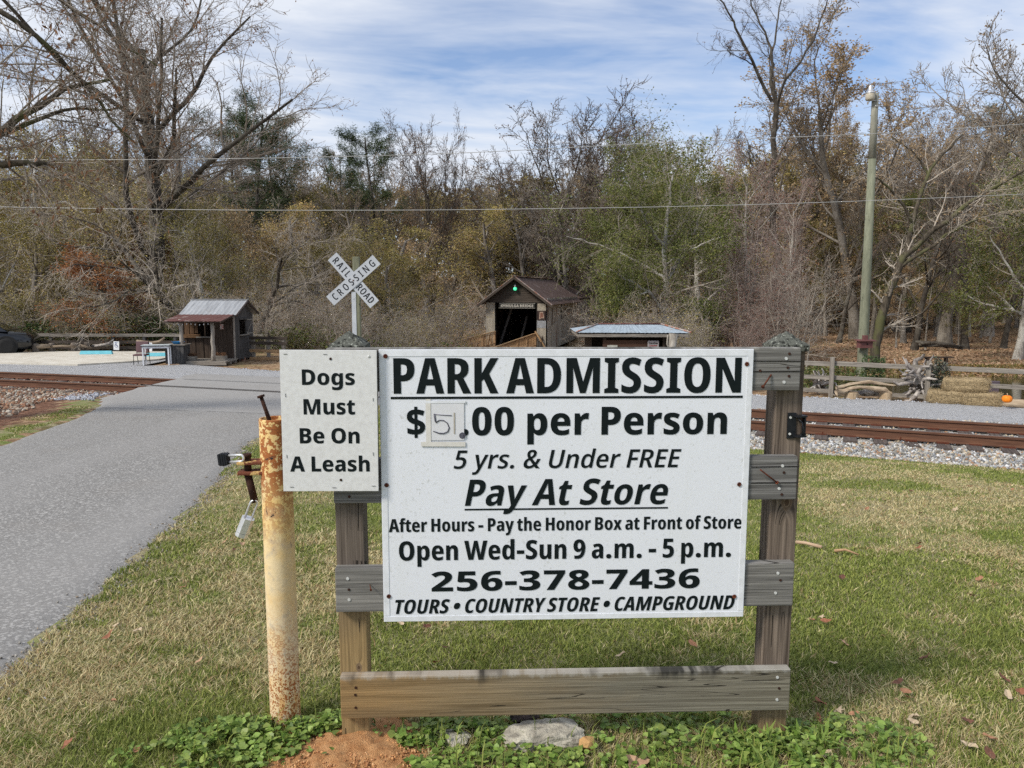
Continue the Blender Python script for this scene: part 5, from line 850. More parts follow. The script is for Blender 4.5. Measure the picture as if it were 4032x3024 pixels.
# longer tufts here and there
def tufts(name, P, nb, h0, h1, wd, pal, seed, label, cat='grass', spread=.03):
    r = np.random.default_rng(seed); P = np.repeat(P, nb, 0); n = len(P)
    P = P + np.concatenate([r.normal(0, spread, (n, 2)), np.zeros((n, 1))], 1)
    h = r.uniform(h0, h1, n); az = r.uniform(0, 2 * np.pi, n); l = r.uniform(.1, .9, n); w = wd * r.uniform(.6, 1.2, n)
    d = np.stack([np.cos(az), np.sin(az), np.zeros(n)], -1); s_ = np.stack([-np.sin(az), np.cos(az), np.zeros(n)], -1) * w[:, None]
    pts = [P - s_, P + s_]
    mid = P + d * (h * l * .35)[:, None] + np.array([0, 0, 1]) * (h * .6)[:, None]; pts += [mid - s_ * .8, mid + s_ * .8]
    pts.append(P + d * (h * l)[:, None] + np.array([0, 0, 1]) * (h * (1 - .35 * l))[:, None])
    V = np.stack(pts, 1); b = (np.arange(n) * 5)[:, None]
    c = np.array(pal)[r.integers(0, len(pal), n)] * r.uniform(.7, 1.25, (n, 1)); C_ = np.repeat(np.concatenate([c, np.ones((n, 1))], 1), 5, 0)
    return tag(ob_np(name, V.reshape(-1, 3), [b + np.array([0, 1, 3, 2]), b + np.array([2, 3, 4])], M['blade'], cols={'col': C_}), label, cat, kind='stuff')
r = np.random.default_rng(31)
px_ = r.uniform(-1.3, 1.6, 260); py_ = r.uniform(2.0, 2.65, 260); kk = (soilmask(px_, py_) > .8)
px_, py_ = px_[kk], py_[kk]
tufts('long_grass', np.stack([px_, py_, ground(px_, py_)], -1), 5, .05, .13, .0022, greens, 32, 'longer grass blades around the foot of the board fence')

# broad-leaved ground cover round the posts
def disc_leaves(name, P, rad, mat, pal, seed, label, cat, tilt=.6, sides=7):
    r = np.random.default_rng(seed); n = len(P)
    th = np.arange(sides) * 2 * np.pi / sides
    rr_ = 1 + .16 * np.cos(th * 3 + r.uniform(0, 6, (n, 1)))
    L = np.stack([np.cos(th) * rr_, np.sin(th) * rr_, .22 * np.abs(np.sin(th)) * np.ones_like(rr_)], -1) * rad[:, None, None]
    cen = np.zeros((n, 1, 3)); L = np.concatenate([cen, L], 1)
    az = r.uniform(0, 2 * np.pi, n); t = r.normal(0, tilt, n); c, s_ = np.cos(az), np.sin(az); ct, st = np.cos(t), np.sin(t)
    Rm = np.zeros((n, 3, 3)); Rm[:, 0, 0] = c; Rm[:, 0, 1] = -s_ * ct; Rm[:, 0, 2] = s_ * st; Rm[:, 1, 0] = s_; Rm[:, 1, 1] = c * ct; Rm[:, 1, 2] = -c * st; Rm[:, 2, 1] = st; Rm[:, 2, 2] = ct
    V = np.einsum('nij,nkj->nki', Rm, L) + P[:, None]
    k = sides + 1; b = (np.arange(n) * k)[:, None]
    tr = [b + np.array([0, 1 + a, 1 + (a + 1) % sides]) for a in range(sides)]
    c_ = np.array(pal)[r.integers(0, len(pal), n)] * r.uniform(.7, 1.3, (n, 1)); C_ = np.repeat(np.concatenate([c_, np.ones((n, 1))], 1), k, 0)
    return tag(ob_np(name, V.reshape(-1, 3), np.concatenate(tr), mat, cols={'col': C_}), label, cat, kind='stuff')
r = np.random.default_rng(41)
def blob(n, cx, cy, ax, ay): 
    a = r.uniform(0, 2 * np.pi, n); q_ = np.sqrt(r.random(n)); return cx + np.cos(a) * q_ * ax, cy + np.sin(a) * q_ * ay
bl = [(1700, -.86, 2.50, .34, .13), (450, -1.05, 2.36, .28, .12), (500, -.62, 2.56, .14, .10), (1500, .03, 2.28, .42, .17), (1000, -.22, 2.52, .28, .10), (700, -.30, 2.22, .16, .14), (1500, .62, 2.42, .40, .20), (1500, 1.02, 2.40, .26, .24), (700, .9, 2.2, .35, .12), (500, 1.25, 2.5, .2, .22), (700, .35, 2.66, .5, .10), (160, -.60, 2.40, .16, .2)]
XXw = []; YYw = []; HH = []
for n_, cx, cy, ax, ay in bl:
    a, b = blob(n_, cx, cy, ax, ay); XXw.append(a); YYw.append(b)
    HH.append(r.uniform(.012, .055, n_) * (1 - .5 * (((a - cx) / ax) ** 2 + ((b - cy) / ay) ** 2)))
XXw, YYw, HH = map(np.concatenate, (XXw, YYw, HH))
kk = (soilmask(XXw, YYw) > .70) | (r.random(len(XXw)) < .10)
kk &= (.6 * vnoise(XXw, YYw, 11, 9) + .4 * vnoise(XXw, YYw, 27, 10)) > .40
XXw, YYw, HH = XXw[kk], YYw[kk], HH[kk]
WG = [(.17, .27, .05), (.23, .34, .075), (.12, .20, .04), (.30, .40, .10), (.18, .25, .06), (.26, .33, .08)]
disc_leaves('ground_weeds', np.stack([XXw, YYw, ground(XXw, YYw) + HH], -1), r.uniform(.004, .0145, len(XXw)), M['weed'], WG, 42, 'bright green round-leaved weeds round the posts', 'weeds', .6)
# taller dandelion-like leaves by the right post
px_, py_ = blob(34, 1.0, 2.36, .34, .2)
tufts('broad_weeds', np.stack([px_, py_, ground(px_, py_)], -1), 5, .05, .11, .007, WG, 43, 'broad dandelion-like leaves at the foot of the right post', 'weeds', .008)

# bare orange soil heaped round the left post
gx = np.linspace(-1.05, -.22, 110); gy = np.linspace(1.9, 2.78, 110); GX, GY = np.meshgrid(gx, gy)
sm_ = soilmask(GX, GY); hh = .018 * np.clip(1.1 - sm_, 0, 1) ** .5 + .02 * np.clip(1 - np.hypot(GX + .53, GY - 2.53) / .18, 0, 1)
hh = np.where(sm_ < 1.1, hh, -.03) + .010 * (vnoise(GX, GY, 60, 12) - .5) + .018 * (vnoise(GX, GY, 22, 13) - .5)
q = (np.arange(109)[:, None] * 110 + np.arange(109)[None])
soil = ob_np('bare_soil', np.stack([GX, GY, ground(GX, GY) + hh], -1).reshape(-1, 3), np.stack([q, q + 1, q + 111, q + 110], -1).reshape(-1, 4), M['soil'], smooth=True)
tag(soil, kind='structure')
r = np.random.default_rng(51); px_, py_ = blob(2600, -.56, 2.36, .32, .34); kk = soilmask(px_, py_) < 1.0; px_, py_ = px_[kk], py_[kk]
stones('soil_crumbs', np.stack([px_, py_, ground(px_, py_) + .018 * np.clip(1.1 - soilmask(px_, py_), 0, 1) ** .5 + .002], -1), r.uniform(.002, .006, len(px_)), [(.50, .26, .11), (.58, .34, .17), (.38, .18, .08)], 52, 'small crumbs of orange soil on the bare patch')

# rocks
def rock(name, loc, size, mat, seed, label, rz=0., sub=4):
    bm = bmesh.new(); bmesh.ops.create_icosphere(bm, subdivisions=sub, radius=1); rr_ = random.Random(seed)
    pl = [(Vector([rr_.gauss(0, 1) for _ in range(3)]).normalized(), rr_.uniform(.62, .92)) for _ in range(9)]
    for v in bm.verts:
        d = v.co.normalized()
        k = min([1.0] + [c / max(1e-3, d.dot(n_)) for n_, c in pl if d.dot(n_) > .05])
        k *= 1 + .06 * math.sin(d.x * 7 + seed) * math.sin(d.y * 9 + d.z * 5) + .04 * math.sin(d.x * 17 + seed) * math.sin(d.y * 15) + rr_.uniform(-.02, .02)
        v.co = Vector((d.x * size[0], d.y * size[1], d.z * size[2])) * k
    me = bpy.data.meshes.new(name); bm.to_mesh(me); bm.free(); me.materials.append(mat)
    o = bpy.data.objects.new(name, me); link(o); o.location = loc; o.rotation_euler = (0, 0, rz)
    return tag(o, label, 'rock')
rock('rock', (.115, 2.50, .008), (.15, .10, .045), M['rock'], 3, 'large pale limestone rock in the weeds under the bottom board', .1)
rock('rock', (.045, 2.61, .035), (.065, .05, .035), M['rock_dark'], 5, 'dark purple-brown rock behind the large pale rock', .3)
rock('rock', (.258, 2.44, .02), (.030, .026, .032), M['rock_orange'], 8, 'small ochre rock beside the large pale rock', .6, 2)
rock('rock', (-.215, 2.50, -.005), (.085, .06, .028), M['rock'], 11, 'half-buried flat pale rock left of the large rock', -.2)

# fallen leaves, stick, litter
def leaf_mesh(seed):
    rr_ = random.Random(seed); out = []
    ncl = rr_.choice((0, 3, 5)); nn_ = 14
    for k in range(nn_):
        a = 2 * math.pi * k / nn_; rad = 1 + (.35 * math.cos(a * ncl) if ncl else 0)
        x_, y_ = math.cos(a) * rad, math.sin(a) * rad * .55
        out.append((x_ * .04, y_ * .04, .012 * abs(math.sin(a)) + rr_.uniform(0, .012) + .008 * math.cos(2 * a)))
    me = bpy.data.meshes.new('fallen_leaf'); me.from_pydata([(0, 0, .002)] + out, [], [(0, k + 1, (k + 1) % nn_ + 1) for k in range(nn_)]); me.update(); return me
LM = []
for k, c in enumerate([((.30, .13, .07), (.20, .08, .045)), ((.44, .29, .18), (.34, .21, .13)), ((.16, .07, .045), (.10, .05, .035)), ((.36, .19, .11), (.26, .13, .075)), ((.50, .40, .28), (.40, .31, .21))]):
    mt = basic('fallen_leaf_colour', c[0], c[1], 60, .8)
    for q_ in range(2):
        me = leaf_mesh(k * 7 + q_); me.materials.append(mt); LM.append(me)
rr_ = random.Random(77)
spots = []
for k in range(62):
    if k < 42: spots.append(atz(rr_.uniform(3150, 4032), 1880 + 1140 * rr_.random() ** .9, -.3))
    elif k < 56: spots.append(atz(rr_.uniform(250, 1010), rr_.uniform(2050, 3000), -.1))
    else: spots.append(atz(rr_.uniform(1480, 2900), rr_.uniform(2470, 2640), -.05))
for p in spots:
    x_, y_ = p.x, p.y
    for _ in range(12):   # slide along the line of sight on to the real ground
        z_ = float(ground(x_, y_)); f_ = (CAMZ - z_) / (CAMZ - p.z); x_, y_ = p.x * f_, p.y * f_
    if not (x_ > float(xr(y_)) + .1 and float(tdist(x_, y_)) < -2.4): continue
    o = bpy.data.objects.new('fallen_leaf', rr_.choice(LM)); link(o)
    o.location = (x_, y_, z_ + .024); o.rotation_euler = (rr_.uniform(-.5, .5), rr_.uniform(-.5, .5), rr_.uniform(0, 6.3)); s_ = rr_.uniform(.38, .78) * (1 + .25 * (y_ > 5)); o.scale = (s_, s_, s_)
    tag(o, 'dry brown autumn leaf lying on the lawn', 'leaf', 'fallen leaves scattered over the lawn')
o = bpy.data.objects.new('fallen_leaf', LM[2]); link(o); o.location = (.40, 2.33, .02); o.rotation_euler = (.6, .2, .4); tag(o, 'dry dark leaf in the weeds right of the small ochre rock', 'leaf', 'fallen leaves scattered over the lawn')
def on(px, py):
    z_ = 0.
    for _ in range(30): p = atz(px, py, z_); z_ = float(ground(p.x, p.y))
    return Vector((p.x, p.y, z_))
a, b = on(3135, 2150), on(3235, 2170)
o = tube('stick', [a + Vector((0, 0, .03)), a.lerp(b, .4) + Vector((0, .01, .035)), b + Vector((0, 0, .03))], [.014, .012, .013], basic('bare_stick', (.50, .36, .24), (.40, .28, .19), 20, .8), None, 8); tag(o, 'pale bare stick on the lawn right of the right post', 'stick')
a, b = on(3285, 2185), on(3380, 2200)
o = tube('stick', [a + Vector((0, 0, .03)), a.lerp(b, .5) + Vector((0, .02, .045)), b + Vector((0, 0, .03))], [.012, .009, .005], basic('curled_bark', (.42, .27, .15), (.34, .21, .12), 20, .8), None, 6); tag(o, 'curled tan twig on the lawn right of the pale stick', 'stick')
p = on(208, 2787)
bm = bmesh.new()
for k in range(7):
    a_ = -2.9 + k * .36; 
    for w_ in (0, 1): bm.verts.new((.022 * math.cos(a_) * (1 + .28 * w_), .016 * math.sin(a_) * (1 + .4 * w_), .012 + .006 * w_))
bm.verts.ensure_lookup_table()
for k in range(6): bm.faces.new((bm.verts[2 * k], bm.verts[2 * k + 1], bm.verts[2 * k + 3], bm.verts[2 * k + 2]))
me = bpy.data.meshes.new('litter_scrap'); bm.to_mesh(me); bm.free(); me.materials.append(M['lichen_rock'])
o = bpy.data.objects.new('litter_scrap', me); link(o); o.location = p + Vector((0, 0, .03)); tag(o, 'small curved white plastic scrap in the grass by the road', 'litter')

# ------------------------------------------------------------------ board fence carrying the signs
YAW = .0389006
O = Vector((-.42775, 2.45628, 0)); TOPZ = CAMZ - .1919078
bf = empty('board_fence', O, YAW, 'weathered four-board wooden fence panel with two capped posts holding the signs', 'fence')
gz = -.08
def post(name, s0, s1, mat, ztop, lean):
    w = s1 - s0
    o = box(name, (w, .089, ztop + .12), (0, 0, 0), mat, bf, bev=.004); 
    for v in o.data.vertices: v.co.z += (ztop + .12) / 2 - .12      # object origin at ground level
    o.location = ((s0 + s1) / 2, .046 + .0445, 0); o.rotation_euler = (0, lean, 0); return o
pl = post('post', -.158, -.064, M['post_l'], TOPZ + .004, -.004)
pr_ = post('post', 1.312, 1.405, M['post_r'], TOPZ + .004, .004)
def pyr_cap(x, seed):
    rr_ = random.Random(seed); w = .058; bm = bmesh.new()
    n_ = 8; G_ = {}
    for a in range(n_ + 1):
        for b in range(n_ + 1):
            u, v = a / n_ * 2 - 1, b / n_ * 2 - 1; m_ = max(abs(u), abs(v))
            z_ = .046 * (1 - m_) + .004
            G_[a, b] = bm.verts.new((u * w + rr_.uniform(-.0015, .0015), v * w + rr_.uniform(-.0015, .0015), z_ + rr_.uniform(-.002, .002)))
    for a in range(n_):
        for b in range(n_): bm.faces.new((G_[a, b], G_[a + 1, b], G_[a + 1, b + 1], G_[a, b + 1]))
    be = [e for e in bm.edges if e.is_boundary]; ret = bmesh.ops.extrude_edge_only(bm, edges=be)
    for v in ret['geom']:
        if isinstance(v, bmesh.types.BMVert): v.co.z -= .02
    me = bpy.data.meshes.new('post_cap'); bm.to_mesh(me); bm.free(); me.materials.append(M['cap'])
    o = bpy.data.objects.new('post_cap', me); link(o, bf); o.location = (x, .046 + .05, TOPZ + .006); return o
pyr_cap(-.108, 1); pyr_cap(1.362, 2)
def board(s0, s1, z0, z1, mat, tilt, label=None):
    o = box('board', (s1 - s0, .038, abs(z1 - z0)), ((s0 + s1) / 2, .008 + .019, TOPZ + (z0 + z1) / 2), mat, bf, (0, tilt, 0), .0035)
    if label: o['label'] = label
    return o
b1 = board(-.168, 1.380, .004, -.138, M['board_top'], 0)
b2 = board(-.157, 1.386, -.360, -.508, M['board_mid'], 0)
b3 = board(-.160, 1.392, -.730, -.882, M['board_low'], 0)
b4 = board(-.153, 1.397, -1.112, -1.262, M['board_bottom'], 0, 'bottom board stained orange by soil at its left end')
# end grain splits in the boards: near-black strips laid on the right ends in place of cut grooves
for (zt, mt) in ((-.040, 0), (-.075, 0), (-.395, 0), (-.45, 0)):
    box('split', (.30 if zt > -.1 else .16, .002, .003), (1.24 if zt > -.1 else 1.31, .0075, TOPZ + zt), M['dark_inside'], bf, (0, rnd.uniform(-.01, .01), 0))
def nail(x, z, mat, r_=.0052, d=.002):
    cyl('nail', (x, .0078, TOPZ + z), (x, .0078 - d, TOPZ + z), r_, mat, bf, 10)
for x_, z_ in ((1.330, -.032), (1.326, -.110), (1.334, -.392), (1.326, -.470), (1.335, -.765), (1.330, -.835), (1.350, -1.140), (1.352, -1.222)): nail(x_, z_, M['galv'])
for x_, z_ in ((1.340, -.016), (1.337, -.062), (1.342, -.090), (1.245, -.072), (1.340, -.415), (1.336, -.49), (1.345, -.79), (1.358, -1.18)): nail(x_, z_, M['rust_dark'], .0045)
for x_, z_ in ((-.118, -.765), (-.115, -.838)): nail(x_, z_, M['galv'])
for x_, z_ in ((-.115, -.803), (-.106, -.485), (-.100, -1.150), (-.102, -1.176), (-.102, -1.222)): nail(x_, z_, M['rust_dark'], .0045)
def spike(p0, p1, r_):
    a, b = Vector(p0), Vector(p1); cyl('long_nail', a, b, r_, M['rust'], bf, 8); cyl('nail_head', b, b + (b - a).normalized() * .004, r_ * 2.3, M['rust'], bf, 10)
spike((1.282, .006, TOPZ - .085), (1.247, -.02, TOPZ - .121), .0026)
spike((1.252, -.012, TOPZ - .400), (1.315, .002, TOPZ - .447), .0026)
spike((-.045, .006, TOPZ - .786), (-.038, -.022, TOPZ - .792), .0016)
# black hinge bracket screwed on the right post
br = empty('gate_bracket', (0, 0, 0)); br.parent = bf; br.name = 'gate_bracket'; br.location = (1.385, .046, TOPZ - .262)
box('bracket_plate', (.030, .004, .088), (-.012, -.003, 0), M['black_metal'], br, bev=.001)
for dz in (-.028, .028): cyl('bolt', (-.018, -.004, dz), (-.018, -.0075, dz), .0045, M['galv'], br, 6)
for dz in (-.034, .034):
    box('bracket_arm', (.036, .030, .006), (.012, -.014, dz), M['black_metal'], br, (0, 0, .3), .001)
tube('bracket_loop', [(.0, -.02, .03), (.012, -.03, .015), (.016, -.033, -.005), (.012, -.03, -.022), (.022, -.02, -.03)], .0022, M['black_metal'], br, 6)
box('bracket_web', (.004, .026, .062), (.026, -.012, 0), M['black_metal'], br)

# ------------------------------------------------------------------ admission sign
sg = empty('admission_sign', O, YAW, 'large white park admission sign with black lettering screwed on the board fence', 'sign')
SW, SH = 1.219, .9147
box('sign_panel', (SW, .007, SH), (SW / 2, .0035, TOPZ - SH / 2), M['sign_white'], sg, bev=.0012)
e_ = .0235     # raised smooth border round the face
for (cx, cz, w, h) in ((SW / 2, -e_ / 2, SW - .004, e_ - .003), (SW / 2, -SH + .010, SW - .004, .017), (.011, -SH / 2, .018, SH - .044), (SW - .011, -SH / 2, .018, SH - .044)):
    box('sign_border', (w, .0016, h), (cx, -.0007, TOPZ + cz), M['white_trim'], sg)
L = lambda st, k, s0, s1, b, c, tk=.0006, sh=0: lettering(st, k, s0, s1, TOPZ + b, c, M['print_black'], sg, y=-.0009, thick=tk, shear=sh)
L(1, 'PARK ADMISSION', .046, 1.180, -.143, .115); L(2, '$', .087, .1455, -.281, .0895); L(2, '.00 per Person', .262, 1.138, -.281, .0925)
L(3, '5 yrs. & Under FREE', .237, .989, -.392, .061, sh=.2); L(4, 'Pay At Store', .273, .948, -.517, .088, sh=.2); L(1, 'After Hours - Pay the Honor Box at Front of Store', .022, 1.200, -.604, .044)
L(1, 'Open Wed-Sun 9 a.m. - 5 p.m.', .054, 1.168, -.702, .0655); L(2, '256-378-7436', .160, 1.064, -.810, .068); L(1, 'TOURS • COUNTRY STORE • CAMPGROUND', .039, 1.187, -.887, .049, sh=.2)
box('underline', (1.151, .0012, .0075), (.6115, -.0008, TOPZ - .157), M['print_black'], sg)
box('underline', (.677, .0012, .0052), (.6105, -.0008, TOPZ - .530), M['print_black'], sg)
def screw(x, z, par, y=-.0015, r_=.0075, mat=None):
    lathe('screw', [(r_, 0), (r_ * .92, .002), (r_ * .45, .0032), (r_ * .4, .0018), (0, .0018)], mat or M['rust'], par, (x, y, TOPZ + z), 12, True, (R(90), 0, 0))
for x_, z_ in ((.0215, -.0215), (.0175, -.445), (.018, -.825), (1.197, -.049), (1.187, -.452), (1.185, -.842)): screw(x_, z_, sg)
# taped paper patch with the hand-written 5
pp = empty('price_patch', (0, 0, 0)); pp.parent = sg
box('paper_patch', (.106, .0012, .130), (.219, -.0026, TOPZ - .231), M['paper'], pp)
box('tape_strip', (.016, .0022, .150), (.1565, -.003, TOPZ - .236), M['old_tape'], pp)
box('tape_strip', (.144, .0024, .015), (.204, -.003, TOPZ - .309), M['old_tape'], pp, (0, .01, 0))
box('tape_strip', (.130, .0016, .008), (.212, -.0034, TOPZ - .170), M['white_trim'], pp)
box('tape_edge', (.0042, .002, .070), (.2405, -.0036, TOPZ - .240), basic('tan_tape', (.42, .39, .33), (.33, .30, .25), 80, .6), pp)
c5 = [(.176, -.209), (.179, -.232), (.181, -.238), (.192, -.230), (.206, -.231), (.218, -.240), (.224, -.255), (.219, -.268), (.205, -.274), (.190, -.273), (.172, -.266)]
tube('handwritten_five', [(a, -.0036, TOPZ + b) for a, b in c5], [.0030, .0030, .0022, .0018, .0019, .0018, .0022, .0022, .0024, .0022, .0016], M['marker'], pp, 6)
tube('handwritten_five', [(.176, -.0036, TOPZ - .210), (.200, -.0036, TOPZ - .213), (.232, -.0036, TOPZ - .215)], .0016, basic('faded_ink', (.22, .21, .25), None, 5, .6), pp, 6)
cyl('decimal_dot', (.2665, -.0028, TOPZ - .281), (.2665, -.0045, TOPZ - .281), .0105, M['marker'], pp, 18)

# ------------------------------------------------------------------ dogs sign
dg = empty('leash_sign', O, YAW, 'small mottled white sign telling dogs must be on a leash', 'sign')
dw, dh = .3055, .4585; dx0 = -.309
D = empty('sign_face', (dx0, -.022, TOPZ + .001)); D.parent = dg; D.rotation_euler = (0, .006, 0)
box('sign_panel', (dw, .006, dh), (dw / 2, .003, -dh / 2), M['leash_white'], D, bev=.001)
box('backing_board', (dw - .004, .022, dh - .004), (dw / 2 + .001, .0172, -dh / 2), M['barnwood_b'], D)
def LD(k, s0, s1, b): lettering(2, k, s0, s1, b, .0494, M['print_black'], D, y=-.0006, thick=.0004)
LD('Dogs', .0685, .235, -.1113); LD('Must', .0712, .234, -.2064); LD('Be On', .057, .247, -.3004); LD('A Leash', .0238, .278, -.393)
M['staple'] = basic('staple', (.30, .29, .29), None, 5, .4, .6)
for x_, z_, v_ in ((.018, -.013, 0), (.143, -.013, 0), (.015, -.145, 1), (.292, -.158, 1), (.014, -.343, 1), (.290, -.335, 1), (.027, -.444, 0), (.163, -.446, 0), (.290, -.441, 0)):
    box('staple', (.0012, .0012, .011) if v_ else (.012, .0012, .0012), (x_, -.0012, z_), M['staple'], D)
for x_, z_ in ((.160, -.028), (.281, -.020), (.185, -.421)):
    lathe('screw', [(.0045, 0), (.004, .0015), (.0015, .0022), (0, .001)], M['rust_dark'] if x_ < .2 else M['galv'], D, (x_, -.0002, z_), 10, True, (R(90), 0, 0))

# ------------------------------------------------------------------ steel bollard with gate lugs and padlocks
BX, BY = -.823, 2.63
bo = empty('steel_bollard', (BX, BY, 0), 0, 'rusty cream-painted steel pipe post left of the signs', 'bollard')
bt = 0.
for py in np.linspace(1500, 1800, 301):
    pz = aty(1062, py, BY)
    if abs(py - 1640) < .6: bt = pz.z
BT = bt - .005
prof_ = [(.0535, -.1), (.0535, .02), (.0532, .5), (.0535, BT - .004), (.052, BT), (.0465, BT), (.0455, BT - .004), (.0455, BT - .06), (0, BT - .062)]
lathe('pipe', prof_, M['bollard'], bo, (0, 0, 0), 40)
# lugs: two plates to the left
pzl = aty(950, 1815, BY).z
M['lug'] = basic('rusty_lug', (.17, .055, .03), (.62, .42, .17), 30, .85, .1, .3, lo=.52, hi=.58)
for dz in (0, -.036):
    box('lug_plate', (.088, .060, .012), (-.083, -.012, pzl + dz), M['lug'], bo, (0, 0, .12), .004)
pin = empty('locking_pin', (0, 0, 0), 0, 'rusty round locking pin through the two lug plates', 'pin'); pin.location = (BX - .095, BY - .018, 0)
cyl('pin_bar', (0, 0, pzl + .028), (.002, 0, pzl - .05), .0125, M['rust_dark'], pin, 14)
cyl('pin_bar', (.0, -.0, pzl - .042), (.022, -.004, pzl - .142), .0125, M['rust_dark'], pin, 14)
cyl('pin_head', (0, 0, pzl + .017), (0, 0, pzl + .030), .015, M['rust_dark'], pin, 14)
# black padlock lying on the upper lug
def padlock(name, loc, rot, body, shackle, label, w=.040, h=.036, t=.024, sh=.045, hexa=False):
    r0 = empty(name, loc, 0, label, 'padlock'); r0.rotation_euler = rot
    if hexa:
        pf = [(-w / 2, -t / 4), (-w / 4, -t / 2), (w / 4, -t / 2), (w / 2, -t / 4), (w / 2, t / 4), (w / 4, t / 2), (-w / 4, t / 2), (-w / 2, t / 4)]
        for nm, za, zb, sc in (('lock_body', -h * .78, 0, 1.), ('lock_base', -h, -h * .80, .98)):
            V = [(x_ * sc, y_ * sc, za) for x_, y_ in pf] + [(x_ * sc, y_ * sc, zb) for x_, y_ in pf]; n_ = len(pf)
            poly_ob(nm, V, [tuple(range(n_))[::-1], tuple(range(n_, 2 * n_))] + [(k, (k + 1) % n_, n_ + (k + 1) % n_, n_ + k) for k in range(n_)], body, r0)
    else:
        box('lock_body', (w, t, h), (0, 0, -h / 2), body, r0, bev=.003)
        for k in range(3): box('lock_ridge', (w + .003, t + .003, .005), (0, 0, -h * (.25 + .25 * k)), body, r0, bev=.001)
    pts = [(-w * .28, 0, -.004)] + [(-w * .28, 0, sh - w * .28)] + [(-w * .28 * math.cos(a), 0, sh - w * .28 + w * .28 * math.sin(a)) for a in np.linspace(.3, math.pi - .3, 7)] + [(w * .28, 0, sh - w * .28), (w * .28, 0, -.004)]
    tube('shackle', pts, .0042, shackle, r0, 8)
    cyl('keyhole', (0, -.001, -h - .0005), (0, -.001, -h + .001), .004, M['dark_inside'], r0, 8)
    return r0
padlock('padlock', (BX - .155, BY - .03, pzl + .014), (R(12), R(84), 0), M['black_metal'], M['steel'], 'black rubber-cased padlock resting sideways on the upper lug plate', sh=.058)
padlock('padlock', (BX - .096, BY - .028, pzl - .196), (R(8), R(22), R(20)), M['steel'], M['steel'], 'silver padlock hanging from the bottom of the locking pin', w=.042, h=.070, t=.040, sh=.068, hexa=True)
# rusty bolt leaning in the open top of the pipe
pb = Vector((BX - .008, BY - .01, BT - .03)); pe = aty(1027, 1560, BY - .01)
rb = empty('rusty_bolt', pb, 0, 'dark rusty bolt leaning out of the top of the pipe post', 'bolt')
dv_ = Vector(pe) - pb
cyl('bolt_shaft', (0, 0, 0), dv_ * .97, .0068, M['rust_dark'], rb, 10)
for k in range(6):
    a = .25 + k * .045; cyl('bolt_thread', dv_ * a, dv_ * (a + .02), .0078, M['rust_dark'], rb, 8)
cyl('bolt_head', dv_ * .96, dv_ * 1.03, .0135, M['rust_dark'], rb, 6)

# ------------------------------------------------------------------ crossbuck
CY = 15.0
cc = aty(1391, 1104, CY)
xb = empty('railroad_crossing_sign', (cc.x, CY, float(ground(cc.x, CY))), 0, 'white X-shaped railroad crossing sign on a post', 'sign')
zb = cc.z - xb.location.z
ztp = aty(1399, 1010, CY).z - xb.location.z
box('post', (.125, .125, ztp), (.045, .10, ztp / 2), wood('crossbuck_post', (.12, .12, .08), (.30, .30, .21), 'Z', grain=25), xb, bev=.008)
box('reflector_strip', (.085, .004, zb - .42), (-.005, .030, (zb - .22) / 2 + .1), M['xb_white'], xb)
for z_ in (1.0, zb - .35): cyl('bolt', (-.005, .028, z_), (-.005, .02, z_), .010, M['galv'], xb, 8)
for nm, ang, yy_ in (('rear', R(49), .022), ('front', R(-41), .010)):
    bl_ = empty('crossing_blade', (0, yy_, zb)); bl_.parent = xb; bl_.rotation_euler = (0, ang, 0)
    box('blade', (1.22, .006, .229), (0, 0, 0), M['xb_white'], bl_, bev=.001)
    if nm == 'front': lettering(5, 'CROSSING', -.52, .53, -.065, .135, M['xb_black'], bl_, y=-.0052, thick=.001, track=260)
    else:
        lettering(5, 'RAIL', -.54, -.135, -.065, .135, M['xb_black'], bl_, y=-.0052, thick=.001, track=200)
        lettering(5, 'ROAD', .135, .545, -.065, .135, M['xb_black'], bl_, y=-.0052, thick=.001, track=60)
cyl('bolt', (0, .006, zb), (0, -.0, zb), .014, M['rust'], xb, 8)
bsp = aty(1408, 1352, CY - .05)
box('emergency_plate', (.22, .004, .15), (bsp.x - cc.x, -.04, bsp.z - xb.location.z - .04), M['blue_sign'], xb, bev=.001)

# ------------------------------------------------------------------ display shed on the left
sh = empty('wooden_shed', (-12.2, 28.5, -1.02), 0, 'small grey board shed with tin roof and a red-roofed porch', 'shed')
# local: body x 0..1.9, y 0..2.0, z 0..1.75 ; porch in front (negative y)
BWd, BD, EH, RH = 1.9, 2.0, 1.60, 2.10
# stone/brick piers
for (x_, y_) in ((1.75, .1), (1.8, 1.0), (1.78, 1.9), (.1, .1), (1.3, -.9), (.5, -1.1)):
    box('brick_pier', (.22, .22, .24), (x_, y_, -.14), basic('old_brick', (.30, .13, .08), (.22, .16, .12), 9, .9), sh, rough=.008)
box('porch_floor', (1.62, 1.25, .05), (1.17, -.60, -.02), M['greywood'], sh, (0, 0, .0), .005)
for k in range(3): box('porch_joist', (1.66, .05, .09), (1.17, -1.20 + k * .5, -.09), M['greywood'], sh)
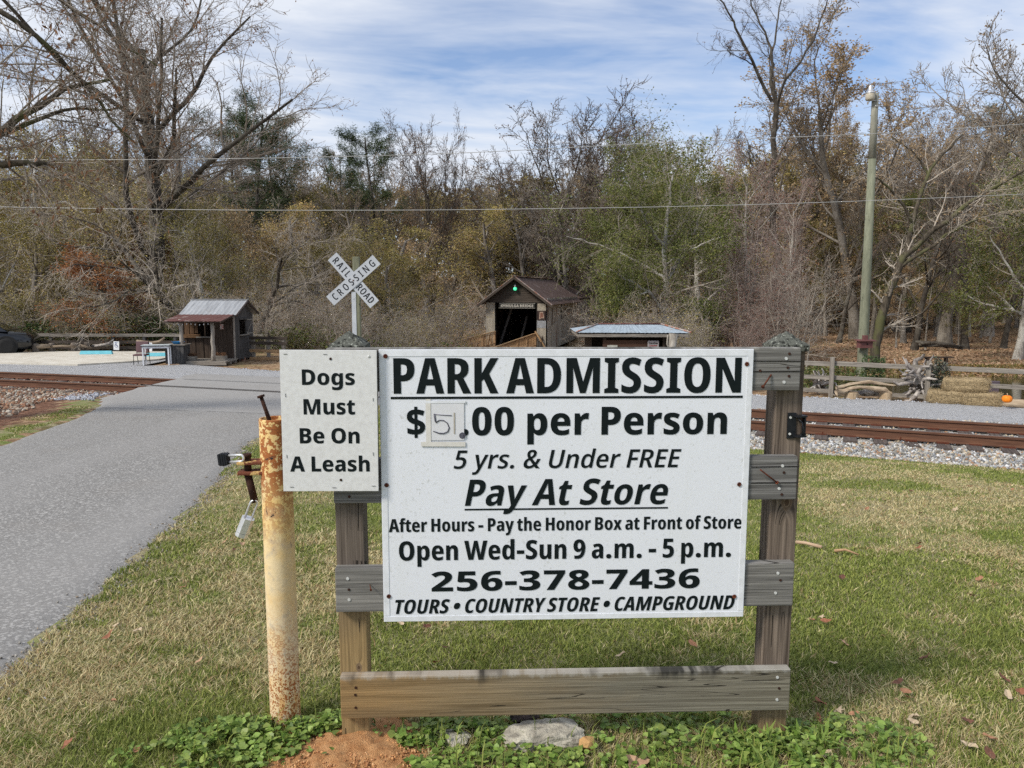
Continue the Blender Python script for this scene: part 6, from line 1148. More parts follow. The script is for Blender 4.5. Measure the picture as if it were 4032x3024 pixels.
# right wall: board and batten, with a window opening
yy_ = .0; k = 0
while yy_ < 1.98:
    w_ = rnd.uniform(.10, .17); yc_ = min(yy_ + w_ / 2, 1.99 - w_ / 2)
    top = EH + .48 * (1 - abs(yc_ - 1.0) / 1.0)
    segs = [(-.06 + rnd.uniform(-.05, .02), top)] if not (.55 < yc_ < 1.25) else [(-.06 + rnd.uniform(-.04, .02), .84), (1.42, top)]
    for a, b in segs:
        o = box('wall_board', (.022 + rnd.uniform(0, .012), w_ - .008, b - a), (1.9 + rnd.uniform(-.004, .006), yc_, (a + b) / 2), M['barnwood'], sh, (rnd.uniform(-.006, .006), 0, 0))
    yy_ += w_; k += 1
wn = empty('side_window', (1.9, .9, 1.13)); wn.parent = sh
box('window_sill', (.14, .86, .03), (.05, 0, -.30), M['greywood'], wn)
box('window_lintel', (.08, .9, .05), (.03, 0, .31), M['barnwood'], wn)
box('shutter_board', (.02, .38, .56), (.06, .56, .0), M['barnwood'], wn, (0, 0, -.25))
box('shutter_brace', (.02, .40, .04), (.085, .56, .26), M['greywood'], wn, (0, 0, -.25)); box('shutter_brace', (.02, .40, .04), (.085, .56, -.26), M['greywood'], wn, (0, 0, -.25))
box('shutter_brace', (.02, .62, .03), (.085, .56, .0), M['greywood'], wn, (.95, 0, -.25))
# corner board, front wall to the right, back and left walls
box('corner_board', (.05, .05, 1.72), (1.9, -.02, .78), M['palewood_z'], sh)
box('corner_board', (.05, .05, 1.72), (1.9, 2.0, .78), M['palewood_z'], sh)
for k in range(5): box('wall_board', (.14, .022, 1.66), (1.24 + k * .15, .0, .80), M['barnwood_b'], sh, (0, 0, rnd.uniform(-.03, .03)))
for k in range(13): box('wall_board', (.142, .022, 1.66), (.03 + k * .15, 1.99, .80), M['barnwood_b'], sh)
for k in range(13): box('wall_board', (.022, .142, 1.66), (.0, .08 + k * .15, .80), M['barnwood_b'], sh)
for k in range(8): box('wall_board', (.135, .022, .80 - .02 * (k % 3)), (.24 + k * .15 - .17, .0 + .02 * (k % 2), .38), M['barnwood_b'], sh)
box('counter_shelf', (.62, .22, .035), (.86, -.10, .80), M['greywood'], sh)
for k, (a, b) in enumerate(((.02, .20), (.22, .38), (.40, .52))): box('display_board', (b - a - .01, .03, .62 - .06 * k), (a + (b - a) / 2 + .05, -.04, 1.20), wood('display_wood%d' % k, (.06, .035, .022), (.17, .10, .055), 'Z', grain=20), sh)
box('display_ledge', (.62, .10, .13), (.34, -.08, .84), wood('ledge_wood', (.08, .045, .022), (.22, .125, .065), 'X', grain=20), sh)
box('window_header', (1.2, .05, .12), (.6, 0, 1.58), M['barnwood_b'], sh)
box('floor', (1.85, 1.95, .04), (.95, 1.0, -.02), M['barnwood_b'], sh)
box('red_notice', (.12, .008, .19), (1.45, -.02, 1.18), basic('red_notice', (.42, .04, .035), (.5, .45, .42), 9, .5), sh)
box('small_card', (.13, .008, .07), (.22, -.5, .46), M['lichen_rock'], sh, (-.2, 0, 0))
# porch posts: rough pale trunks
for x_, y_, tp in ((.42, -1.13, 1.50), (1.53, -1.13, 1.44)):
    tube('porch_post', [(x_ + rnd.uniform(-.015, .015), y_, z_) for z_ in np.linspace(-.02, tp, 7)], [.085, .075, .07, .072, .065, .07, .075], M['palewood_z'], sh, 9)
# roofs
def roof_slab(nm, x0, x1, y0, z0, y1, z1, mat, th=.02, n=22, amp=.006):
    l = math.hypot(y1 - y0, z1 - z0)
    return corrugated(nm, x1 - x0, l, .16, amp, mat, sh, ((x0 + x1) / 2, y0, z0), (math.atan2(z1 - z0, y1 - y0), 0, 0), jag=.02)
roof_slab('roof_sheet', -.05, 2.12, -.22, EH + .02, 1.0, RH + .05, M['roof_grey']); roof_slab('roof_sheet', -.05, 2.12, 2.25, EH - .02, 1.0, RH + .05, M['roof_grey'])
box('ridge_cap', (2.2, .10, .02), (1.03, 1.0, RH + .075), M['roof_grey'], sh)
roof_slab('porch_roof', -.05, 1.98, -1.50, EH - .16, -.02, EH + .06, M['roof_red'], n=14)
box('rafter', (2.02, .04, .05), (.97, -1.40, EH - .19), M['barnwood_b'], sh)
for s_ in (-1, 1):
    a = math.atan2(.50, 1.22); box('barge_board', (.03, 1.34, .09), (2.10, 1.0 + s_ * .62, (EH + RH) / 2 + .0), M['barnwood_b'], sh, (-s_ * a, 0, 0))
box('barge_board', (.03, 1.52, .06), (1.96, -.76, EH - .08), M['barnwood_b'], sh, (math.atan2(.22, 1.48), 0, 0))
for k in range(9):   # icicle lights under the porch eave
    lathe('light_bulb', [(0, 0), (.018, .02), (.016, .05), (0, .065)], M['lichen_rock'], sh, (.25 + k * .15, -1.30, EH - .30 + rnd.uniform(-.02, .02)), 6)
# plank boxes with dead plants on the porch
def planter(x, y, z, w, lab, seed):
    t = empty('planter', (x, y, z), .05, lab, 'planter', None)
    box('planter_front', (w, .03, .17), (0, -.10, .085), M['greywood'], t, (.15, 0, 0)); box('planter_back', (w, .03, .17), (0, .10, .085), M['greywood'], t)
    for s_ in (-1, 1): box('planter_end', (.03, .2, .17), (s_ * w / 2, 0, .085), M['greywood'], t)
    box('planter_soil', (w - .03, .18, .02), (0, 0, .13), M['dark_inside'], t)
    r = np.random.default_rng(seed); n_ = 160
    P = np.stack([r.uniform(-w / 2, w / 2, n_), r.uniform(-.08, .08, n_), np.full(n_, .14)], -1); E_ = P + np.stack([r.normal(0, .05, n_), r.normal(0, .04, n_), r.uniform(.03, .16, n_)], -1)
    V, Q = tubes(np.stack([P, (P + E_) / 2 + r.normal(0, .01, P.shape), E_], 1), np.tile([[.004, .003, .006]], (n_, 1)), 3)
    ob_np('dead_plants', V, Q, M['lf_brown'], t); return t
planter(-10.62, 27.75, -1.02, .50, 'grey plank planter of dried plants at the right end of the shed porch', 1)
planter(-11.60, 27.60, -1.02, .40, 'grey plank planter of dried plants at the left end of the shed porch', 2)

# bin box, blue tub, table, chair
t = empty('plank_bin', (-11.98, 27.45, -1.1), .05, 'weathered square plank bin left of the shed', 'bin')
for k in range(5): box('bin_board', (.12, .025, .66), (-.26 + k * .13, -.28, .33), M['barnwood'], t)
for k in range(4): box('bin_board', (.025, .13, .66), (.33, -.20 + k * .135, .33), M['barnwood'], t); box('bin_board', (.025, .13, .66), (-.33, -.20 + k * .135, .33), M['barnwood'], t)
for k in range(5): box('bin_board', (.12, .025, .66), (-.26 + k * .13, .28, .33), M['barnwood'], t)
box('bin_top', (.76, .66, .03), (0, 0, .675), M['greywood'], t)
tub = empty('blue_tub', (-11.95, 27.45, -.40), 0, 'shallow bright blue plastic tub on the plank bin', 'tub')
lathe('tub_shell', [(.17, .0), (.21, .07), (.225, .075), (.20, .065), (.16, .012), (0, .012)], basic('blue_plastic', (.03, .22, .50), (.02, .17, .42), 4, .4), tub, (0, 0, 0), 20)
tb = empty('side_table', (-12.45, 26.85, -1.1), .25, 'white-legged table with dark-edged top standing on the gravel', 'table')
box('table_top', (.92, .52, .018), (0, 0, .70), basic('table_top_grey', (.62, .68, .70), None, 4, .3), tb); box('table_edge', (.94, .54, .022), (0, 0, .678), M['chair_frame'], tb)
box('apron', (.86, .46, .07), (0, 0, .632), M['lichen_rock'], tb)
for sx_ in (-1, 1):
    for sy_ in (-1, 1): box('leg', (.045, .045, .60), (sx_ * .41, sy_ * .21, .30), M['lichen_rock'], tb)
ch = empty('banquet_chair', (-13.08, 27.0, -1.1), .12, 'mauve padded metal-framed chair beside the white table', 'chair')
box('seat', (.42, .42, .06), (0, 0, .34), M['maroon_vinyl'], ch, bev=.02)
box('backrest', (.42, .05, .40), (-.01, .20, .60), M['maroon_vinyl'], ch, (-.12, 0, 0), .02)
for s_ in (-1, 1):
    tube('leg', [(s_ * .19, -.22, 0), (s_ * .195, -.18, .33)], .011, M['chair_frame'], ch, 6)
    tube('leg', [(s_ * .20, .27, 0), (s_ * .205, .19, .33), (s_ * .21, .22, .80)], .011, M['chair_frame'], ch, 6)
box('armrest', (.05, .25, .03), (.23, 0, .42), wood('arm_wood', (.12, .06, .03), (.3, .17, .1)), ch)
# blue parking bumpers
bmp = None
for (px, py, w_, lab) in ((380, 1394, 1.05, 'pale blue wheel stop at the far left edge of the parking pad'), (627, 1402, .98, 'pale blue wheel stop behind the white table')):
    p = atz(px, py, -1.07)
    t = empty('wheel_stop', p, .12, lab, 'wheel stop', 'pale blue concrete wheel stops')
    V = []
    for s_ in (-1, 1): V += [(s_ * w_ * .95, -.09, 0), (s_ * w_ * .95, .09, 0), (s_ * w_ * .90, .05, .13), (s_ * w_ * .90, -.05, .13)]
    sc = .62; V = [(a * sc, b, c) for a, b, c in V]
    poly_ob('stop_block', V, [(0, 1, 2, 3), (4, 7, 6, 5), (0, 3, 7, 4), (1, 5, 6, 2), (3, 2, 6, 7), (0, 4, 5, 1)], M['blue_paint'], t)
# handicap notices hung on the fence
def wheelchair(t, s, y):
    for nm, (a, b, w, h, r_) in (('symbol', (0, .10, .28, .0, 0)), ): pass
    lathe('symbol_head', [(0, 0), (.055 * s, 0), (.055 * s, .003), (0, .003)], M['handicap_blue'], t, (-.02 * s, y, .28 * s), 10, False, (R(90), 0, 0))
    box('symbol_body', (.06 * s, .003, .20 * s), (-.02 * s, y, .12 * s), M['handicap_blue'], t)
    box('symbol_seat', (.17 * s, .003, .05 * s), (.05 * s, y, .03 * s), M['handicap_blue'], t)
    box('symbol_leg', (.05 * s, .003, .17 * s), (.13 * s, y, -.05 * s), M['handicap_blue'], t, (0, -.3, 0))
    n_ = 16; V = []
    for k in range(n_ + 1):
        a = math.radians(80 + 250 * k / n_)
        for q_ in (.13, .165): V.append((q_ * s * math.cos(a) + .0, y, q_ * s * math.sin(a) - .02 * s))
    poly_ob('symbol_wheel', V, [(2 * k, 2 * k + 1, 2 * k + 3, 2 * k + 2) for k in range(n_)], M['handicap_blue'], t)
for px, py, lab in ((458, 1361, 'small white parking notice with a blue wheelchair symbol, left one on the rail fence'), (588, 1366, 'small white parking notice with a blue wheelchair symbol, behind the mauve chair')):
    p = aty(px, py, 32.0); t = empty('parking_notice', p, 0, lab, 'sign', 'handicapped parking notices')
    box('notice_sheet', (.23, .008, .36), (0, 0, 0), M['lichen_rock'], t, (0, .05, 0)); wheelchair(t, .42, -.007)
    box('faded_text', (.15, .003, .03), (0, -.006, .13), basic('pale_blue_print', (.45, .52, .66), None, 4, .5), t)
# stump and log barrier
lg = empty('log_barrier', (0, 0, 0), 0, 'long barrier of weathered logs laid on stumps behind the parking', 'log fence'); lg.location = (-18, 32.4, -1.15)
def rel(px, py, y): p = aty(px, py, y); return Vector((p.x + 18, y - 32.4, p.z + 1.15))
for px, y, w_ in ((142, 32, .13), (207, 32.3, .115), (297, 32.6, .15), (346, 32.9, .12)):
    p = rel(px, 1392, y); lathe('stump', [(w_ * 1.12, -.1), (w_ * 1.02, .12), (w_, .34 + .03), (w_ * .93, .42), (0, .43)], M['stump'], lg, (p.x, p.y, 0), 10)
def logt(pts, rad, mat='log', nm='log'):
    return tube(nm, [rel(*p) for p in pts], rad, M[mat], lg, 8)
logt([(118, 1358, 32), (150, 1365, 32), (196, 1362, 32.1)], [.085, .10, .085]); logt([(192, 1366, 32.2), (245, 1362, 32.3), (300, 1364, 32.4)], [.05, .045, .05])
logt([(278, 1356, 32.5), (320, 1362, 32.7), (362, 1370, 32.8)], [.06, .075, .06])
logt([(372, 1364, 33), (430, 1352, 33), (448, 1336, 33)], [.03, .06, .02], 'drift_grey'); logt([(362, 1362, 33.1), (470, 1352, 33.1)], [.05, .07], 'drift_grey')
logt([(538, 1342, 32.7), (555, 1348, 32.7), (598, 1352, 32.7), (628, 1345, 32.7), (648, 1330, 32.7)], [.05, .10, .075, .06, .045], 'log')
# split rail fence behind the barrier
rf = empty('rail_fence', (-18, 33.4, -1.25), 0, 'dark old rail fence behind the parking, left of the shed', 'fence')
for k in range(9):
    x_ = -3.4 + k * 1.35; box('fence_post', (.12, .12, .95), (x_, 0, .42), M['barnwood'], rf)
    for z_ in (.25, .50, .80):
        if k < 8: box('fence_rail', (1.36, .05, .13), (x_ + .67, -.07, z_), M['barnwood_h'] if z_ < .7 else M['greywood'], rf, (0, rnd.uniform(-.02, .02), 0))
# small fence right of the shed
rf = empty('rail_fence', (-10.1, 29.8, -1.25), -.15, 'short brown rail fence between the shed and the leaning trees', 'fence')
for k in range(3): box('fence_post', (.11, .11, .98), (.05 + k * .62, 0, .45), M['greywood_z'], rf)
for z_ in (.12, .42, .72, .92):
    box('fence_rail', (1.55, .04, .11), (.7, -.06, z_), M['newwood_h'] if z_ in (.12, .42) else M['barnwood_h'], rf)

# ------------------------------------------------------------------ parked car (only its front shows)
cr = empty('parked_car', (-22.35, 31.7, -1.13), R(20), 'glossy black sport utility car, only its front half in the picture', 'car')
sec = [  # x along car (front = +x), half width, [z profile]
    (2.38, .62, .42, .66), (2.30, .80, .30, .80), (2.05, .90, .22, .93), (1.55, .94, .20, 1.00), (1.0, .95, .20, 1.05), (.3, .95, .20, 1.08), (-.6, .95, .20, 1.10), (-1.6, .95, .22, 1.12), (-2.2, .90, .26, 1.08), (-2.38, .80, .34, .95)]
sec = [(x_ - .0, w_, a * .9, b * .92) for x_, w_, a, b in sec]
V = []; n_ = 10
for x_, w_, a, b in sec:
    h_ = b - a
    for (u, v) in ((-.86, 0), (-1, .16), (-1.01, .45), (-.98, .78), (-.86, .97), (-.4, 1.02), (.4, 1.02), (.86, .97), (.98, .78), (1.01, .45), (1, .16), (.86, 0)): V.append((x_, u * w_, a + v * h_))
n_ = 12; Fs = []
for i_ in range(len(sec) - 1):
    for k in range(n_): Fs.append((i_ * n_ + k, i_ * n_ + (k + 1) % n_, (i_ + 1) * n_ + (k + 1) % n_, (i_ + 1) * n_ + k))
Fs += [tuple(range(n_))[::-1], tuple(range((len(sec) - 1) * n_, len(sec) * n_))]
body = poly_ob('body', V, Fs, M['car_paint'], cr, smooth=True)
gs = [(1.52, .80, .93, .95), (.80, .74, .95, 1.34), (-.4, .72, .98, 1.46), (-1.5, .70, 1.0, 1.42), (-2.1, .70, 1.0, 1.05)]
V = []
for x_, w_, a, b in gs: V += [(x_, -w_ * 1.10, a), (x_, -w_ * .86, b), (x_, w_ * .86, b), (x_, w_ * 1.10, a)]
Fs = [(i_ * 4 + k, i_ * 4 + (k + 1) % 4, (i_ + 1) * 4 + (k + 1) % 4, (i_ + 1) * 4 + k) for i_ in range(4) for k in range(4)] + [(3, 2, 1, 0), (16, 17, 18, 19)]
poly_ob('cabin', V, Fs, M['car_paint'], cr)
poly_ob('side_window', [(1.20, -.855, 1.0), (.76, -.675, 1.29), (-.30, -.655, 1.40), (-.30, -.845, 1.04)], [(0, 1, 2, 3)], M['car_glass'], cr, (0, -.035, 0))
poly_ob('windscreen', [(1.48, -.80, .965), (1.48, .80, .965), (.84, .62, 1.32), (.84, -.62, 1.32)], [(0, 1, 2, 3)], M['car_glass'], cr, (.012, 0, .012))
box('pillar_trim', (.80, .012, .015), (1.16, -.765, 1.14), M['hub'], cr, (.5, R(29), 0))
mi = box('wing_mirror', (.13, .16, .12), (.95, -.98, 1.04), M['car_paint'], cr, bev=.03); 
box('headlight', (.28, .05, .10), (2.08, -.80, .72), M['car_glass'], cr, (0, 0, .35), .015)
box('side_skirt', (2.2, .03, .10), (.1, -.885, .23), M['tyre'], cr)
for x_ in (1.48, -1.45):
    for s_ in (-1, 1): cyl('wheel_arch', (x_, s_ * .90, .36), (x_, s_ * .965, .36), .395, M['tyre'], cr, 28)
for x_ in (1.48, -1.45):
    for s_ in (-1, 1):
        w_ = empty('wheel', (x_, s_ * .875, .335)); w_.parent = cr
        lathe('tyre', [(.20, -.11), (.31, -.115), (.335, -.08), (.335, .08), (.31, .115), (.20, .11)], M['tyre'], w_, (0, 0, 0), 26, True, (R(90), 0, 0))
        lathe('rim', [(.21, -.07), (.22, .06), (.20, .09), (.05, .07), (0, .075)] if s_ < 0 else [(.21, .07), (.2, -.09), (0, -.07)], M['hub'], w_, (0, 0, 0), 20, True, (R(90), 0, 0))
        for q_ in range(5): box('rim_spoke', (.17, .012, .045), (.11 * math.cos(q_ * 1.2566), s_ * .10, .11 * math.sin(q_ * 1.2566)), M['hub'], w_, (0, -q_ * 1.2566, 0))

# ------------------------------------------------------------------ covered bridge
cbz = -2.62
cb_ = empty('covered_bridge', (.28, 57, cbz), R(-13.4), 'old covered bridge with rusty gable roof and KYMULGA BRIDGE over its portal', 'covered bridge')
HW, EZ, PZ, LEN = 2.32, 3.28, 5.0, 14.6
# portal posts clad in corrugated tin
def portal_tin(x0, x1, z0, z1, mat):
    o = corrugated('portal_tin', x1 - x0, z1 - z0, .09, .012, mat, cb_, ((x0 + x1) / 2, -.03, z0), (R(90), 0, 0)); return o
portal_tin(-2.28, -1.60, 0, 3.2, M['tin_cream']); portal_tin(1.60, 2.28, 0, 1.35, M['tin_cream']); portal_tin(1.60, 2.26, 1.36, 1.95, M['roof_grey']); portal_tin(1.62, 2.26, 2.62, 3.15, M['tin_cream'])
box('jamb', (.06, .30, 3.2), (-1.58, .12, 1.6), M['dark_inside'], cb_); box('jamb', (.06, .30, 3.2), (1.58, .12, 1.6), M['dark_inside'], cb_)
box('corner_post', (.62, .12, 3.2), (1.94, .05, 1.6), M['barnwood_b'], cb_); box('corner_post', (.62, .12, 3.2), (-1.94, .05, 1.6), M['barnwood_b'], cb_)
# Alabama-outline plaque on the right post
pq = empty('state_plaque', (1.93, -.06, 2.28)); pq.parent = cb_
box('plaque_board', (.58, .03, .68), (0, 0, 0), basic('plaque_dark', (.05, .032, .028), None, 5, .7), pq)
ol = [(-.12, .26), (.13, .26), (.17, .02), (.20, -.10), (.19, -.20), (-.05, -.20), (-.06, -.27), (-.14, -.28), (-.15, -.12)]
poly_ob('state_outline', [(x_, -.022, z_) for x_, z_ in ol], [tuple(range(len(ol)))], basic('plaque_cream', (.48, .36, .28), None, 5, .7), pq)
poly_ob('state_inner', [(x_ * .72 + .01, -.026, z_ * .78) for x_, z_ in ol], [tuple(range(len(ol)))], basic('plaque_brown', (.22, .10, .07), None, 5, .7), pq)
# gable lap boards
zg = 3.22; k = 0
while zg < 4.78:
    hw_ = (HW + .05) * (1 - (zg + .09 - EZ) / (PZ - EZ)) if zg > EZ - .1 else HW
    hw_ = min(hw_, 2.2)
    box('gable_board', (2 * hw_, .03, .175), (0, -.04, zg + .08), M['barnwood_h'], cb_, (-.09, 0, 0)); zg += .165
# name board
nb = empty('name_board', (.10, -.10, 2.98)); nb.parent = cb_
box('name_plank', (2.75, .03, .36), (0, 0, 0), basic('name_board_dark', (.022, .022, .020), None, 5, .8), nb)
NBL = basic('name_letters', (.52, .50, .44), (.40, .38, .34), 9, .8)
lettering(1, 'KYMULGA BRIDGE', -1.22, 1.25, -.10, .19, NBL, nb, y=-.022, thick=.004)
for z_ in (-.175, .175): box('name_border', (2.75, .01, .018), (0, -.02, z_), NBL, nb)
# green lamp on the gable
lm = empty('gable_lamp', (0.0, -.28, 4.25)); lm.parent = cb_
mg, g_, fin_ = new_mat('green_bulb'); fin_((.10, .75, .42), .3, emis=((.10, 1., .50, 1), .5))
lathe('lamp_shade', [(.03, .30), (.06, .28), (.07, .14), (.10, .08)], M['lamp_alu'], lm, (0, 0, 0), 12)
lathe('lamp_bulb', [(.08, .08), (.14, 0), (.13, -.10), (.06, -.16), (0, -.17)], mg, lm, (0, 0, 0), 12)
box('lamp_arm', (.03, .28, .03), (0, .14, .22), M['black_metal'], lm)
# roof
a_ = math.atan2(PZ - EZ + .25, HW + .32)
sl_len = math.hypot(HW + .40, PZ - EZ + .30)
for s_, off in ((1, 0), (-1, 0)):
    nseg = 10; 
    for k in range(nseg):
        y0 = -.55 + k * (LEN + .9) / nseg; w_ = (LEN + .9) / nseg
        V = []; N2 = 10
        for i_ in range(N2 + 1):
            yv = y0 + w_ * i_ / N2; cz = .018 * math.sin(i_ * math.pi * .8)
            V += [(0, yv, PZ + .10 + cz), (s_ * (HW + .46), yv, PZ + .10 - (PZ - EZ) * (HW + .46) / HW * .985 + cz + rnd.uniform(-.02, .02))]
        V += [(x_, y_, z_ - .02) for x_, y_, z_ in V]; n2 = 2 * (N2 + 1)
        Fs = [(2 * i_, 2 * i_ + 1, 2 * i_ + 3, 2 * i_ + 2) for i_ in range(N2)] + [(n2 + 2 * i_, n2 + 2 * i_ + 2, n2 + 2 * i_ + 3, n2 + 2 * i_ + 1) for i_ in range(N2)]
        Fs += [(0, n2, n2 + 1, 1), (2 * N2, 2 * N2 + 1, n2 + 2 * N2 + 1, n2 + 2 * N2)] + [(2 * i_ + 1, n2 + 2 * i_ + 1, n2 + 2 * i_ + 3, 2 * i_ + 3) for i_ in range(N2)]
        poly_ob('roof_sheet', V, Fs, M['roof_brown'], cb_)
    ln = math.hypot(HW + .5, (PZ - EZ) * (HW + .5) / HW)
    box('roof_flashing', (ln, .34, .03), (s_ * (HW + .5) / 2, -.48, PZ + .12 - (PZ - EZ) * (HW + .5) / HW / 2 + .02), M['trim_rust'], cb_, (0, s_ * math.atan2(PZ - EZ, HW), 0))
    box('roof_fascia', (ln, .03, .17), (s_ * (HW + .5) / 2, -.62, PZ + .02 - (PZ - EZ) * (HW + .5) / HW / 2), M['barnwood_h'], cb_, (0, s_ * math.atan2(PZ - EZ, HW), 0))
box('ridge_cap', (.30, LEN + 1.0, .03), (0, LEN / 2 - .2, PZ + .14), M['trim_rust'], cb_)
# side walls of weathered sheets
y_ = .1
while y_ < LEN - .1:
    w_ = rnd.uniform(.42, .62)
    zt = 1.35 + .08 * y_
    if not (5.6 < y_ < 6.1):
        o = box('wall_sheet', (.02, w_ - .012, EZ + .25 - zt), (HW + rnd.uniform(0, .012), y_ + w_ / 2, (EZ + .25 + zt) / 2), M['siding'], cb_, (rnd.uniform(-.008, .008), 0, 0))
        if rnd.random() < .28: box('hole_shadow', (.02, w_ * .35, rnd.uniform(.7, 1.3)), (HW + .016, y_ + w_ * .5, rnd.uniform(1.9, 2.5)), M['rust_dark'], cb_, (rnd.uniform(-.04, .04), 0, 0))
    box('wall_sheet', (.02, w_ - .012, zt + .3), (HW + .03 + rnd.uniform(0, .012), y_ + w_ / 2, (zt - .3) / 2), M['siding'], cb_)
    y_ += w_
y_ = .1
while y_ < LEN: box('wall_sheet', (.02, .74, EZ + .4), (-HW, y_ + .37, EZ / 2), M['siding'], cb_); y_ += .75
# second, farther span
for k in range(12):
    box('wall_sheet', (.02, .72, EZ + .1), (HW + .02, LEN + .6 + k * .75, EZ / 2 - .1), M['siding'], cb_); box('wall_sheet', (.02, .72, EZ + .1), (-HW, LEN + .6 + k * .75, EZ / 2 - .1), M['siding'], cb_)
for s_ in (-1, 1): box('roof_sheet', (2.75, 9.4, .04), (s_ * 1.25, LEN + 5, 3.95), M['roof_brown'], cb_, (0, s_ * .45, 0))
box('added_dark_end', (HW * 2 - .06, .06, 4.6), (0, LEN + 9.3, 2.2), M['dark_inside'], cb_)  # closing sheet added so no daylight shows through the far end
for s_ in (-1, 1): box('added_dark_lining', (.03, LEN + 9.2, 3.5), (s_ * (HW - .07), (LEN + 9.4) / 2, 1.72), M['dark_inside'], cb_)  # near-black lining added behind the wall gaps to keep the interior dark
box('deck', (HW * 2, LEN + 9.5, .2), (0, (LEN + 9.5) / 2, -.1), M['barnwood_b'], cb_)
# lattice timbers glimpsed inside
for s_ in (-1, 1):
    for k in range(13):
        box('lattice_timber', (.06, .22, 4.4), (s_ * 2.0, .9 + k * 1.1, 1.55), M['barnwood_b'], cb_, (.78 * (1 if k % 2 else -1), 0, 0))
box('leaning_timber', (.16, .12, 3.2), (-1.05, 1.2, 1.4), M['barnwood'], cb_, (0, .32, 0)); box('leaning_timber', (.14, .10, 2.4), (.15, 1.8, 1.0), M['barnwood'], cb_, (0, .26, 0))
# ramp with pine balustrades
rp = empty('bridge_ramp', (.28, 57, cbz), R(-13.4), 'orange pine ramp with slatted balustrades leading down from the bridge portal', 'ramp')
def balus(x0, y0, z0, x1, y1, z1, n_, h=.95):
    for k in range(n_ + 1):
        t = k / n_; x_, y_, z_ = x0 + (x1 - x0) * t, y0 + (y1 - y0) * t, z0 + (z1 - z0) * t
        big = k % 8 == 0
        box('baluster' if not big else 'newel_post', (.05 if not big else .10, .04 if not big else .10, h if not big else h + .12), (x_, y_, z_ + h / 2), M['newwood'], rp)
    d = Vector((x1 - x0, y1 - y0, z1 - z0)); c = Vector((x0 + x1, y0 + y1, z0 + z1)) / 2
    rx = math.atan2(d.z, math.hypot(d.x, d.y)); rz = math.atan2(d.y, d.x)
    for zz, th in ((h + .04, .05), (h - .12, .04), (.12, .04)):
        o = box('handrail', (d.length, .12 if zz > h else .05, th), (c.x, c.y, c.z + zz), M['newwood_h'], rp); o.rotation_euler = (0, -rx, rz)
balus(-1.55, -.2, .08, -4.6, -8.4, -.80, 46); balus(1.55, -.2, .0, -.13, -6.2, -.68, 36)
o = box('ramp_brace', (.12, .10, 1.6), (1.95, -.35, .45), M['newwood_h'], rp, (0, -.55, 0))
poly_ob('ramp_deck', [(-1.6, -.1, .02), (1.6, -.1, .02), (-.13, -6.2, -.70), (-4.6, -8.4, -.85)], [(0, 3, 2, 1)], M['newwood_h'], rp)

# ------------------------------------------------------------------ open kiosk in front of the bridge
ks = empty('roofed_kiosk', (4.75, 30, -2.35), 0, 'open dark kiosk with a pale blue hipped tin roof, right of the bridge', 'kiosk')
V0 = [(-2.24, 0, 2.23), (2.24, 0, 2.22), (2.24, 3.4, 2.23), (-2.24, 3.4, 2.23)]; rl, rr2 = (-1.22, 1.7, 2.47), (1.38, 1.7, 2.47)
# front hip built of individual corrugated sheets
nS = 7
def lerp(a, b, t): return tuple(a[i_] + (b[i_] - a[i_]) * t for i_ in range(3))
for k in range(nS):
    V = []; Fs = []; n2 = 14
    for i_ in range(n2 + 1):
        t = (k + i_ / n2) / nS; a = lerp(V0[0], V0[1], t); b = lerp(rl, rr2, t); cz = .006 * math.sin(i_ * math.pi / 1.75) + .004 * (k % 2)
        V += [(a[0], a[1] + rnd.uniform(-.008, .008), a[2] + cz), (b[0], b[1], b[2] + cz)]
    poly_ob('roof_sheet', V, [(2 * i_, 2 * i_ + 2, 2 * i_ + 3, 2 * i_ + 1) for i_ in range(n2)], M['roof_blue'], ks)
for q4 in ((V0[1], V0[2], rr2), (V0[3], V0[0], rl)): poly_ob('roof_sheet', q4, [(0, 1, 2)], M['roof_blue'], ks)
poly_ob('roof_sheet', (V0[2], V0[3], rl, rr2), [(0, 1, 2, 3)], M['roof_blue'], ks)
for a, b in ((V0[0], rl), (V0[1], rr2), (rl, rr2)):
    A_, B_ = Vector(a) + Vector((0, 0, .03)), Vector(b) + Vector((0, 0, .03)); tube('hip_cap', [A_, B_], .035, M['trim_rust'] if a != rl else M['roof_red'], ks, 6)
box('fascia', (4.30, .04, .12), (0, .05, 2.12), M['greywood'], ks); box('fascia', (.04, 3.3, .12), (2.15, 1.7, 2.12), M['greywood'], ks); box('fascia', (.04, 3.3, .12), (-2.15, 1.7, 2.12), M['greywood'], ks)
for k in range(16): box('wall_board', (.20, .03, 2.1), (-1.50 + k * .20, 2.9, 1.05), M['barnwood_b'], ks)
for k in range(12):
    for s_ in (-1.62, 1.62): box('wall_board', (.03, .22, 2.1), (s_, .45 + k * .22, 1.05), M['barnwood_b'], ks)
for s_ in (-1.1, 1.25):
    box('front_post', (.10, .10, 2.1), (s_ * 1.0 + (0 if s_ < 0 else .0), .30, 1.05), M['barnwood_b'], ks)
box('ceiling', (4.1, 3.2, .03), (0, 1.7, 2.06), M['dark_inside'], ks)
for k in range(4): box('notice_plank', (1.75, .03, .13), (-.30, .25, 1.86 - k * .135), wood('red_brown_plank', (.05, .025, .018), (.14, .075, .05)), ks)
box('paper_notice', (.40, .01, .14), (-.80, .20, 1.66), basic('cream_paper', (.50, .50, .44), None, 5, .7), ks)
cn = empty('caution_notice', (.80, .18, 1.74)); cn.parent = ks
box('notice_board', (.44, .015, .34), (0, 0, 0), basic('grey_notice', (.36, .33, .33), (.30, .27, .27), 9, .7), cn)
lettering(1, 'Caution', -.17, .17, .03, .085, M['print_black'], cn, y=-.011, thick=.002)
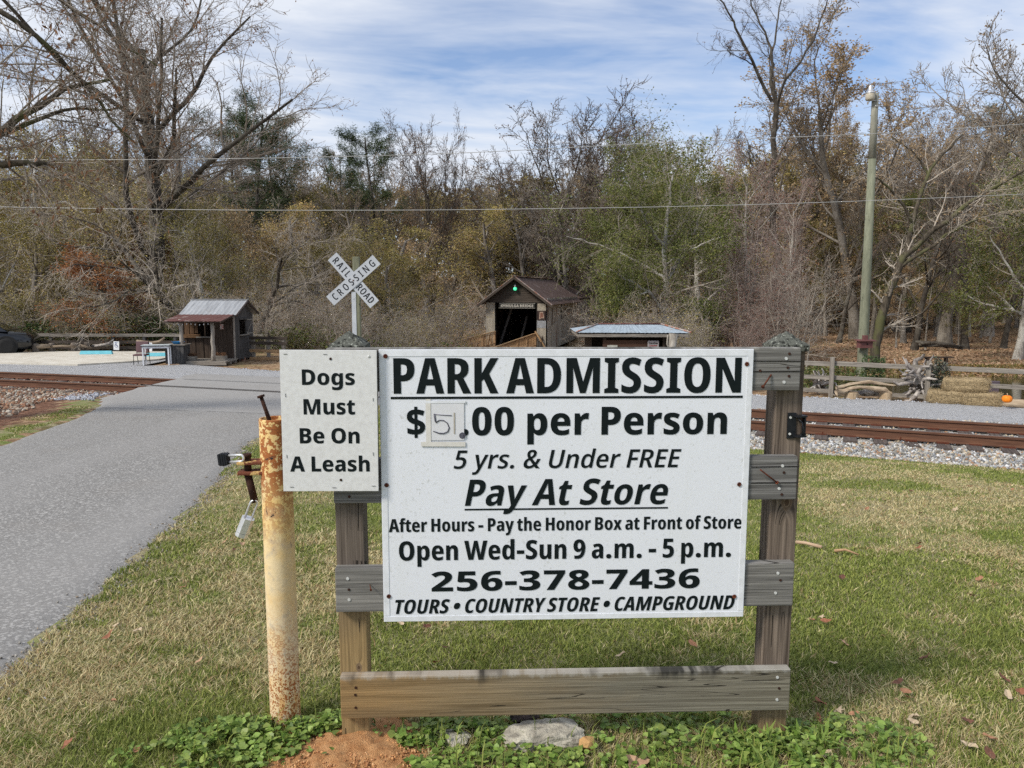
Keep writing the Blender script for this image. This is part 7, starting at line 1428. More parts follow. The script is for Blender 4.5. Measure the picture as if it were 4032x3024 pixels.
box('red_bar', (.30, .006, .035), (0, -.011, -.03), basic('dull_red', (.26, .05, .05), None, 5, .6), cn, (0, -.04, 0))
tr = empty('tree_trunk_post', (6.25, 29.9, -2.4), 0, 'pale forked dead trunk standing against the right side of the kiosk', 'tree trunk')
tube('trunk', [(0, 0, 0), (.02, 0, .9), (-.02, 0, 1.6), (.03, 0, 2.25)], [.17, .14, .15, .17], M['bark_pale'], tr, 9)
tube('branch', [(-.02, 0, 1.6), (.10, -.05, 1.9), (.06, -.06, 2.2)], [.07, .05, .04], M['bark_pale'], tr, 6); tube('branch', [(0, 0, 1.5), (-.22, -.05, 1.85), (-.2, -.05, 2.2)], [.05, .035, .03], M['bark_pale'], tr, 6)

# ------------------------------------------------------------------ three-rail fence on the right
fp = [aty(3271, 1553, 19.46), aty(3647, 1575, 18.48)]
fx, fy = fp[0].x, 19.46; dxf, dyf = (fp[1].x - fx), 18.48 - 19.46; ang = math.atan2(dyf, dxf); sp_f = math.hypot(dxf, dyf)
f3 = empty('three_rail_fence', (fx, fy, -1.12), ang, 'grey three-rail wooden fence running along the creek bank', 'fence')
for k in range(-3, 5):
    x_ = k * sp_f
    box('fence_post', (.11, .10, 1.45), (x_, 0, .25), M['greywood_z'], f3, (0, rnd.uniform(-.01, .01), 0), .008)
    for z_, w_ in ((.80, .115), (.44, .105), (.09, .10)):
        box('fence_rail', (sp_f - .012, .045, w_), (x_ + sp_f / 2, .075, z_ + rnd.uniform(-.01, .01)), M['greywood'], f3, (0, rnd.uniform(-.005, .005), 0), .006)
# driftwood log on sawn stumps
def wp(px, py, y): return aty(px, py, y)
dl = empty('driftwood_log', wp(3400, 1560, 18.75), 0, 'long split tan driftwood log lying on sawn stumps before the fence', 'log')
def dlr(px, py, y=18.75): p = aty(px, py, y); return p - dl.location
def slab(name, top, bot, thick, mat, par, rel_):
    """a gnarled plank-like log between two outlines: lofted"""
    V = []; n_ = len(top); K = 8
    for (a, b) in zip(top, bot):
        A_, B_ = rel_(*a), rel_(*b); c = (A_ + B_) / 2; h = (A_ - B_).length / 2
        for k in range(K):
            th = 2 * math.pi * k / K; ruf = 1 + .12 * math.sin(k * 2.3 + a[0] * .05)
            V.append((c.x + .02 * math.sin(k * 1.7 + a[0]), c.y + thick * math.cos(th) * ruf, c.z + h * math.sin(th) * ruf))
    Fs = [(i_ * K + k, i_ * K + (k + 1) % K, (i_ + 1) * K + (k + 1) % K, (i_ + 1) * K + k) for i_ in range(n_ - 1) for k in range(K)]
    Fs += [tuple(range(K)), tuple(range((n_ - 1) * K, n_ * K))[::-1]]
    return poly_ob(name, V, Fs, mat, par, smooth=True)
slab('log_half', [(3288, 1520), (3315, 1516), (3345, 1508), (3385, 1502), (3420, 1496), (3460, 1504), (3500, 1511), (3524, 1516)], [(3296, 1534), (3325, 1528), (3350, 1518), (3390, 1513), (3425, 1512), (3460, 1518), (3500, 1521), (3526, 1519)], .09, M['drift'], dl, lambda x_, y_: dlr(x_, y_, 18.85))
slab('log_half', [(3290, 1532), (3318, 1534), (3340, 1526), (3375, 1519), (3415, 1519), (3450, 1522), (3480, 1526), (3500, 1540)], [(3300, 1558), (3325, 1548), (3350, 1536), (3380, 1530), (3415, 1534), (3450, 1544), (3490, 1551), (3505, 1553)], .10, M['drift'], dl, lambda x_, y_: dlr(x_, y_, 18.65))
for px, w_, lab in ((3352, .16, 'pale sawn stump under the left end of the driftwood log'), (3486, .15, 'pale sawn stump under the right end of the driftwood log')):
    p = wp(px, 1562, 18.7); o = lathe('stump', [(w_, -.1), (w_, .11), (w_ * .97, .14), (0, .145)], M['stump_fresh'], None, p + Vector((0, 0, -.02)), 14, False); tag(o, lab, 'stump', 'sawn stumps under the driftwood log')
p = wp(3415, 1545, 18.95); rock('rock', p + Vector((0, .1, -.02)), (.22, .1, .10), M['drift_grey'], 21, 'grey rock behind the driftwood log')
# upturned root wads
def rootwad(loc, seed, sc, label, n_=26):
    r = np.random.default_rng(seed); t = empty('root_wad', loc, 0, label, 'root wad')
    lv = []
    ang = r.uniform(0, 2 * np.pi, n_); el = r.uniform(-.6, 1.3, n_); L_ = r.uniform(.3, .9, n_) * sc
    P = np.zeros((n_, 6, 3)); d = np.stack([np.cos(ang) * np.cos(el), .35 * np.sin(ang) * np.cos(el), np.sin(el) * .8 + .15], -1)
    P[:, 0] = r.normal(0, .08 * sc, (n_, 3)) * [1, .5, 1] + [0, 0, .38 * sc]
    for k in range(1, 6):
        d = d + r.normal(0, .35, d.shape); d /= np.linalg.norm(d, axis=1, keepdims=True); P[:, k] = P[:, k - 1] + d * L_[:, None] / 5
    P[..., 2] = np.maximum(P[..., 2], -.02)
    Rr = np.linspace(1, .2, 6)[None] ** .8 * r.uniform(.03, .095, (n_, 1)) * sc
    V, Q = tubes(P, Rr, 6); ob_np('roots', V, Q, M['drift_grey'], t, smooth=True)
    rk = bmesh.new(); bmesh.ops.create_icosphere(rk, subdivisions=2, radius=.2 * sc)
    for v in rk.verts: v.co = Vector((v.co.x * 1.2, v.co.y * .7, v.co.z + .35 * sc)) + Vector(r.normal(0, .02, 3))
    me = bpy.data.meshes.new('root_crown'); rk.to_mesh(me); rk.free(); me.materials.append(M['bark_dark']); o = bpy.data.objects.new('root_crown', me); link(o, t)
    return t
rootwad(wp(3620, 1574, 18.75), 4, 1.0, 'large bleached upturned root wad at the fence left of the straw bales', 64)
rootwad(wp(3225, 1552, 19.9), 9, .62, 'small bleached root wad behind the fence near the right sign post', 34)
rock('rock', wp(3748, 1530, 19.2), (.20, .12, .2), M['drift_grey'], 31, 'pale lumpy rock behind the straw bales', .3)
# straw bales
def bale_mesh(w, d, h, seed):
    bm = bmesh.new(); bmesh.ops.create_cube(bm, size=1); bmesh.ops.subdivide_edges(bm, edges=bm.edges[:], cuts=9, use_grid_fill=True)
    rr_ = random.Random(seed)
    for v in bm.verts:
        c = v.co * 2; e_ = [abs(q_) ** 5 for q_ in c]; k = 1 / max(1, (e_[0] + e_[1] + e_[2]) ** .16)
        sag = .03 * math.sin(v.co.x * 7)
        v.co = Vector((c.x * k * w / 2, c.y * k * d / 2, c.z * k * h / 2 + sag * h)) + Vector([rr_.gauss(0, .0045) for _ in range(3)])
    me = bpy.data.meshes.new('straw_bale'); bm.to_mesh(me); bm.free(); me.materials.append(M['straw']); return me
def bale(px, py, y, w, seed, rz, label, z=None):
    p = aty(px, py, y); t = empty('straw_bale', (p.x, y, p.z if z is None else z), rz, label, 'straw bale', 'straw bales stacked by the gravel road')
    o = bpy.data.objects.new('bale_body', bale_mesh(w, .46, .31, seed)); link(o, t); o.location = (0, 0, .155)
    r = np.random.default_rng(seed); n_ = 1500
    fc = r.integers(0, 3, n_); U = r.uniform(-.5, .5, (n_, 2))
    P = np.where((fc == 0)[:, None], np.stack([U[:, 0] * w, np.full(n_, -.235), .155 + U[:, 1] * .29], -1), np.where((fc == 1)[:, None], np.stack([U[:, 0] * w * .95, U[:, 1] * .4, np.full(n_, .31)], -1), np.stack([np.sign(U[:, 0]) * w * .49, U[:, 1] * .4, .155 + U[:, 0] * .28], -1)))
    D_ = r.normal(0, .028, (n_, 3)); V, Q = tubes(np.stack([P, P + D_], 1), np.full((n_, 2), .0022), 3); s_ = ob_np('loose_straw', V, Q, M['straw'], t); s_['kind'] = 'stuff'
    for s2 in (-.12, .12): box('baling_twine', (w * 1.0, .004, .006), (0, -.236, .155 + s2 * .6), M['straw'], t)
    return t
zb0 = -1.10
bale(3722, 1580, 17.95, .76, 1, -.42, 'left straw bale of the bottom layer, beside the root wad', zb0)
bale(3862, 1590, 17.6, .80, 2, -.42, 'right straw bale of the bottom layer, beside the grey chair back', zb0 - .01)
bale(3800, 1545, 17.85, .94, 3, -.38, 'straw bale lying on top of the two others', zb0 + .30)
# grey plastic board behind, white ledge log, pumpkin
p = wp(3900, 1565, 18.6); o = box('grey_board', (.34, .04, .62), p + Vector((0, 0, .10)), M['plastic_grey'], None, (.08, 0, -.2), .01); tag(o, 'mauve-grey plastic board standing behind the straw bales', 'board')
le = empty('plank_ledge', wp(4010, 1600, 17.2), ang, 'pale log ledge at the right edge carrying the pumpkin', 'log')
tube('ledge_log', [(-.45, 0, .03), (0, .02, .05), (.8, 0, .04)], [.09, .11, .10], M['drift'], le, 9)
pk_ = wp(3964, 1586, 16.95); pm = empty('pumpkin', pk_, 0, 'bright orange pumpkin at the right edge beside the straw bales', 'pumpkin')
V = []; Fs = []; NS, NR = 32, 10
for i_ in range(NR + 1):
    ph = math.pi * i_ / NR
    for k in range(NS):
        th = 2 * math.pi * k / NS; rr3 = .108 * (math.sin(ph) ** .8) * (1 - .09 * abs(math.sin(th * 4))); V.append((rr3 * math.cos(th), rr3 * math.sin(th), .088 + .086 * math.cos(ph) - .015 * math.exp(-(rr3 / .03) ** 2) * (1 if ph < 1.5 else 0)))
for i_ in range(NR):
    for k in range(NS): Fs.append((i_ * NS + k, (i_ + 1) * NS + k, (i_ + 1) * NS + (k + 1) % NS, i_ * NS + (k + 1) % NS))
poly_ob('pumpkin_flesh', V, Fs, M['pumpkin'], pm, smooth=True)
tube('stalk', [(0, 0, .15), (.004, 0, .18), (-.008, 0, .215)], [.014, .010, .011], M['stump_fresh'], pm, 7)
# bench and fallen timber across the creek
bn = empty('backless_bench', atz(3690, 1430, -2.55), .05, 'long low dark bench on the leaf-covered far bank', 'bench')
box('bench_seat', (1.75, .28, .07), (0, 0, .34), M['barnwood_b'], bn); 
for s_ in (-.62, .5): box('bench_leg', (.10, .26, .32), (s_, 0, .16), M['barnwood_b'], bn)
fl = empty('fallen_timber', atz(3680, 1378, -2.5), 0, 'pile of dark rotting timber under the trees across the creek', 'fallen timber')
for k in range(7): tube('rotten_log', [(-1.3 + rnd.uniform(0, .6), rnd.uniform(-.3, .3), .15 + rnd.uniform(0, .5)), (.1, 0, .25 + rnd.uniform(0, .3)), (1.1 + rnd.uniform(-.4, .9), rnd.uniform(-.3, .3), .05 + rnd.uniform(0, .3))], [.09, .12, .07], M['bark_dark'], fl, 6)

# ------------------------------------------------------------------ utility pole
ub = aty(3395, 1475, 25); ut = aty(3447, 368, 25)
up_ = empty('utility_pole', (ub.x, 25, float(ground(ub.x, 25)) - .05), 0, 'tall greenish wooden utility pole with a dusk lamp and a bird house', 'pole')
top = Vector((ut.x - ub.x, 0, ut.z - up_.location.z))
tube('shaft', [(top.x * t, 0, top.z * t) for t in (0, .25, .5, .82)], [.175, .160, .142, .117], M['pole'], up_, 18); tube('shaft_top', [(top.x * t, 0, top.z * t) for t in (.8201, 1.)], [.112, .098], M['pole_top'], up_, 16)
def up_rel(px, py): p = aty(px, py, 24.9); return Vector((p.x - up_.location.x, -.1, p.z - up_.location.z))
la = empty('dusk_lamp', up_rel(3428, 356)); la.parent = up_
lathe('lamp_hood', [(.03, .16), (.05, .155), (.055, .12), (.065, .10), (.075, -.02), (.14, -.07), (.145, -.10)], M['lamp_alu'], la, (0, 0, 0), 16)
lathe('lamp_refractor', [(.135, -.10), (.145, -.14), (.14, -.26), (.12, -.30), (.05, -.31), (0, -.31)], M['lamp_refr'], la, (0, 0, 0), 16)
tube('lamp_arm', [(.0, 0, .0), (.10, .05, -.02), (.13, .10, -.25), (.12, .10, -.38)], .018, M['lamp_alu'], la, 6)
a = up_rel(3440, 395); tube('cable_clamp', [a + Vector((-.18, 0, -.13)), a + Vector((-.13, 0, -.02)), a + Vector((.10, -.02, .0))], .014, M['lamp_alu'], up_, 6)
a = up_rel(3450, 416); tube('cable_clamp', [a + Vector((-.03, 0, .02)), a + Vector((-.03, -.02, -.02)), a + Vector((.14, -.02, -.01))], .016, M['lamp_alu'], up_, 6)
p = aty(3405, 1352, 24.75)
bh = empty('bird_house', (p.x, 24.75, p.z), .1, 'maroon wooden bird house fixed on the utility pole', 'bird house')
box('house_box', (.42, .22, .20), (0, 0, -.02), M['birdhouse'], bh); box('house_roof', (.56, .32, .03), (0, -.02, .10), M['birdhouse'], bh, (.08, 0, 0)); box('house_floor', (.46, .26, .02), (0, 0, -.13), M['birdhouse'], bh)
box('house_turret', (.12, .14, .16), (.0, 0, .18), M['birdhouse'], bh)
cyl('entry_hole', (.02, -.113, -.02), (.02, -.118, -.02), .026, M['dark_inside'], bh, 12)
# overhead wires
for lab, pts in (('lower of two thin pale overhead wires crossing the whole view', [(-900, 802), (0, 815), (700, 827), (1349, 829), (2023, 826), (3026, 808), (4032, 766), (5000, 715)]), ('upper of two thin pale overhead wires crossing the whole view', [(-900, 620), (0, 632), (900, 628), (1786, 607), (2497, 567), (3409, 527), (4032, 492), (5000, 435)])):
    P = [aty(a, b, 21.5) for a, b in pts]; Pm = []
    for k in range(len(P) - 1):
        for q_ in range(4): Pm.append(P[k].lerp(P[k + 1], q_ / 4))
    Pm.append(P[-1]); Z = np.array([tuple(q_) for q_ in Pm]); zz = Z[:, 2].copy()
    for _ in range(6): zz[1:-1] = (zz[:-2] + zz[2:] + 2 * zz[1:-1]) / 4
    Z[:, 2] = zz; o = tube('overhead_wire', Z, .0085, M['wire'], None, 5); tag(o, lab, 'wire', 'overhead wires')
# white things beyond the shrubs near the right post
p = aty(2990, 1352, 46); o = box('notice_sign', (.50, .05, .34), p, M['lichen_rock'], None, (0, .1, .2), .01); tag(o, 'small blank white sign half hidden in shrubs left of the right post cap', 'sign')
p = aty(3112, 1318, 47); o = box('notice_sign', (.36, .05, .95), p + Vector((0, 0, -.1)), M['lichen_rock'], None, (0, .05, .1), .01); tag(o, 'upright blank white sign among shrubs directly above the right post cap', 'sign')

# ------------------------------------------------------------------ trees
def nrm(a): return a / (np.linalg.norm(a, axis=-1, keepdims=True) + 1e-9)
def walk(r, P0, D0, L_, K, wig, trop, curl=None):
    n = len(P0); P = np.zeros((n, K + 1, 3)); P[:, 0] = P0; d = nrm(D0)
    for k in range(1, K + 1):
        d = d + r.normal(0, wig, (n, 3)) + np.array([0, 0, trop]) / K
        d = nrm(d); P[:, k] = P[:, k - 1] + d * (L_ / K)[:, None]
    return P
def children(r, P, Rd, L_, m, t0, t1, ang, angsd, lr, rr, shape=0., flat=0.):
    """m children on every branch"""
    n, K1, _ = P.shape; K = K1 - 1
    t = np.tile(np.linspace(t0, t1, m), (n, 1)) + r.uniform(-.5, .5, (n, m)) * (t1 - t0) / max(m, 1); t = np.clip(t, 0.02, .995)
    f = t * K; i_ = np.minimum(f.astype(int), K - 1); f = f - i_
    ii = np.arange(n)[:, None]
    p = P[ii, i_] * (1 - f[..., None]) + P[ii, i_ + 1] * f[..., None]
    rad = Rd[ii, i_] * (1 - f) + Rd[ii, i_ + 1] * f
    d = nrm(P[ii, i_ + 1] - P[ii, i_])
    q_ = nrm(r.normal(size=(n, m, 3)) * np.array([1, 1, 1 - flat])); perp = nrm(q_ - (q_ * d).sum(-1, keepdims=True) * d)
    a = np.radians(r.normal(ang, angsd, (n, m)))[..., None]
    nd = d * np.cos(a) + perp * np.sin(a)
    l = L_[:, None] * lr * (1 - shape * t) * r.uniform(.65, 1.25, (n, m))
    return p.reshape(-1, 3), nd.reshape(-1, 3), l.ravel(), (rad * rr * r.uniform(.75, 1.1, (n, m))).ravel()
def taper(R0, K, end): return R0[:, None] * np.linspace(1, end, K + 1)[None] ** .9
def crown_leaves(r, Ps, n, size, spread, aspect=.6, droop=0., sel=None):
    P = np.concatenate([p.reshape(-1, 3) for p in Ps])
    c = P[r.integers(0, len(P), n)] + r.normal(0, spread, (n, 3)); c[:, 2] -= abs(droop)
    s = size * r.uniform(.6, 1.3, n)
    u = nrm(r.normal(size=(n, 3)) * [1, 1, .7 if not droop else 1.6]); w = nrm(np.cross(u, r.normal(size=(n, 3))))
    u = u * s[:, None]; w = w * (s * aspect)[:, None]
    V = np.stack([c - u * .5, c + w * .5, c + u * .5, c - w * .5], 1)
    return V.reshape(-1, 3), np.arange(n * 4).reshape(-1, 4)
def make_tree(name, seed, H, R0, spec, bark, twig, leaf=None, trunk=None, lean=(0, 0), label='', cat='tree', group=None, endr=.3, twigmin=.006, wig0=.05, keep_thick=2):
    """spec: list of dict(m,t0,t1,ang,sd,lr,rr,K,wig,trop,shape)"""
    r = np.random.default_rng(seed)
    root = empty(name, (0, 0, 0), 0, label, cat, group)
    if trunk is None:
        P = walk(r, np.zeros((1, 3)), np.array([[lean[0], lean[1], 1.]]), np.array([H]), 10, wig0, .12); P[:, 0] = 0
        Rr = taper(np.array([R0]), 10, endr); Rr[:, 0] *= 1.35; Ls = np.array([H])
        lev = [(P, Rr, Ls)]
    else:
        lev = []
        for pts, r0, r1 in trunk:
            pts = np.array(pts, float); t = np.linspace(0, 1, len(pts)); tq = np.linspace(0, 1, 13)
            p = np.stack([np.interp(tq, t, pts[:, k]) for k in range(3)], -1); 
            for _ in range(2): p[1:-1] = (p[:-2] + p[2:] + 2 * p[1:-1]) / 4
            p[1:-1] += r.normal(0, .02, (11, 3)) * np.linalg.norm(pts[-1] - pts[0]) * .35
            lev.append((p[None], np.linspace(r0, r1, 13)[None], np.array([np.linalg.norm(np.diff(pts, axis=0), axis=1).sum()])))
    thick, thin = list(lev), []
    cur = (np.concatenate([l[0] for l in lev]), np.concatenate([l[1] for l in lev]), np.concatenate([l[2] for l in lev]))
    allfine = []
    for li, s in enumerate(spec):
        p, d, l, rd = children(r, *cur, s['m'], s.get('t0', .3), s.get('t1', 1), s.get('ang', 45), s.get('sd', 12), s.get('lr', .5), s.get('rr', .6), s.get('shape', 0), s.get('flat', 0))
        kk = l > s.get('minl', 0.)
        p, d, l, rd = p[kk], d[kk], l[kk], rd[kk]
        rd = np.maximum(rd, twigmin)
        K = s.get('K', 5); P = walk(r, p, d, l, K, s.get('wig', .12), s.get('trop', .2)); Rr = np.maximum(taper(rd, K, .25), twigmin * .6)
        cur = (P, Rr, l)
        (thick if li + 1 < keep_thick else thin).append(cur)
        allfine.append(P)
    for nm, L__, mt, S0 in (('trunk', thick, bark, 8), ('branches', thin, twig, 4)):
        Vs = []; Qs = []; o_ = 0
        for q_, (P, Rr, _) in enumerate(L__):
            sd_ = (8 if len(P) < 4 else 5) if nm == 'trunk' else (4 if len(P) < 200 else 3)
            V, Q = tubes(P, Rr, sd_); Vs.append(V); Qs.append(Q + o_); o_ += len(V)
        if Vs: ob_np(nm, np.concatenate(Vs), np.concatenate(Qs), mt, root, smooth=True)
    if leaf:
        src = [p[:, 1:] for p in allfine[-leaf.get('lv', 1):]]
        if leaf.get('top'):
            z0_ = leaf['top'] * max(p[..., 2].max() for p in src); src = [p.reshape(-1, 3)[p.reshape(-1, 3)[:, 2] > z0_] for p in src]
        V, Q = crown_leaves(r, src, leaf['n'], leaf['size'], leaf.get('spread', .1), leaf.get('asp', .6), leaf.get('droop', 0)); ob_np('leaves', V, Q, leaf['mat'], root)
    zz = max(p[..., 2].max() for p in allfine)
    root['height'] = float(np.percentile(np.concatenate([p[..., 2].ravel() for p in allfine]), 99.7))
    return root
def H_of(root): return root['height']
used = {}
def gx(px, y, z=-2.):
    dpt = y * cp - (z - CAMZ) * sp; return (px - 2016) / F * dpt + (1512 / F) * 0
def place(proto, px, y, top_py, rz=None, label=None, group=None, wid=1., dz=0., abs_s=None):
    if proto.name not in used: used[proto.name] = 1; t = proto
    else: t = copy_tree(proto)
    x = gx(px, y); z = float(ground(x, y)) - .1 + dz
    Ht = aty(px, top_py, y).z - z
    s = abs_s or Ht / H_of(proto)
    t.location = (x, y, z); t.scale = (s * wid, s * wid, s); t.rotation_euler = (0, 0, rnd.uniform(0, 6.28) if rz is None else rz)
    if label: t['label'] = label
    if group: t['group'] = group
    elif 'group' in t: del t['group']
    return t
BT_ = dict
# bare fine-twigged tree
def bare(seed, leafn=0, lm=None, H=12, up_=.35, tw='bark_twig', bk='bark_grey', lsz=.10, first=.28, ang=42, **kw):
    sp_ = [dict(m=12, t0=first, t1=1, ang=ang, sd=9, lr=.52, rr=.55, K=7, wig=.10, trop=up_, shape=.35),
           dict(m=7, t0=.25, t1=1, ang=38, sd=12, lr=.48, rr=.55, K=5, wig=.13, trop=up_ * .8, shape=.4),
           dict(m=6, t0=.2, t1=1, ang=38, sd=14, lr=.50, rr=.55, K=4, wig=.15, trop=.25, shape=.3),
           dict(m=6, t0=.15, t1=1, ang=38, sd=15, lr=.55, rr=.6, K=3, wig=.16, trop=.2, shape=.2)]
    lf = dict(n=leafn, size=lsz, spread=.12, mat=M[lm]) if leafn else None
    return make_tree('bare_tree', seed, H * .86, .24, sp_, M[bk], M[tw], lf, label='bare autumn tree', twigmin=.014, **kw)
def bushy(seed, leafn, lm, H=10, tw='bark_twig', bk='bark_grey', lsz=.12, name='autumn_tree', ang=58, first=.12, spread=.18, R0=.24, wigk=1., **kw):
    sp_ = [dict(m=15, t0=first, t1=1, ang=ang, sd=12, lr=.50, rr=.58, K=7, wig=.13 * wigk, trop=.22, shape=.45),
           dict(m=8, t0=.2, t1=1, ang=45, sd=14, lr=.46, rr=.5, K=5, wig=.16 * wigk, trop=.15, shape=.3),
           dict(m=6, t0=.15, t1=1, ang=45, sd=16, lr=.52, rr=.55, K=4, wig=.18 * wigk, trop=.08),
           dict(m=3, t0=.3, t1=1, ang=42, sd=16, lr=.5, rr=.6, K=3, wig=.18, trop=.08)]
    return make_tree(name, seed, H * .88, R0, sp_, M[bk], M[tw], dict(n=leafn, size=lsz, spread=spread, mat=M[lm], lv=2), label='autumn tree', twigmin=.008, **kw)
def pine(seed, H=20):
    sp_ = [dict(m=22, t0=.50, t1=1, ang=72, sd=14, lr=.22, rr=.35, K=5, wig=.12, trop=.28, shape=.35),
           dict(m=8, t0=.35, t1=1, ang=45, sd=15, lr=.42, rr=.5, K=4, wig=.14, trop=.4)]
    r_ = make_tree('pine_tree', seed, H * .96, .22, sp_, M['bark_dark'], M['bark_twig_d'], dict(n=21000, size=.25, spread=.20, asp=.16, mat=M['lf_pine'], lv=1), label='tall pine', twigmin=.015, wig0=.03, endr=.25)
    return r_
def slender(seed, leafn, lm, H=15, bk='bark_grey', lsz=.13):
    sp_ = [dict(m=16, t0=.30, t1=1, ang=62, sd=12, lr=.22, rr=.4, K=6, wig=.10, trop=.25, shape=.3),
           dict(m=7, t0=.2, t1=1, ang=45, sd=14, lr=.45, rr=.5, K=4, wig=.15, trop=.1),
           dict(m=5, t0=.2, t1=1, ang=45, sd=16, lr=.5, rr=.5, K=3, wig=.15, trop=.1)]
    return make_tree('slender_tree', seed, H * .95, .17, sp_, M[bk], M['bark_twig'], dict(n=leafn, size=lsz, spread=.16, mat=M[lm], lv=2), label='slender tree', twigmin=.008, wig0=.05)
def thicket(seed, leafn, lm, H=4., tw='bark_twig_l', lsz=.07, stems=11, name='thicket_shrub', spreadx=1.3):
    r = np.random.default_rng(seed); tk = []
    for k in range(stems):
        a = r.uniform(0, 6.28); b = np.array([math.cos(a), math.sin(a), 0]) * r.uniform(.1, .9); e = b + np.array([math.cos(a) * r.uniform(.2, spreadx), math.sin(a) * r.uniform(.2, spreadx), H * r.uniform(.55, .95)])
        mid = (b + e) / 2 + r.normal(0, .18, 3); tk.append(([b, mid, e], r.uniform(.02, .05), .008))
    sp_ = [dict(m=9, t0=.15, t1=1, ang=42, sd=16, lr=.42, rr=.55, K=6, wig=.2, trop=.15),
           dict(m=6, t0=.15, t1=1, ang=45, sd=18, lr=.5, rr=.55, K=4, wig=.22, trop=.05),
           dict(m=4, t0=.2, t1=1, ang=45, sd=18, lr=.5, rr=.6, K=3, wig=.22, trop=0)]
    return make_tree(name, seed, H, .05, sp_, M[tw], M[tw], dict(n=leafn, size=lsz, spread=.12, mat=M[lm], lv=2) if leafn else None, trunk=tk, label='thicket', cat='shrub', twigmin=.005, keep_thick=1)

pB = [bare(1), bare(2, 1500, 'lf_tan', up_=.5), bare(3, 600, 'lf_brown', tw='bark_twig_d', bk='bark_dark')]
pV = bare(4, 5000, 'lf_tan', H=16, first=.42, ang=30, up_=.45, bk='bark_dark', tw='bark_twig', lsz=.12)
pFan = make_tree('fan_shaped_tree', 111, 15, .34, [dict(m=13, t0=.30, t1=1, ang=36, sd=8, lr=.72, rr=.5, K=8, wig=.07, trop=.30, shape=.3), dict(m=9, t0=.18, t1=1, ang=34, sd=10, lr=.42, rr=.5, K=6, wig=.11, trop=.2, shape=.3), dict(m=8, t0=.15, t1=1, ang=36, sd=14, lr=.44, rr=.5, K=4, wig=.14, trop=.15), dict(m=5, t0=.1, t1=1, ang=38, sd=15, lr=.5, rr=.6, K=3, wig=.16, trop=.1)], M['bark_dark'], M['bark_twig_d'], dict(n=5000, size=.15, spread=.1, mat=M['lf_brown']), label='', twigmin=.022, endr=.4, wig0=.03)
pTan = bare(6, 11000, 'lf_tan', H=16, first=.35, ang=36, up_=.35, bk='bark_grey', lsz=.13)
pO = [bushy(11, 11000, 'lf_olive'), bushy(12, 7500, 'lf_mix'), bushy(13, 7000, 'lf_olive', tw='bark_twig_l', bk='bark_pale', ang=66)]
pG = bushy(21, 24000, 'lf_green', H=12, bk='bark_pale', tw='bark_twig_l', lsz=.14, spread=.25, name='green_oak_tree', ang=60, first=.22, R0=.25)
pG2 = bushy(22, 20000, 'lf_green', H=12, bk='bark_grey', lsz=.14, spread=.25, name='green_oak_tree', ang=50, first=.15)
pR = bushy(31, 9000, 'lf_rust', H=8, name='rust_oak_tree', lsz=.15, spread=.22, bk='bark_dark', tw='bark_twig_d', ang=66)
pP = [pine(41), pine(42)]
pS = [slender(51, 9000, 'lf_tan'), slender(52, 7000, 'lf_mix', bk='bark_pale'), slender(53, 10000, 'lf_olive', bk='bark_grey')]
pT = [thicket(61, 1500, 'lf_brown'), thicket(62, 4500, 'lf_olive'), thicket(63, 2000, 'lf_red', tw='bark_pink', H=5, name='red_twigged_shrub')]
pPink = make_tree('bare_tree', 71, 11, .17, [dict(m=26, t0=.10, t1=1, ang=40, sd=10, lr=.42, rr=.5, K=7, wig=.09, trop=.4, shape=.45), dict(m=9, t0=.15, t1=1, ang=38, sd=12, lr=.45, rr=.55, K=5, wig=.13, trop=.25, shape=.3), dict(m=7, t0=.15, t1=1, ang=38, sd=14, lr=.46, rr=.6, K=4, wig=.16, trop=.15), dict(m=3, t0=.2, t1=1, ang=38, sd=14, lr=.5, rr=.7, K=3, wig=.16, trop=.1)], M['bark_pale'], M['bark_pink'], dict(n=2500, size=.09, spread=.1, mat=M['lf_red']), label='', twigmin=.012, wig0=.035)
def away(o): o.location = (0, -400, -60)

# --- single trees one can point at -------------------------------------------------
# big spreading oak on the left
sp_ = [dict(m=16, t0=.34, t1=1, ang=43, sd=12, lr=.72, rr=.5, K=9, wig=.085, trop=.26, shape=.25),
       dict(m=11, t0=.18, t1=1, ang=38, sd=12, lr=.42, rr=.5, K=6, wig=.12, trop=.18, shape=.3),
       dict(m=8, t0=.15, t1=1, ang=38, sd=14, lr=.46, rr=.5, K=5, wig=.15, trop=.10, shape=.3),
       dict(m=6, t0=.1, t1=1, ang=40, sd=15, lr=.46, rr=.55, K=3, wig=.18, trop=.05),]
A1 = make_tree('spreading_oak', 101, 15.5, .42, sp_, M['bark_dark'], M['bark_twig'], dict(n=3800, size=.13, spread=.06, asp=.35, mat=M['lf_brown'], droop=.1, lv=1), label='', twigmin=.010, endr=.35, wig0=.045)
place(A1, 610, 40, -420, .6, 'huge bare oak with fanned limbs and a few hanging brown leaves, behind the log barrier', wid=1.22)
A2 = make_tree('dark_limbed_tree', 102, 8, .26, [dict(m=9, t0=.22, t1=1, ang=52, sd=12, lr=.7, rr=.55, K=9, wig=.16, trop=.22, shape=.2), dict(m=8, t0=.2, t1=1, ang=42, sd=14, lr=.42, rr=.5, K=6, wig=.18, trop=.1), dict(m=6, t0=.15, t1=1, ang=42, sd=16, lr=.48, rr=.5, K=4, wig=.2, trop=.05), dict(m=5, t0=.1, t1=1, ang=42, sd=16, lr=.48, rr=.55, K=3, wig=.2, trop=0)], M['bark_dark'], M['bark_twig_l'], None, twigmin=.009, endr=.3, wig0=.12)
place(A2, 760, 36.5, 640, 2.0, 'crooked dark-limbed bare tree right behind the wooden shed')
A2b = place(A2, 1010, 35, 800, 4.4, 'crooked bare tree with pale twigs right of the shed')
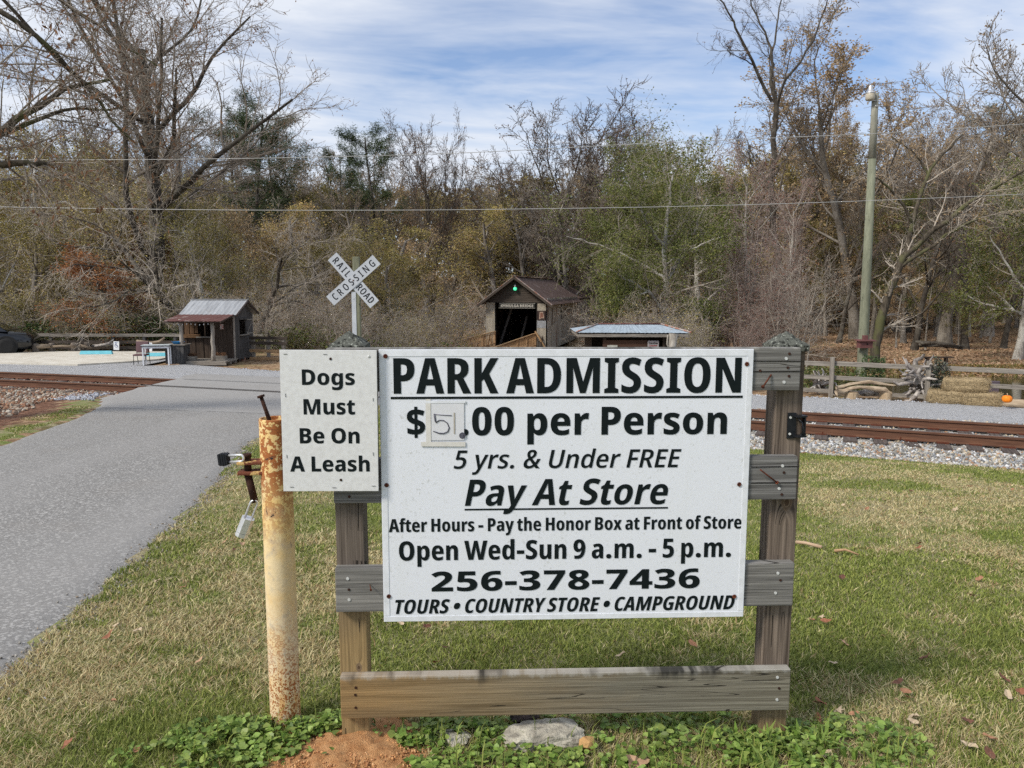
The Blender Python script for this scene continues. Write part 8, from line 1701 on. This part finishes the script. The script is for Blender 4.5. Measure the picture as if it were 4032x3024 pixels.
# foreground tree reaching in from the left edge
def px3(px, py, y, x0): p = aty(px, py, y); return np.array([p.x, p.y, p.z])
base = np.array([-10.6, 12.6, float(ground(-10.6, 12.6)) - .2])
def lp(*pts): return [px3(a, b, c, 0) - base for a, b, c in pts]
HF = .62
tk = [([np.zeros(3), np.array([.1, .1, 2.2]), np.array([.3, .2, 4.2]), np.array([.2, .5, 7.5])], .30, .16),
      ([np.array([.3, .2, 3.4])] + lp((-150, 600, 13.2), (60, 480, 13.6), (180, 400, 13.8), (280, 330, 14), (440, 312, 14.3)), .14, .03),
      ([np.array([.3, .2, 5.2])] + lp((-120, -60, 13.2), (60, 75, 13.4), (200, 200, 13.6), (350, 330, 14), (440, 480, 14.2), (540, 570, 14.3)), .10, .02),
      ([np.array([.2, .2, 3.1])] + lp((-60, 640, 12.8), (80, 645, 12.9), (185, 646, 13.0)), .13, .045),
      ([np.array([.2, .2, 3.3])] + lp((-80, 560, 13.4), (130, 470, 13.8), (300, 432, 14.2), (490, 420, 14.6)), .09, .02),
      ([np.array([.2, .4, 6.6])] + lp((60, -120, 13.8), (300, 30, 14.2), (430, 140, 14.5), (620, 260, 14.8)), .09, .018),
      ([np.array([.2, .4, 6.0])] + lp((-60, -160, 13), (150, -80, 13.3), (420, -60, 13.8)), .08, .02)]
tk = [tk[0]] + [(a, b * HF, c * .8) for a, b, c in tk[1:]]
A3 = make_tree('overhanging_tree', 103, 8, .3, [dict(m=14, t0=.28, t1=1, ang=46, sd=14, lr=.36, rr=.42, K=7, wig=.14, trop=.1, shape=.25), dict(m=8, t0=.15, t1=1, ang=42, sd=14, lr=.42, rr=.5, K=5, wig=.16, trop=.0), dict(m=6, t0=.15, t1=1, ang=42, sd=16, lr=.42, rr=.55, K=4, wig=.18, trop=0)], M['bark_mossy'], M['bark_twig'], dict(n=1700, size=.10, spread=.03, asp=.35, mat=M['lf_brown'], droop=.06), trunk=tk, twigmin=.0035, keep_thick=1)
A3.location = base.tolist(); A3['label'] = 'mossy limbs and twigs of a near tree reaching in from the left edge'; A3['category'] = 'tree'; del A3['height']
# pines
place(pP[0], 1015, 78, 395, 1.0, 'dark pine right of the huge oak, highest of the pines', wid=1.25)
place(pP[1], 900, 84, 455, 2.0, 'dark pine half hidden behind the huge oak', wid=1.3)
place(pP[1], 1352, 92, 558, 3.0, 'small dark pine standing alone between sky gaps', wid=.85)
place(pP[0], 1495, 84, 478, 4.1, 'dark green pine with layered branches above the crossing sign', wid=1.2)
place(pP[1], 3880, 95, 440, 0.4, 'dark pine crown at the far right behind bare branches', wid=1.2)
place(pP[0], 1130, 88, 500, 5.1, 'pine right of the highest pine, lower', wid=1.1)
# tall bare trees on the skyline
place(pFan, 1690, 78, 470, 1.7, 'tall bare tree right of the layered pine', wid=.75)
place(pFan, 2190, 84, 395, 2.9, 'broad fan-shaped bare tree on the skyline over the covered bridge', wid=1.3)
place(pFan, 2400, 90, 430, 4.9, 'second fan-shaped bare tree on the skyline, right of the first', wid=.8)
place(pB[0], 2580, 82, 480, 2.2, 'grey bare tree on the skyline left of the green oaks')
place(pFan, 1960, 88, 590, 5.2, 'bare tree on the skyline left of the broad vase-shaped one')
tb_ = np.array([gx(3050, 58), 58, 0.]); tb_[2] = float(ground(tb_[0], tb_[1])) - .1
def tl(*pts): return [px3(a, b, 58 + c, 0) - tb_ for a, b, c in pts]
tk = [([np.zeros(3)] + tl((3052, 1000, 0), (3042, 700, 0), (3046, 480, 0), (3035, 318, 0)), .27, .15),
      (tl((3040, 400, 0), (2974, 266, -.4), (2919, 149, -.8), (2884, 70, -1), (2841, 0, -1.2), (2780, -60, -1.4)), .12, .03),
      (tl((3035, 318, 0), (3041, 227, .3), (3013, 125, .5), (2958, 30, .8), (2930, -120, 1)), .11, .03),
      (tl((3041, 240, .3), (3060, 100, .8), (3075, -30, 1.2), (3090, -180, 1.4)), .08, .02),
      (tl((3046, 470, 0), (3068, 329, -.3), (3147, 251, -.6), (3209, 149, -.8), (3248, 47, -1), (3280, -90, -1.2)), .12, .03),
      (tl((2974, 266, -.4), (2930, 230, -1), (2880, 215, -1.4), (2840, 170, -1.8)), .05, .015),
      (tl((3042, 700, 0), (3110, 600, .4), (3170, 520, .7), (3200, 420, 1)), .08, .02)]
T1 = make_tree('tall_bare_tree', 104, 15.5, .26, [dict(m=9, t0=.25, t1=1, ang=42, sd=12, lr=.30, rr=.40, K=6, wig=.12, trop=.25, shape=.3), dict(m=8, t0=.15, t1=1, ang=40, sd=14, lr=.40, rr=.5, K=4, wig=.14, trop=.15), dict(m=6, t0=.1, t1=1, ang=40, sd=15, lr=.42, rr=.55, K=3, wig=.16, trop=.1)], M['bark_dark'], M['bark_twig_d'], dict(n=700, size=.12, spread=.05, mat=M['lf_brown']), trunk=tk, twigmin=.010, keep_thick=1)
T1.location = tb_.tolist(); T1['label'] = 'very tall bare tree whose forked top leaves the frame, left of the utility pole'; T1['category'] = 'tree'; del T1['height']
place(pTan, 3370, 66, 75, 2.4, 'tall tree with thin tan leaves right behind the utility pole top', wid=1.35)
place(pTan, 3090, 74, 330, 4.4, 'tall thin-leaved tree left of the utility pole', wid=.9)
place(pPink, 2930, 44, 560, 1.1, 'bare tree with many pale pinkish upright twigs left of the utility pole', wid=.95)
place(pPink, 3090, 50, 700, 3.9, 'second pinkish bare tree, nearer to the utility pole', wid=.9)
place(pB[0], 3720, 60, 235, 2.8, 'large grey bare tree with spreading top right of the utility pole', wid=1.3)
place(pB[1], 4085, 52, 60, .9, 'bare tree at the extreme right edge with a few top leaves')
# green oaks
gb_ = np.array([gx(2610, 44), 44, 0.]); gb_[2] = float(ground(gb_[0], gb_[1])) - .1
def gl(*pts): return [px3(a, b, c, 0) - gb_ for a, b, c in pts]
tk = [([np.zeros(3)] + gl((2615, 1250, 44), (2620, 1050, 44), (2632, 850, 44.2), (2650, 690, 44.5)), .24, .05),
      (gl((2615, 1240, 44), (2560, 1150, 43), (2480, 1110, 42.4), (2400, 1060, 42)), .12, .03),
      (gl((2618, 1120, 44), (2690, 1010, 44.5), (2740, 900, 45), (2790, 780, 45)), .12, .03),
      (gl((2622, 980, 44), (2560, 900, 43.6), (2510, 800, 43.2), (2470, 720, 43)), .09, .03),
      (gl((2615, 1262, 44), (2700, 1240, 43.2), (2790, 1262, 42.8)), .08, .03),
      (gl((2560, 1150, 43), (2480, 1170, 42.2), (2400, 1190, 41.6)), .06, .02),
      (gl((2620, 1100, 44), (2560, 1050, 45), (2350, 960, 45), (2230, 930, 45)), .09, .025),
      (gl((2625, 1040, 44), (2720, 980, 43), (2850, 930, 42.6)), .08, .025)]
A4 = make_tree('green_oak_tree', 105, 8, .3, [dict(m=12, t0=.2, t1=1, ang=52, sd=14, lr=.38, rr=.38, K=6, wig=.14, trop=.1, shape=.2), dict(m=8, t0=.15, t1=1, ang=46, sd=16, lr=.5, rr=.5, K=5, wig=.18, trop=.05), dict(m=5, t0=.15, t1=1, ang=46, sd=16, lr=.45, rr=.5, K=3, wig=.2, trop=0)], M['bark_pale'], M['bark_twig_l'], dict(n=30000, size=.13, spread=.30, asp=.5, mat=M['lf_green'], lv=2), trunk=tk, twigmin=.008, keep_thick=1)
A4.location = gb_.tolist(); A4['label'] = 'green-leaved oak with bare pale limbs over the blue-roofed kiosk'; A4['category'] = 'tree'; del A4['height']
place(pG2, 2470, 64, 740, 1.0, 'green-leaved tree behind the covered bridge, left of the pale-limbed oak', wid=1.0)
place(pG, 2760, 58, 560, 2.0, 'taller green-leaved oak behind the pale-limbed one')
place(pG2, 2500, 66, 560, 2.9, 'green-tinged tree with a thin top behind the kiosk', wid=.85)
place(pG, 4010, 46, 520, 4.0, 'green-leaved tree at the right edge')
place(pG2, 3560, 62, 760, 5.0, 'small green-leaved tree in the wood right of the utility pole')
# leaning mossy tree on the right
lb = np.array([gx(3440, 41), 41, 0.]); lb[2] = float(ground(lb[0], lb[1])) - .1
def ll(*pts): return [px3(a, b, c, 0) - lb for a, b, c in pts]
tk = [([np.zeros(3)] + ll((3455, 1300, 41), (3490, 1180, 41), (3535, 1060, 41), (3570, 1000, 41)), .26, .17),
      (ll((3570, 1000, 41), (3680, 900, 40.5), (3800, 810, 40), (3920, 740, 39.6), (4060, 650, 39.2)), .16, .06),
      (ll((3535, 1060, 41), (3680, 960, 40.6), (3800, 880, 40.2), (3900, 830, 40), (4060, 860, 39.6)), .10, .03),
      (ll((3570, 1000, 41), (3590, 870, 41.3), (3640, 730, 41.6), (3660, 660, 41.8), (3730, 590, 42), (3790, 530, 42)), .13, .04),
      (ll((3655, 690, 41.8), (3620, 620, 41.9), (3560, 570, 42), (3510, 540, 42)), .06, .02),
      (ll((3590, 870, 41.2), (3540, 780, 41), (3455, 700, 40.6), (3400, 690, 40.4)), .08, .03)]
A5 = make_tree('leaning_mossy_tree', 106, 8, .3, [dict(m=9, t0=.25, t1=1, ang=50, sd=14, lr=.36, rr=.38, K=6, wig=.15, trop=.3, shape=.2), dict(m=7, t0=.15, t1=1, ang=44, sd=16, lr=.5, rr=.5, K=5, wig=.18, trop=.1), dict(m=6, t0=.15, t1=1, ang=44, sd=16, lr=.48, rr=.55, K=4, wig=.2, trop=0)], M['bark_mossy'], M['bark_twig_l'], dict(n=1500, size=.10, spread=.05, mat=M['lf_tan']), trunk=tk, twigmin=.006, keep_thick=1)
A5.location = lb.tolist(); A5['label'] = 'dark mossy tree leaning right with forked limbs, behind the utility pole'; A5['category'] = 'tree'; del A5['height']
sb_ = np.array([gx(130, 47), 47, 0.]); sb_[2] = float(ground(sb_[0], sb_[1])) - .1
def sl2(*pts): return [px3(a, b, 47 + c, 0) - sb_ for a, b, c in pts]
tk = [([np.zeros(3)] + sl2((128, 1100, 0), (124, 900, 0), (138, 640, .3), (130, 480, .5)), .17, .05),
      (sl2((126, 930, 0), (165, 870, -1), (230, 768, -1.6), (270, 815, -2), (345, 845, -2.4), (430, 850, -3), (500, 800, -3.6)), .085, .03),
      (sl2((136, 720, .2), (95, 740, -.8), (30, 700, -1.6), (-60, 690, -2.2)), .07, .025),
      (sl2((130, 800, 0), (80, 850, -1), (20, 880, -1.6), (-70, 840, -2)), .07, .025),
      (sl2((165, 870, -1), (110, 950, -2), (40, 1000, -2.8), (-20, 985, -3.2)), .06, .02)]
WS = make_tree('white_limbed_tree', 107, 8, .3, [dict(m=8, t0=.2, t1=1, ang=50, sd=14, lr=.34, rr=.38, K=6, wig=.16, trop=.1, shape=.2), dict(m=7, t0=.15, t1=1, ang=44, sd=16, lr=.5, rr=.5, K=5, wig=.18, trop=.05), dict(m=5, t0=.15, t1=1, ang=44, sd=16, lr=.48, rr=.55, K=3, wig=.2, trop=0)], M['bark_white'], M['bark_twig_l'], dict(n=4500, size=.12, spread=.15, mat=M['lf_olive']), trunk=tk, twigmin=.007, keep_thick=1)
WS.location = sb_.tolist(); WS['label'] = 'white-barked tree with crooked white limbs at the far left behind the car'; WS['category'] = 'tree'; del WS['height']
place(pR, 470, 35.6, 965, 1.0, 'small oak with rust-orange leaves in front of the huge oak', wid=1.35)
place(pR, 600, 43, 860, 3.0, 'rust-tinged tree rising behind the small rust-leaved oak', wid=.7)

# --- the wood behind: many alike trees ----------------------------------------------
rr_ = random.Random(5)
ORD = ['leftmost', 'second from the left', 'third from the left', 'fourth from the left', 'fifth from the left', 'sixth from the left', 'seventh from the left', 'eighth from the left', 'ninth from the left']
def row(protos, n, x0, x1, y0, y1, t0, t1, label, group, wid=(0.85, 1.2), top=None):
    seen = 0
    for k in range(n):
        px = x0 + (x1 - x0) * (k + rr_.uniform(.1, .9)) / n; y = rr_.uniform(y0, y1); tp = rr_.uniform(t0, t1) if top is None else top(px) + rr_.uniform(t0, t1)
        lab = label
        if n <= 8 and 0 < px < 4032: lab = label + ', ' + ORD[seen]; seen += 1
        place(rr_.choice(protos), px, y, tp, rr_.uniform(0, 6.28), lab, group, wid=rr_.uniform(*wid))
def skyline(px): return float(np.interp(px, [-400, 0, 700, 1000, 1150, 1280, 1500, 1800, 1900, 2300, 2700, 2850, 3100, 3500, 3700, 4100, 4500], [440, 450, 500, 560, 620, 680, 680, 730, 730, 650, 600, 560, 470, 470, 500, 480, 450]))
row([pB[0], pB[1], pB[2], pS[1], pO[1]], 34, -500, 4500, 96, 128, -70, 40, 'grey-brown tree in the farthest row of the wood', 'far skyline trees of the wood', top=skyline)
row([pO[1], pB[0], pO[0], pB[2], pB[1]], 34, -400, 4400, 72, 92, 0, 130, 'brown and olive autumn tree in the middle of the wood', 'middle trees of the wood', top=skyline)
row([pO[0], pO[2], pO[1], pB[0]], 16, -250, 1740, 50, 66, 150, 330, 'olive-leaved tree in the wood left of the covered bridge', 'olive trees left of the bridge', top=skyline)
row([pO[0], pO[2], pO[0], pO[1]], 9, -150, 1000, 37, 46, 230, 420, 'low olive-leaved tree behind the parking', 'low olive trees behind the parking', top=skyline)
row([pO[2], pO[0], pO[1]], 6, 1150, 1700, 42, 50, 240, 380, 'yellow-green leaved tree between the crossing sign and the bridge', 'yellow-green trees behind the crossing sign', top=skyline)
row([pO[1], pO[0], pO[1], pB[0]], 8, 1800, 2700, 84, 94, 90, 240, 'olive-brown tree directly behind the covered bridge', 'trees behind the bridge roof', top=skyline)
row([pS[0], pS[1], pS[2], pS[0]], 30, 3150, 4450, 62, 98, 150, 420, 'slender trunk with tan leaves in the open wood across the creek', 'slender trunks across the creek', wid=(.9, 1.3), top=skyline)
row([pS[2], pS[0]], 7, 3480, 4350, 52, 62, 380, 640, 'young tan-leaved tree near the leaf-covered bank', 'young trees near the bank', top=skyline)
row([pB[2], pS[1]], 5, 3180, 4300, 48, 60, 60, 260, 'grey-trunked bare tree across the creek', 'grey bare trees across the creek', top=skyline)
# thin bare crowns standing above the general treetop line
row([pB[0], pB[1], pB[2], pB[0]], 16, 640, 3050, 74, 100, -110, 20, 'grey bare crown rising above the treetop line', 'bare crowns along the treetop line', top=skyline)
row([pB[0], pTan, pB[1]], 7, 3480, 4350, 66, 90, -260, -60, 'tall bare crown above the open wood on the right', 'tall bare crowns on the right', top=skyline)
row([pO[0], pO[1], pO[2], pO[1]], 14, 1760, 3200, 86, 96, 860, 1000, 'low bushy tree filling the wood behind the bridge and kiosk', 'low bushy trees behind bridge and kiosk', wid=(1.3, 1.9))
row([pO[1], pO[0], pS[2]], 12, 3150, 4450, 92, 112, 820, 1010, 'low bushy tree closing the far edge of the open wood', 'low bushy trees at the far edge of the open wood', wid=(1.2, 1.8))
# undergrowth
row([pT[1], pT[0], pT[1]], 13, -250, 760, 34.8, 39, 1080, 1260, 'twiggy olive undergrowth behind the log barrier', 'undergrowth behind the parking', wid=(1.2, 1.8))
row([pT[0], pT[0], pT[1]], 12, 1000, 1720, 33, 44, 1080, 1250, 'tangled pale-twigged undergrowth behind the crossing sign', 'undergrowth behind the crossing sign', wid=(1.1, 1.8))
row([pT[0], pT[2], pT[2]], 8, 2700, 3130, 38, 46, 900, 1180, 'reddish twiggy shrub behind the right end of the big sign', 'reddish shrubs left of the utility pole', wid=(.8, 1.2))
row([pT[0], pT[1]], 5, 2450, 2760, 36, 44, 1150, 1270, 'twiggy shrub behind the blue-roofed kiosk', 'shrubs round the kiosk', wid=(1, 1.4))
row([pT[1], pT[0], pT[2]], 12, -500, 1800, 50, 70, 1040, 1200, 'dense undergrowth on the wood floor', 'undergrowth deeper in the wood', wid=(1.6, 2.6))
row([pT[0], pT[1], pT[2]], 10, 3200, 4400, 80, 100, 1060, 1170, 'low undergrowth far back in the open wood', 'undergrowth far across the creek', wid=(1.8, 2.8))
for p_ in pB + pO + pP + pS + pT + [pV, pTan, pFan, pG, pG2, pR, pPink, A1, A2]:
    if p_.name not in used:
        for c_ in list(p_.children): bpy.data.objects.remove(c_)
        bpy.data.objects.remove(p_)
# far mass of woodland seen between the trunks
r = np.random.default_rng(201); n = 80000
X = r.uniform(-190, 190, n); Y = r.uniform(128, 165, n); top_ = 14 + 4 * vnoise(X + 300, Y, .06, 3) + 3 * vnoise(X + 300, Y, .25, 4)
Z = ground(X, Y) + top_ * r.random(n) ** .8
s = r.uniform(.25, .75, n); u = nrm(r.normal(size=(n, 3))) * s[:, None]; w = nrm(np.cross(u, r.normal(size=(n, 3)))) * (s * .6)[:, None]; c = np.stack([X, Y, Z], -1)
V = np.stack([c - u, c + w, c + u, c - w], 1).reshape(-1, 3)
tag(ob_np('distant_woods', V, np.arange(n * 4).reshape(-1, 4), M['lf_mix']), 'distant brown woodland mass closing the view behind the trees', 'woods', kind='stuff')
# evergreen ivy and low leaves on the bank behind the stumps and at the fence
r = np.random.default_rng(211)
def mound(n, pxs, y0, y1, h, spread=.6):
    X = []; Y = []; Z = []
    for a, b in pxs:
        k = n // len(pxs); px = r.uniform(a, b, k); y = r.uniform(y0, y1, k); x = gx(px, y); X.append(x); Y.append(y); Z.append(ground(x, y) + h * r.random(k) ** .7 * (.5 + vnoise(x + 50, y, .8, 17)))
    return np.stack([np.concatenate(X), np.concatenate(Y), np.concatenate(Z)], -1)
IV = [(.04, .075, .02), (.06, .10, .03), (.03, .055, .018), (.10, .12, .04)]
P = mound(5200, [(560, 760), (-100, 560), (-100, 560)], 33.9, 35.6, 1.2); disc_leaves('ivy', P, r.uniform(.03, .07, len(P)), M['ivy'], IV, 212, 'dark ivy and evergreen leaves behind the log barrier', 'ivy', .8, 5)
P = mound(5000, [(1010, 1340), (1340, 1900)], 33, 36, 1.2); disc_leaves('low_leaves', P, r.uniform(.03, .06, len(P)), M['ivy'], [(.12, .14, .04), (.16, .17, .05), (.08, .10, .03)], 213, 'yellow-green low leaves under the crossing sign thicket', 'undergrowth', .8, 5)
P = mound(3500, [(3150, 3480)], 20.4, 22.5, .55); disc_leaves('creek_weeds', P, r.uniform(.02, .045, len(P)), M['ivy'], [(.10, .14, .04), (.16, .17, .06), (.07, .10, .03), (.22, .19, .08)], 214, 'weeds on the creek bank behind the three-rail fence', 'weeds', .8, 5)
P = mound(900, [(3380, 3470)], 19.6, 20.1, .75); P = P[(P[:, 2] > -.85)]; disc_leaves('fern_clump', P, r.uniform(.015, .035, len(P)), M['ivy'], [(.05, .09, .03), (.08, .11, .04)], 215, 'dark evergreen sprigs lying over the driftwood log', 'plant', .8, 5)
P = mound(1600, [(3655, 3725)], 18.3, 18.5, .85); disc_leaves('lichen_bush', P, r.uniform(.01, .025, len(P)), M['ivy'], [(.10, .12, .085), (.06, .08, .05), (.16, .16, .12)], 216, 'grey-green bush at the fence post between root wad and straw bales', 'plant', .8, 5)
# leaf litter flakes on the far bank
n = 26000; X = r.uniform(6, 48, n); Y = 40.5 + 42 * r.random(n) ** 1.4; c = np.stack([X, Y, ground(X, Y) + .03], -1)
s = r.uniform(.05, .12, n); u = nrm(r.normal(size=(n, 3)) * [1, 1, .5]) * s[:, None]; w = nrm(np.cross(u, r.normal(size=(n, 3)))) * (s * .6)[:, None]
V = np.stack([c - u, c + w, c + u, c - w], 1).reshape(-1, 3)
tag(ob_np('leaf_litter', V, np.arange(n * 4).reshape(-1, 4), leafmat('litter_leaves', [(0, (.18, .11, .065)), (.5, (.36, .23, .14)), (1, (.50, .37, .25))], .1)), 'orange-brown fallen leaves covering the far bank', 'leaf litter', kind='stuff')
n = 14000; X = r.uniform(3, 46, n); Y = r.uniform(39.3, 42.3, n); c = np.stack([X, Y, ground(X, Y) + .05], -1); s = r.uniform(.05, .16, n); u = nrm(r.normal(size=(n, 3)) * [1, .5, 1.2]) * s[:, None]; w = nrm(np.cross(u, r.normal(size=(n, 3)))) * (s * .3)[:, None]
V = np.stack([c - u, c + w, c + u, c - w], 1).reshape(-1, 3)
tag(ob_np('bank_grass', V, np.arange(n * 4).reshape(-1, 4), leafmat('bank_grass_mat', [(0, (.07, .075, .02)), (.5, (.17, .15, .05)), (1, (.33, .19, .08))], .2)), 'green and rusty grass on the slope above the creek water', 'grass', kind='stuff')
for o in bpy.data.objects:
    if 'height' in o: del o['height']
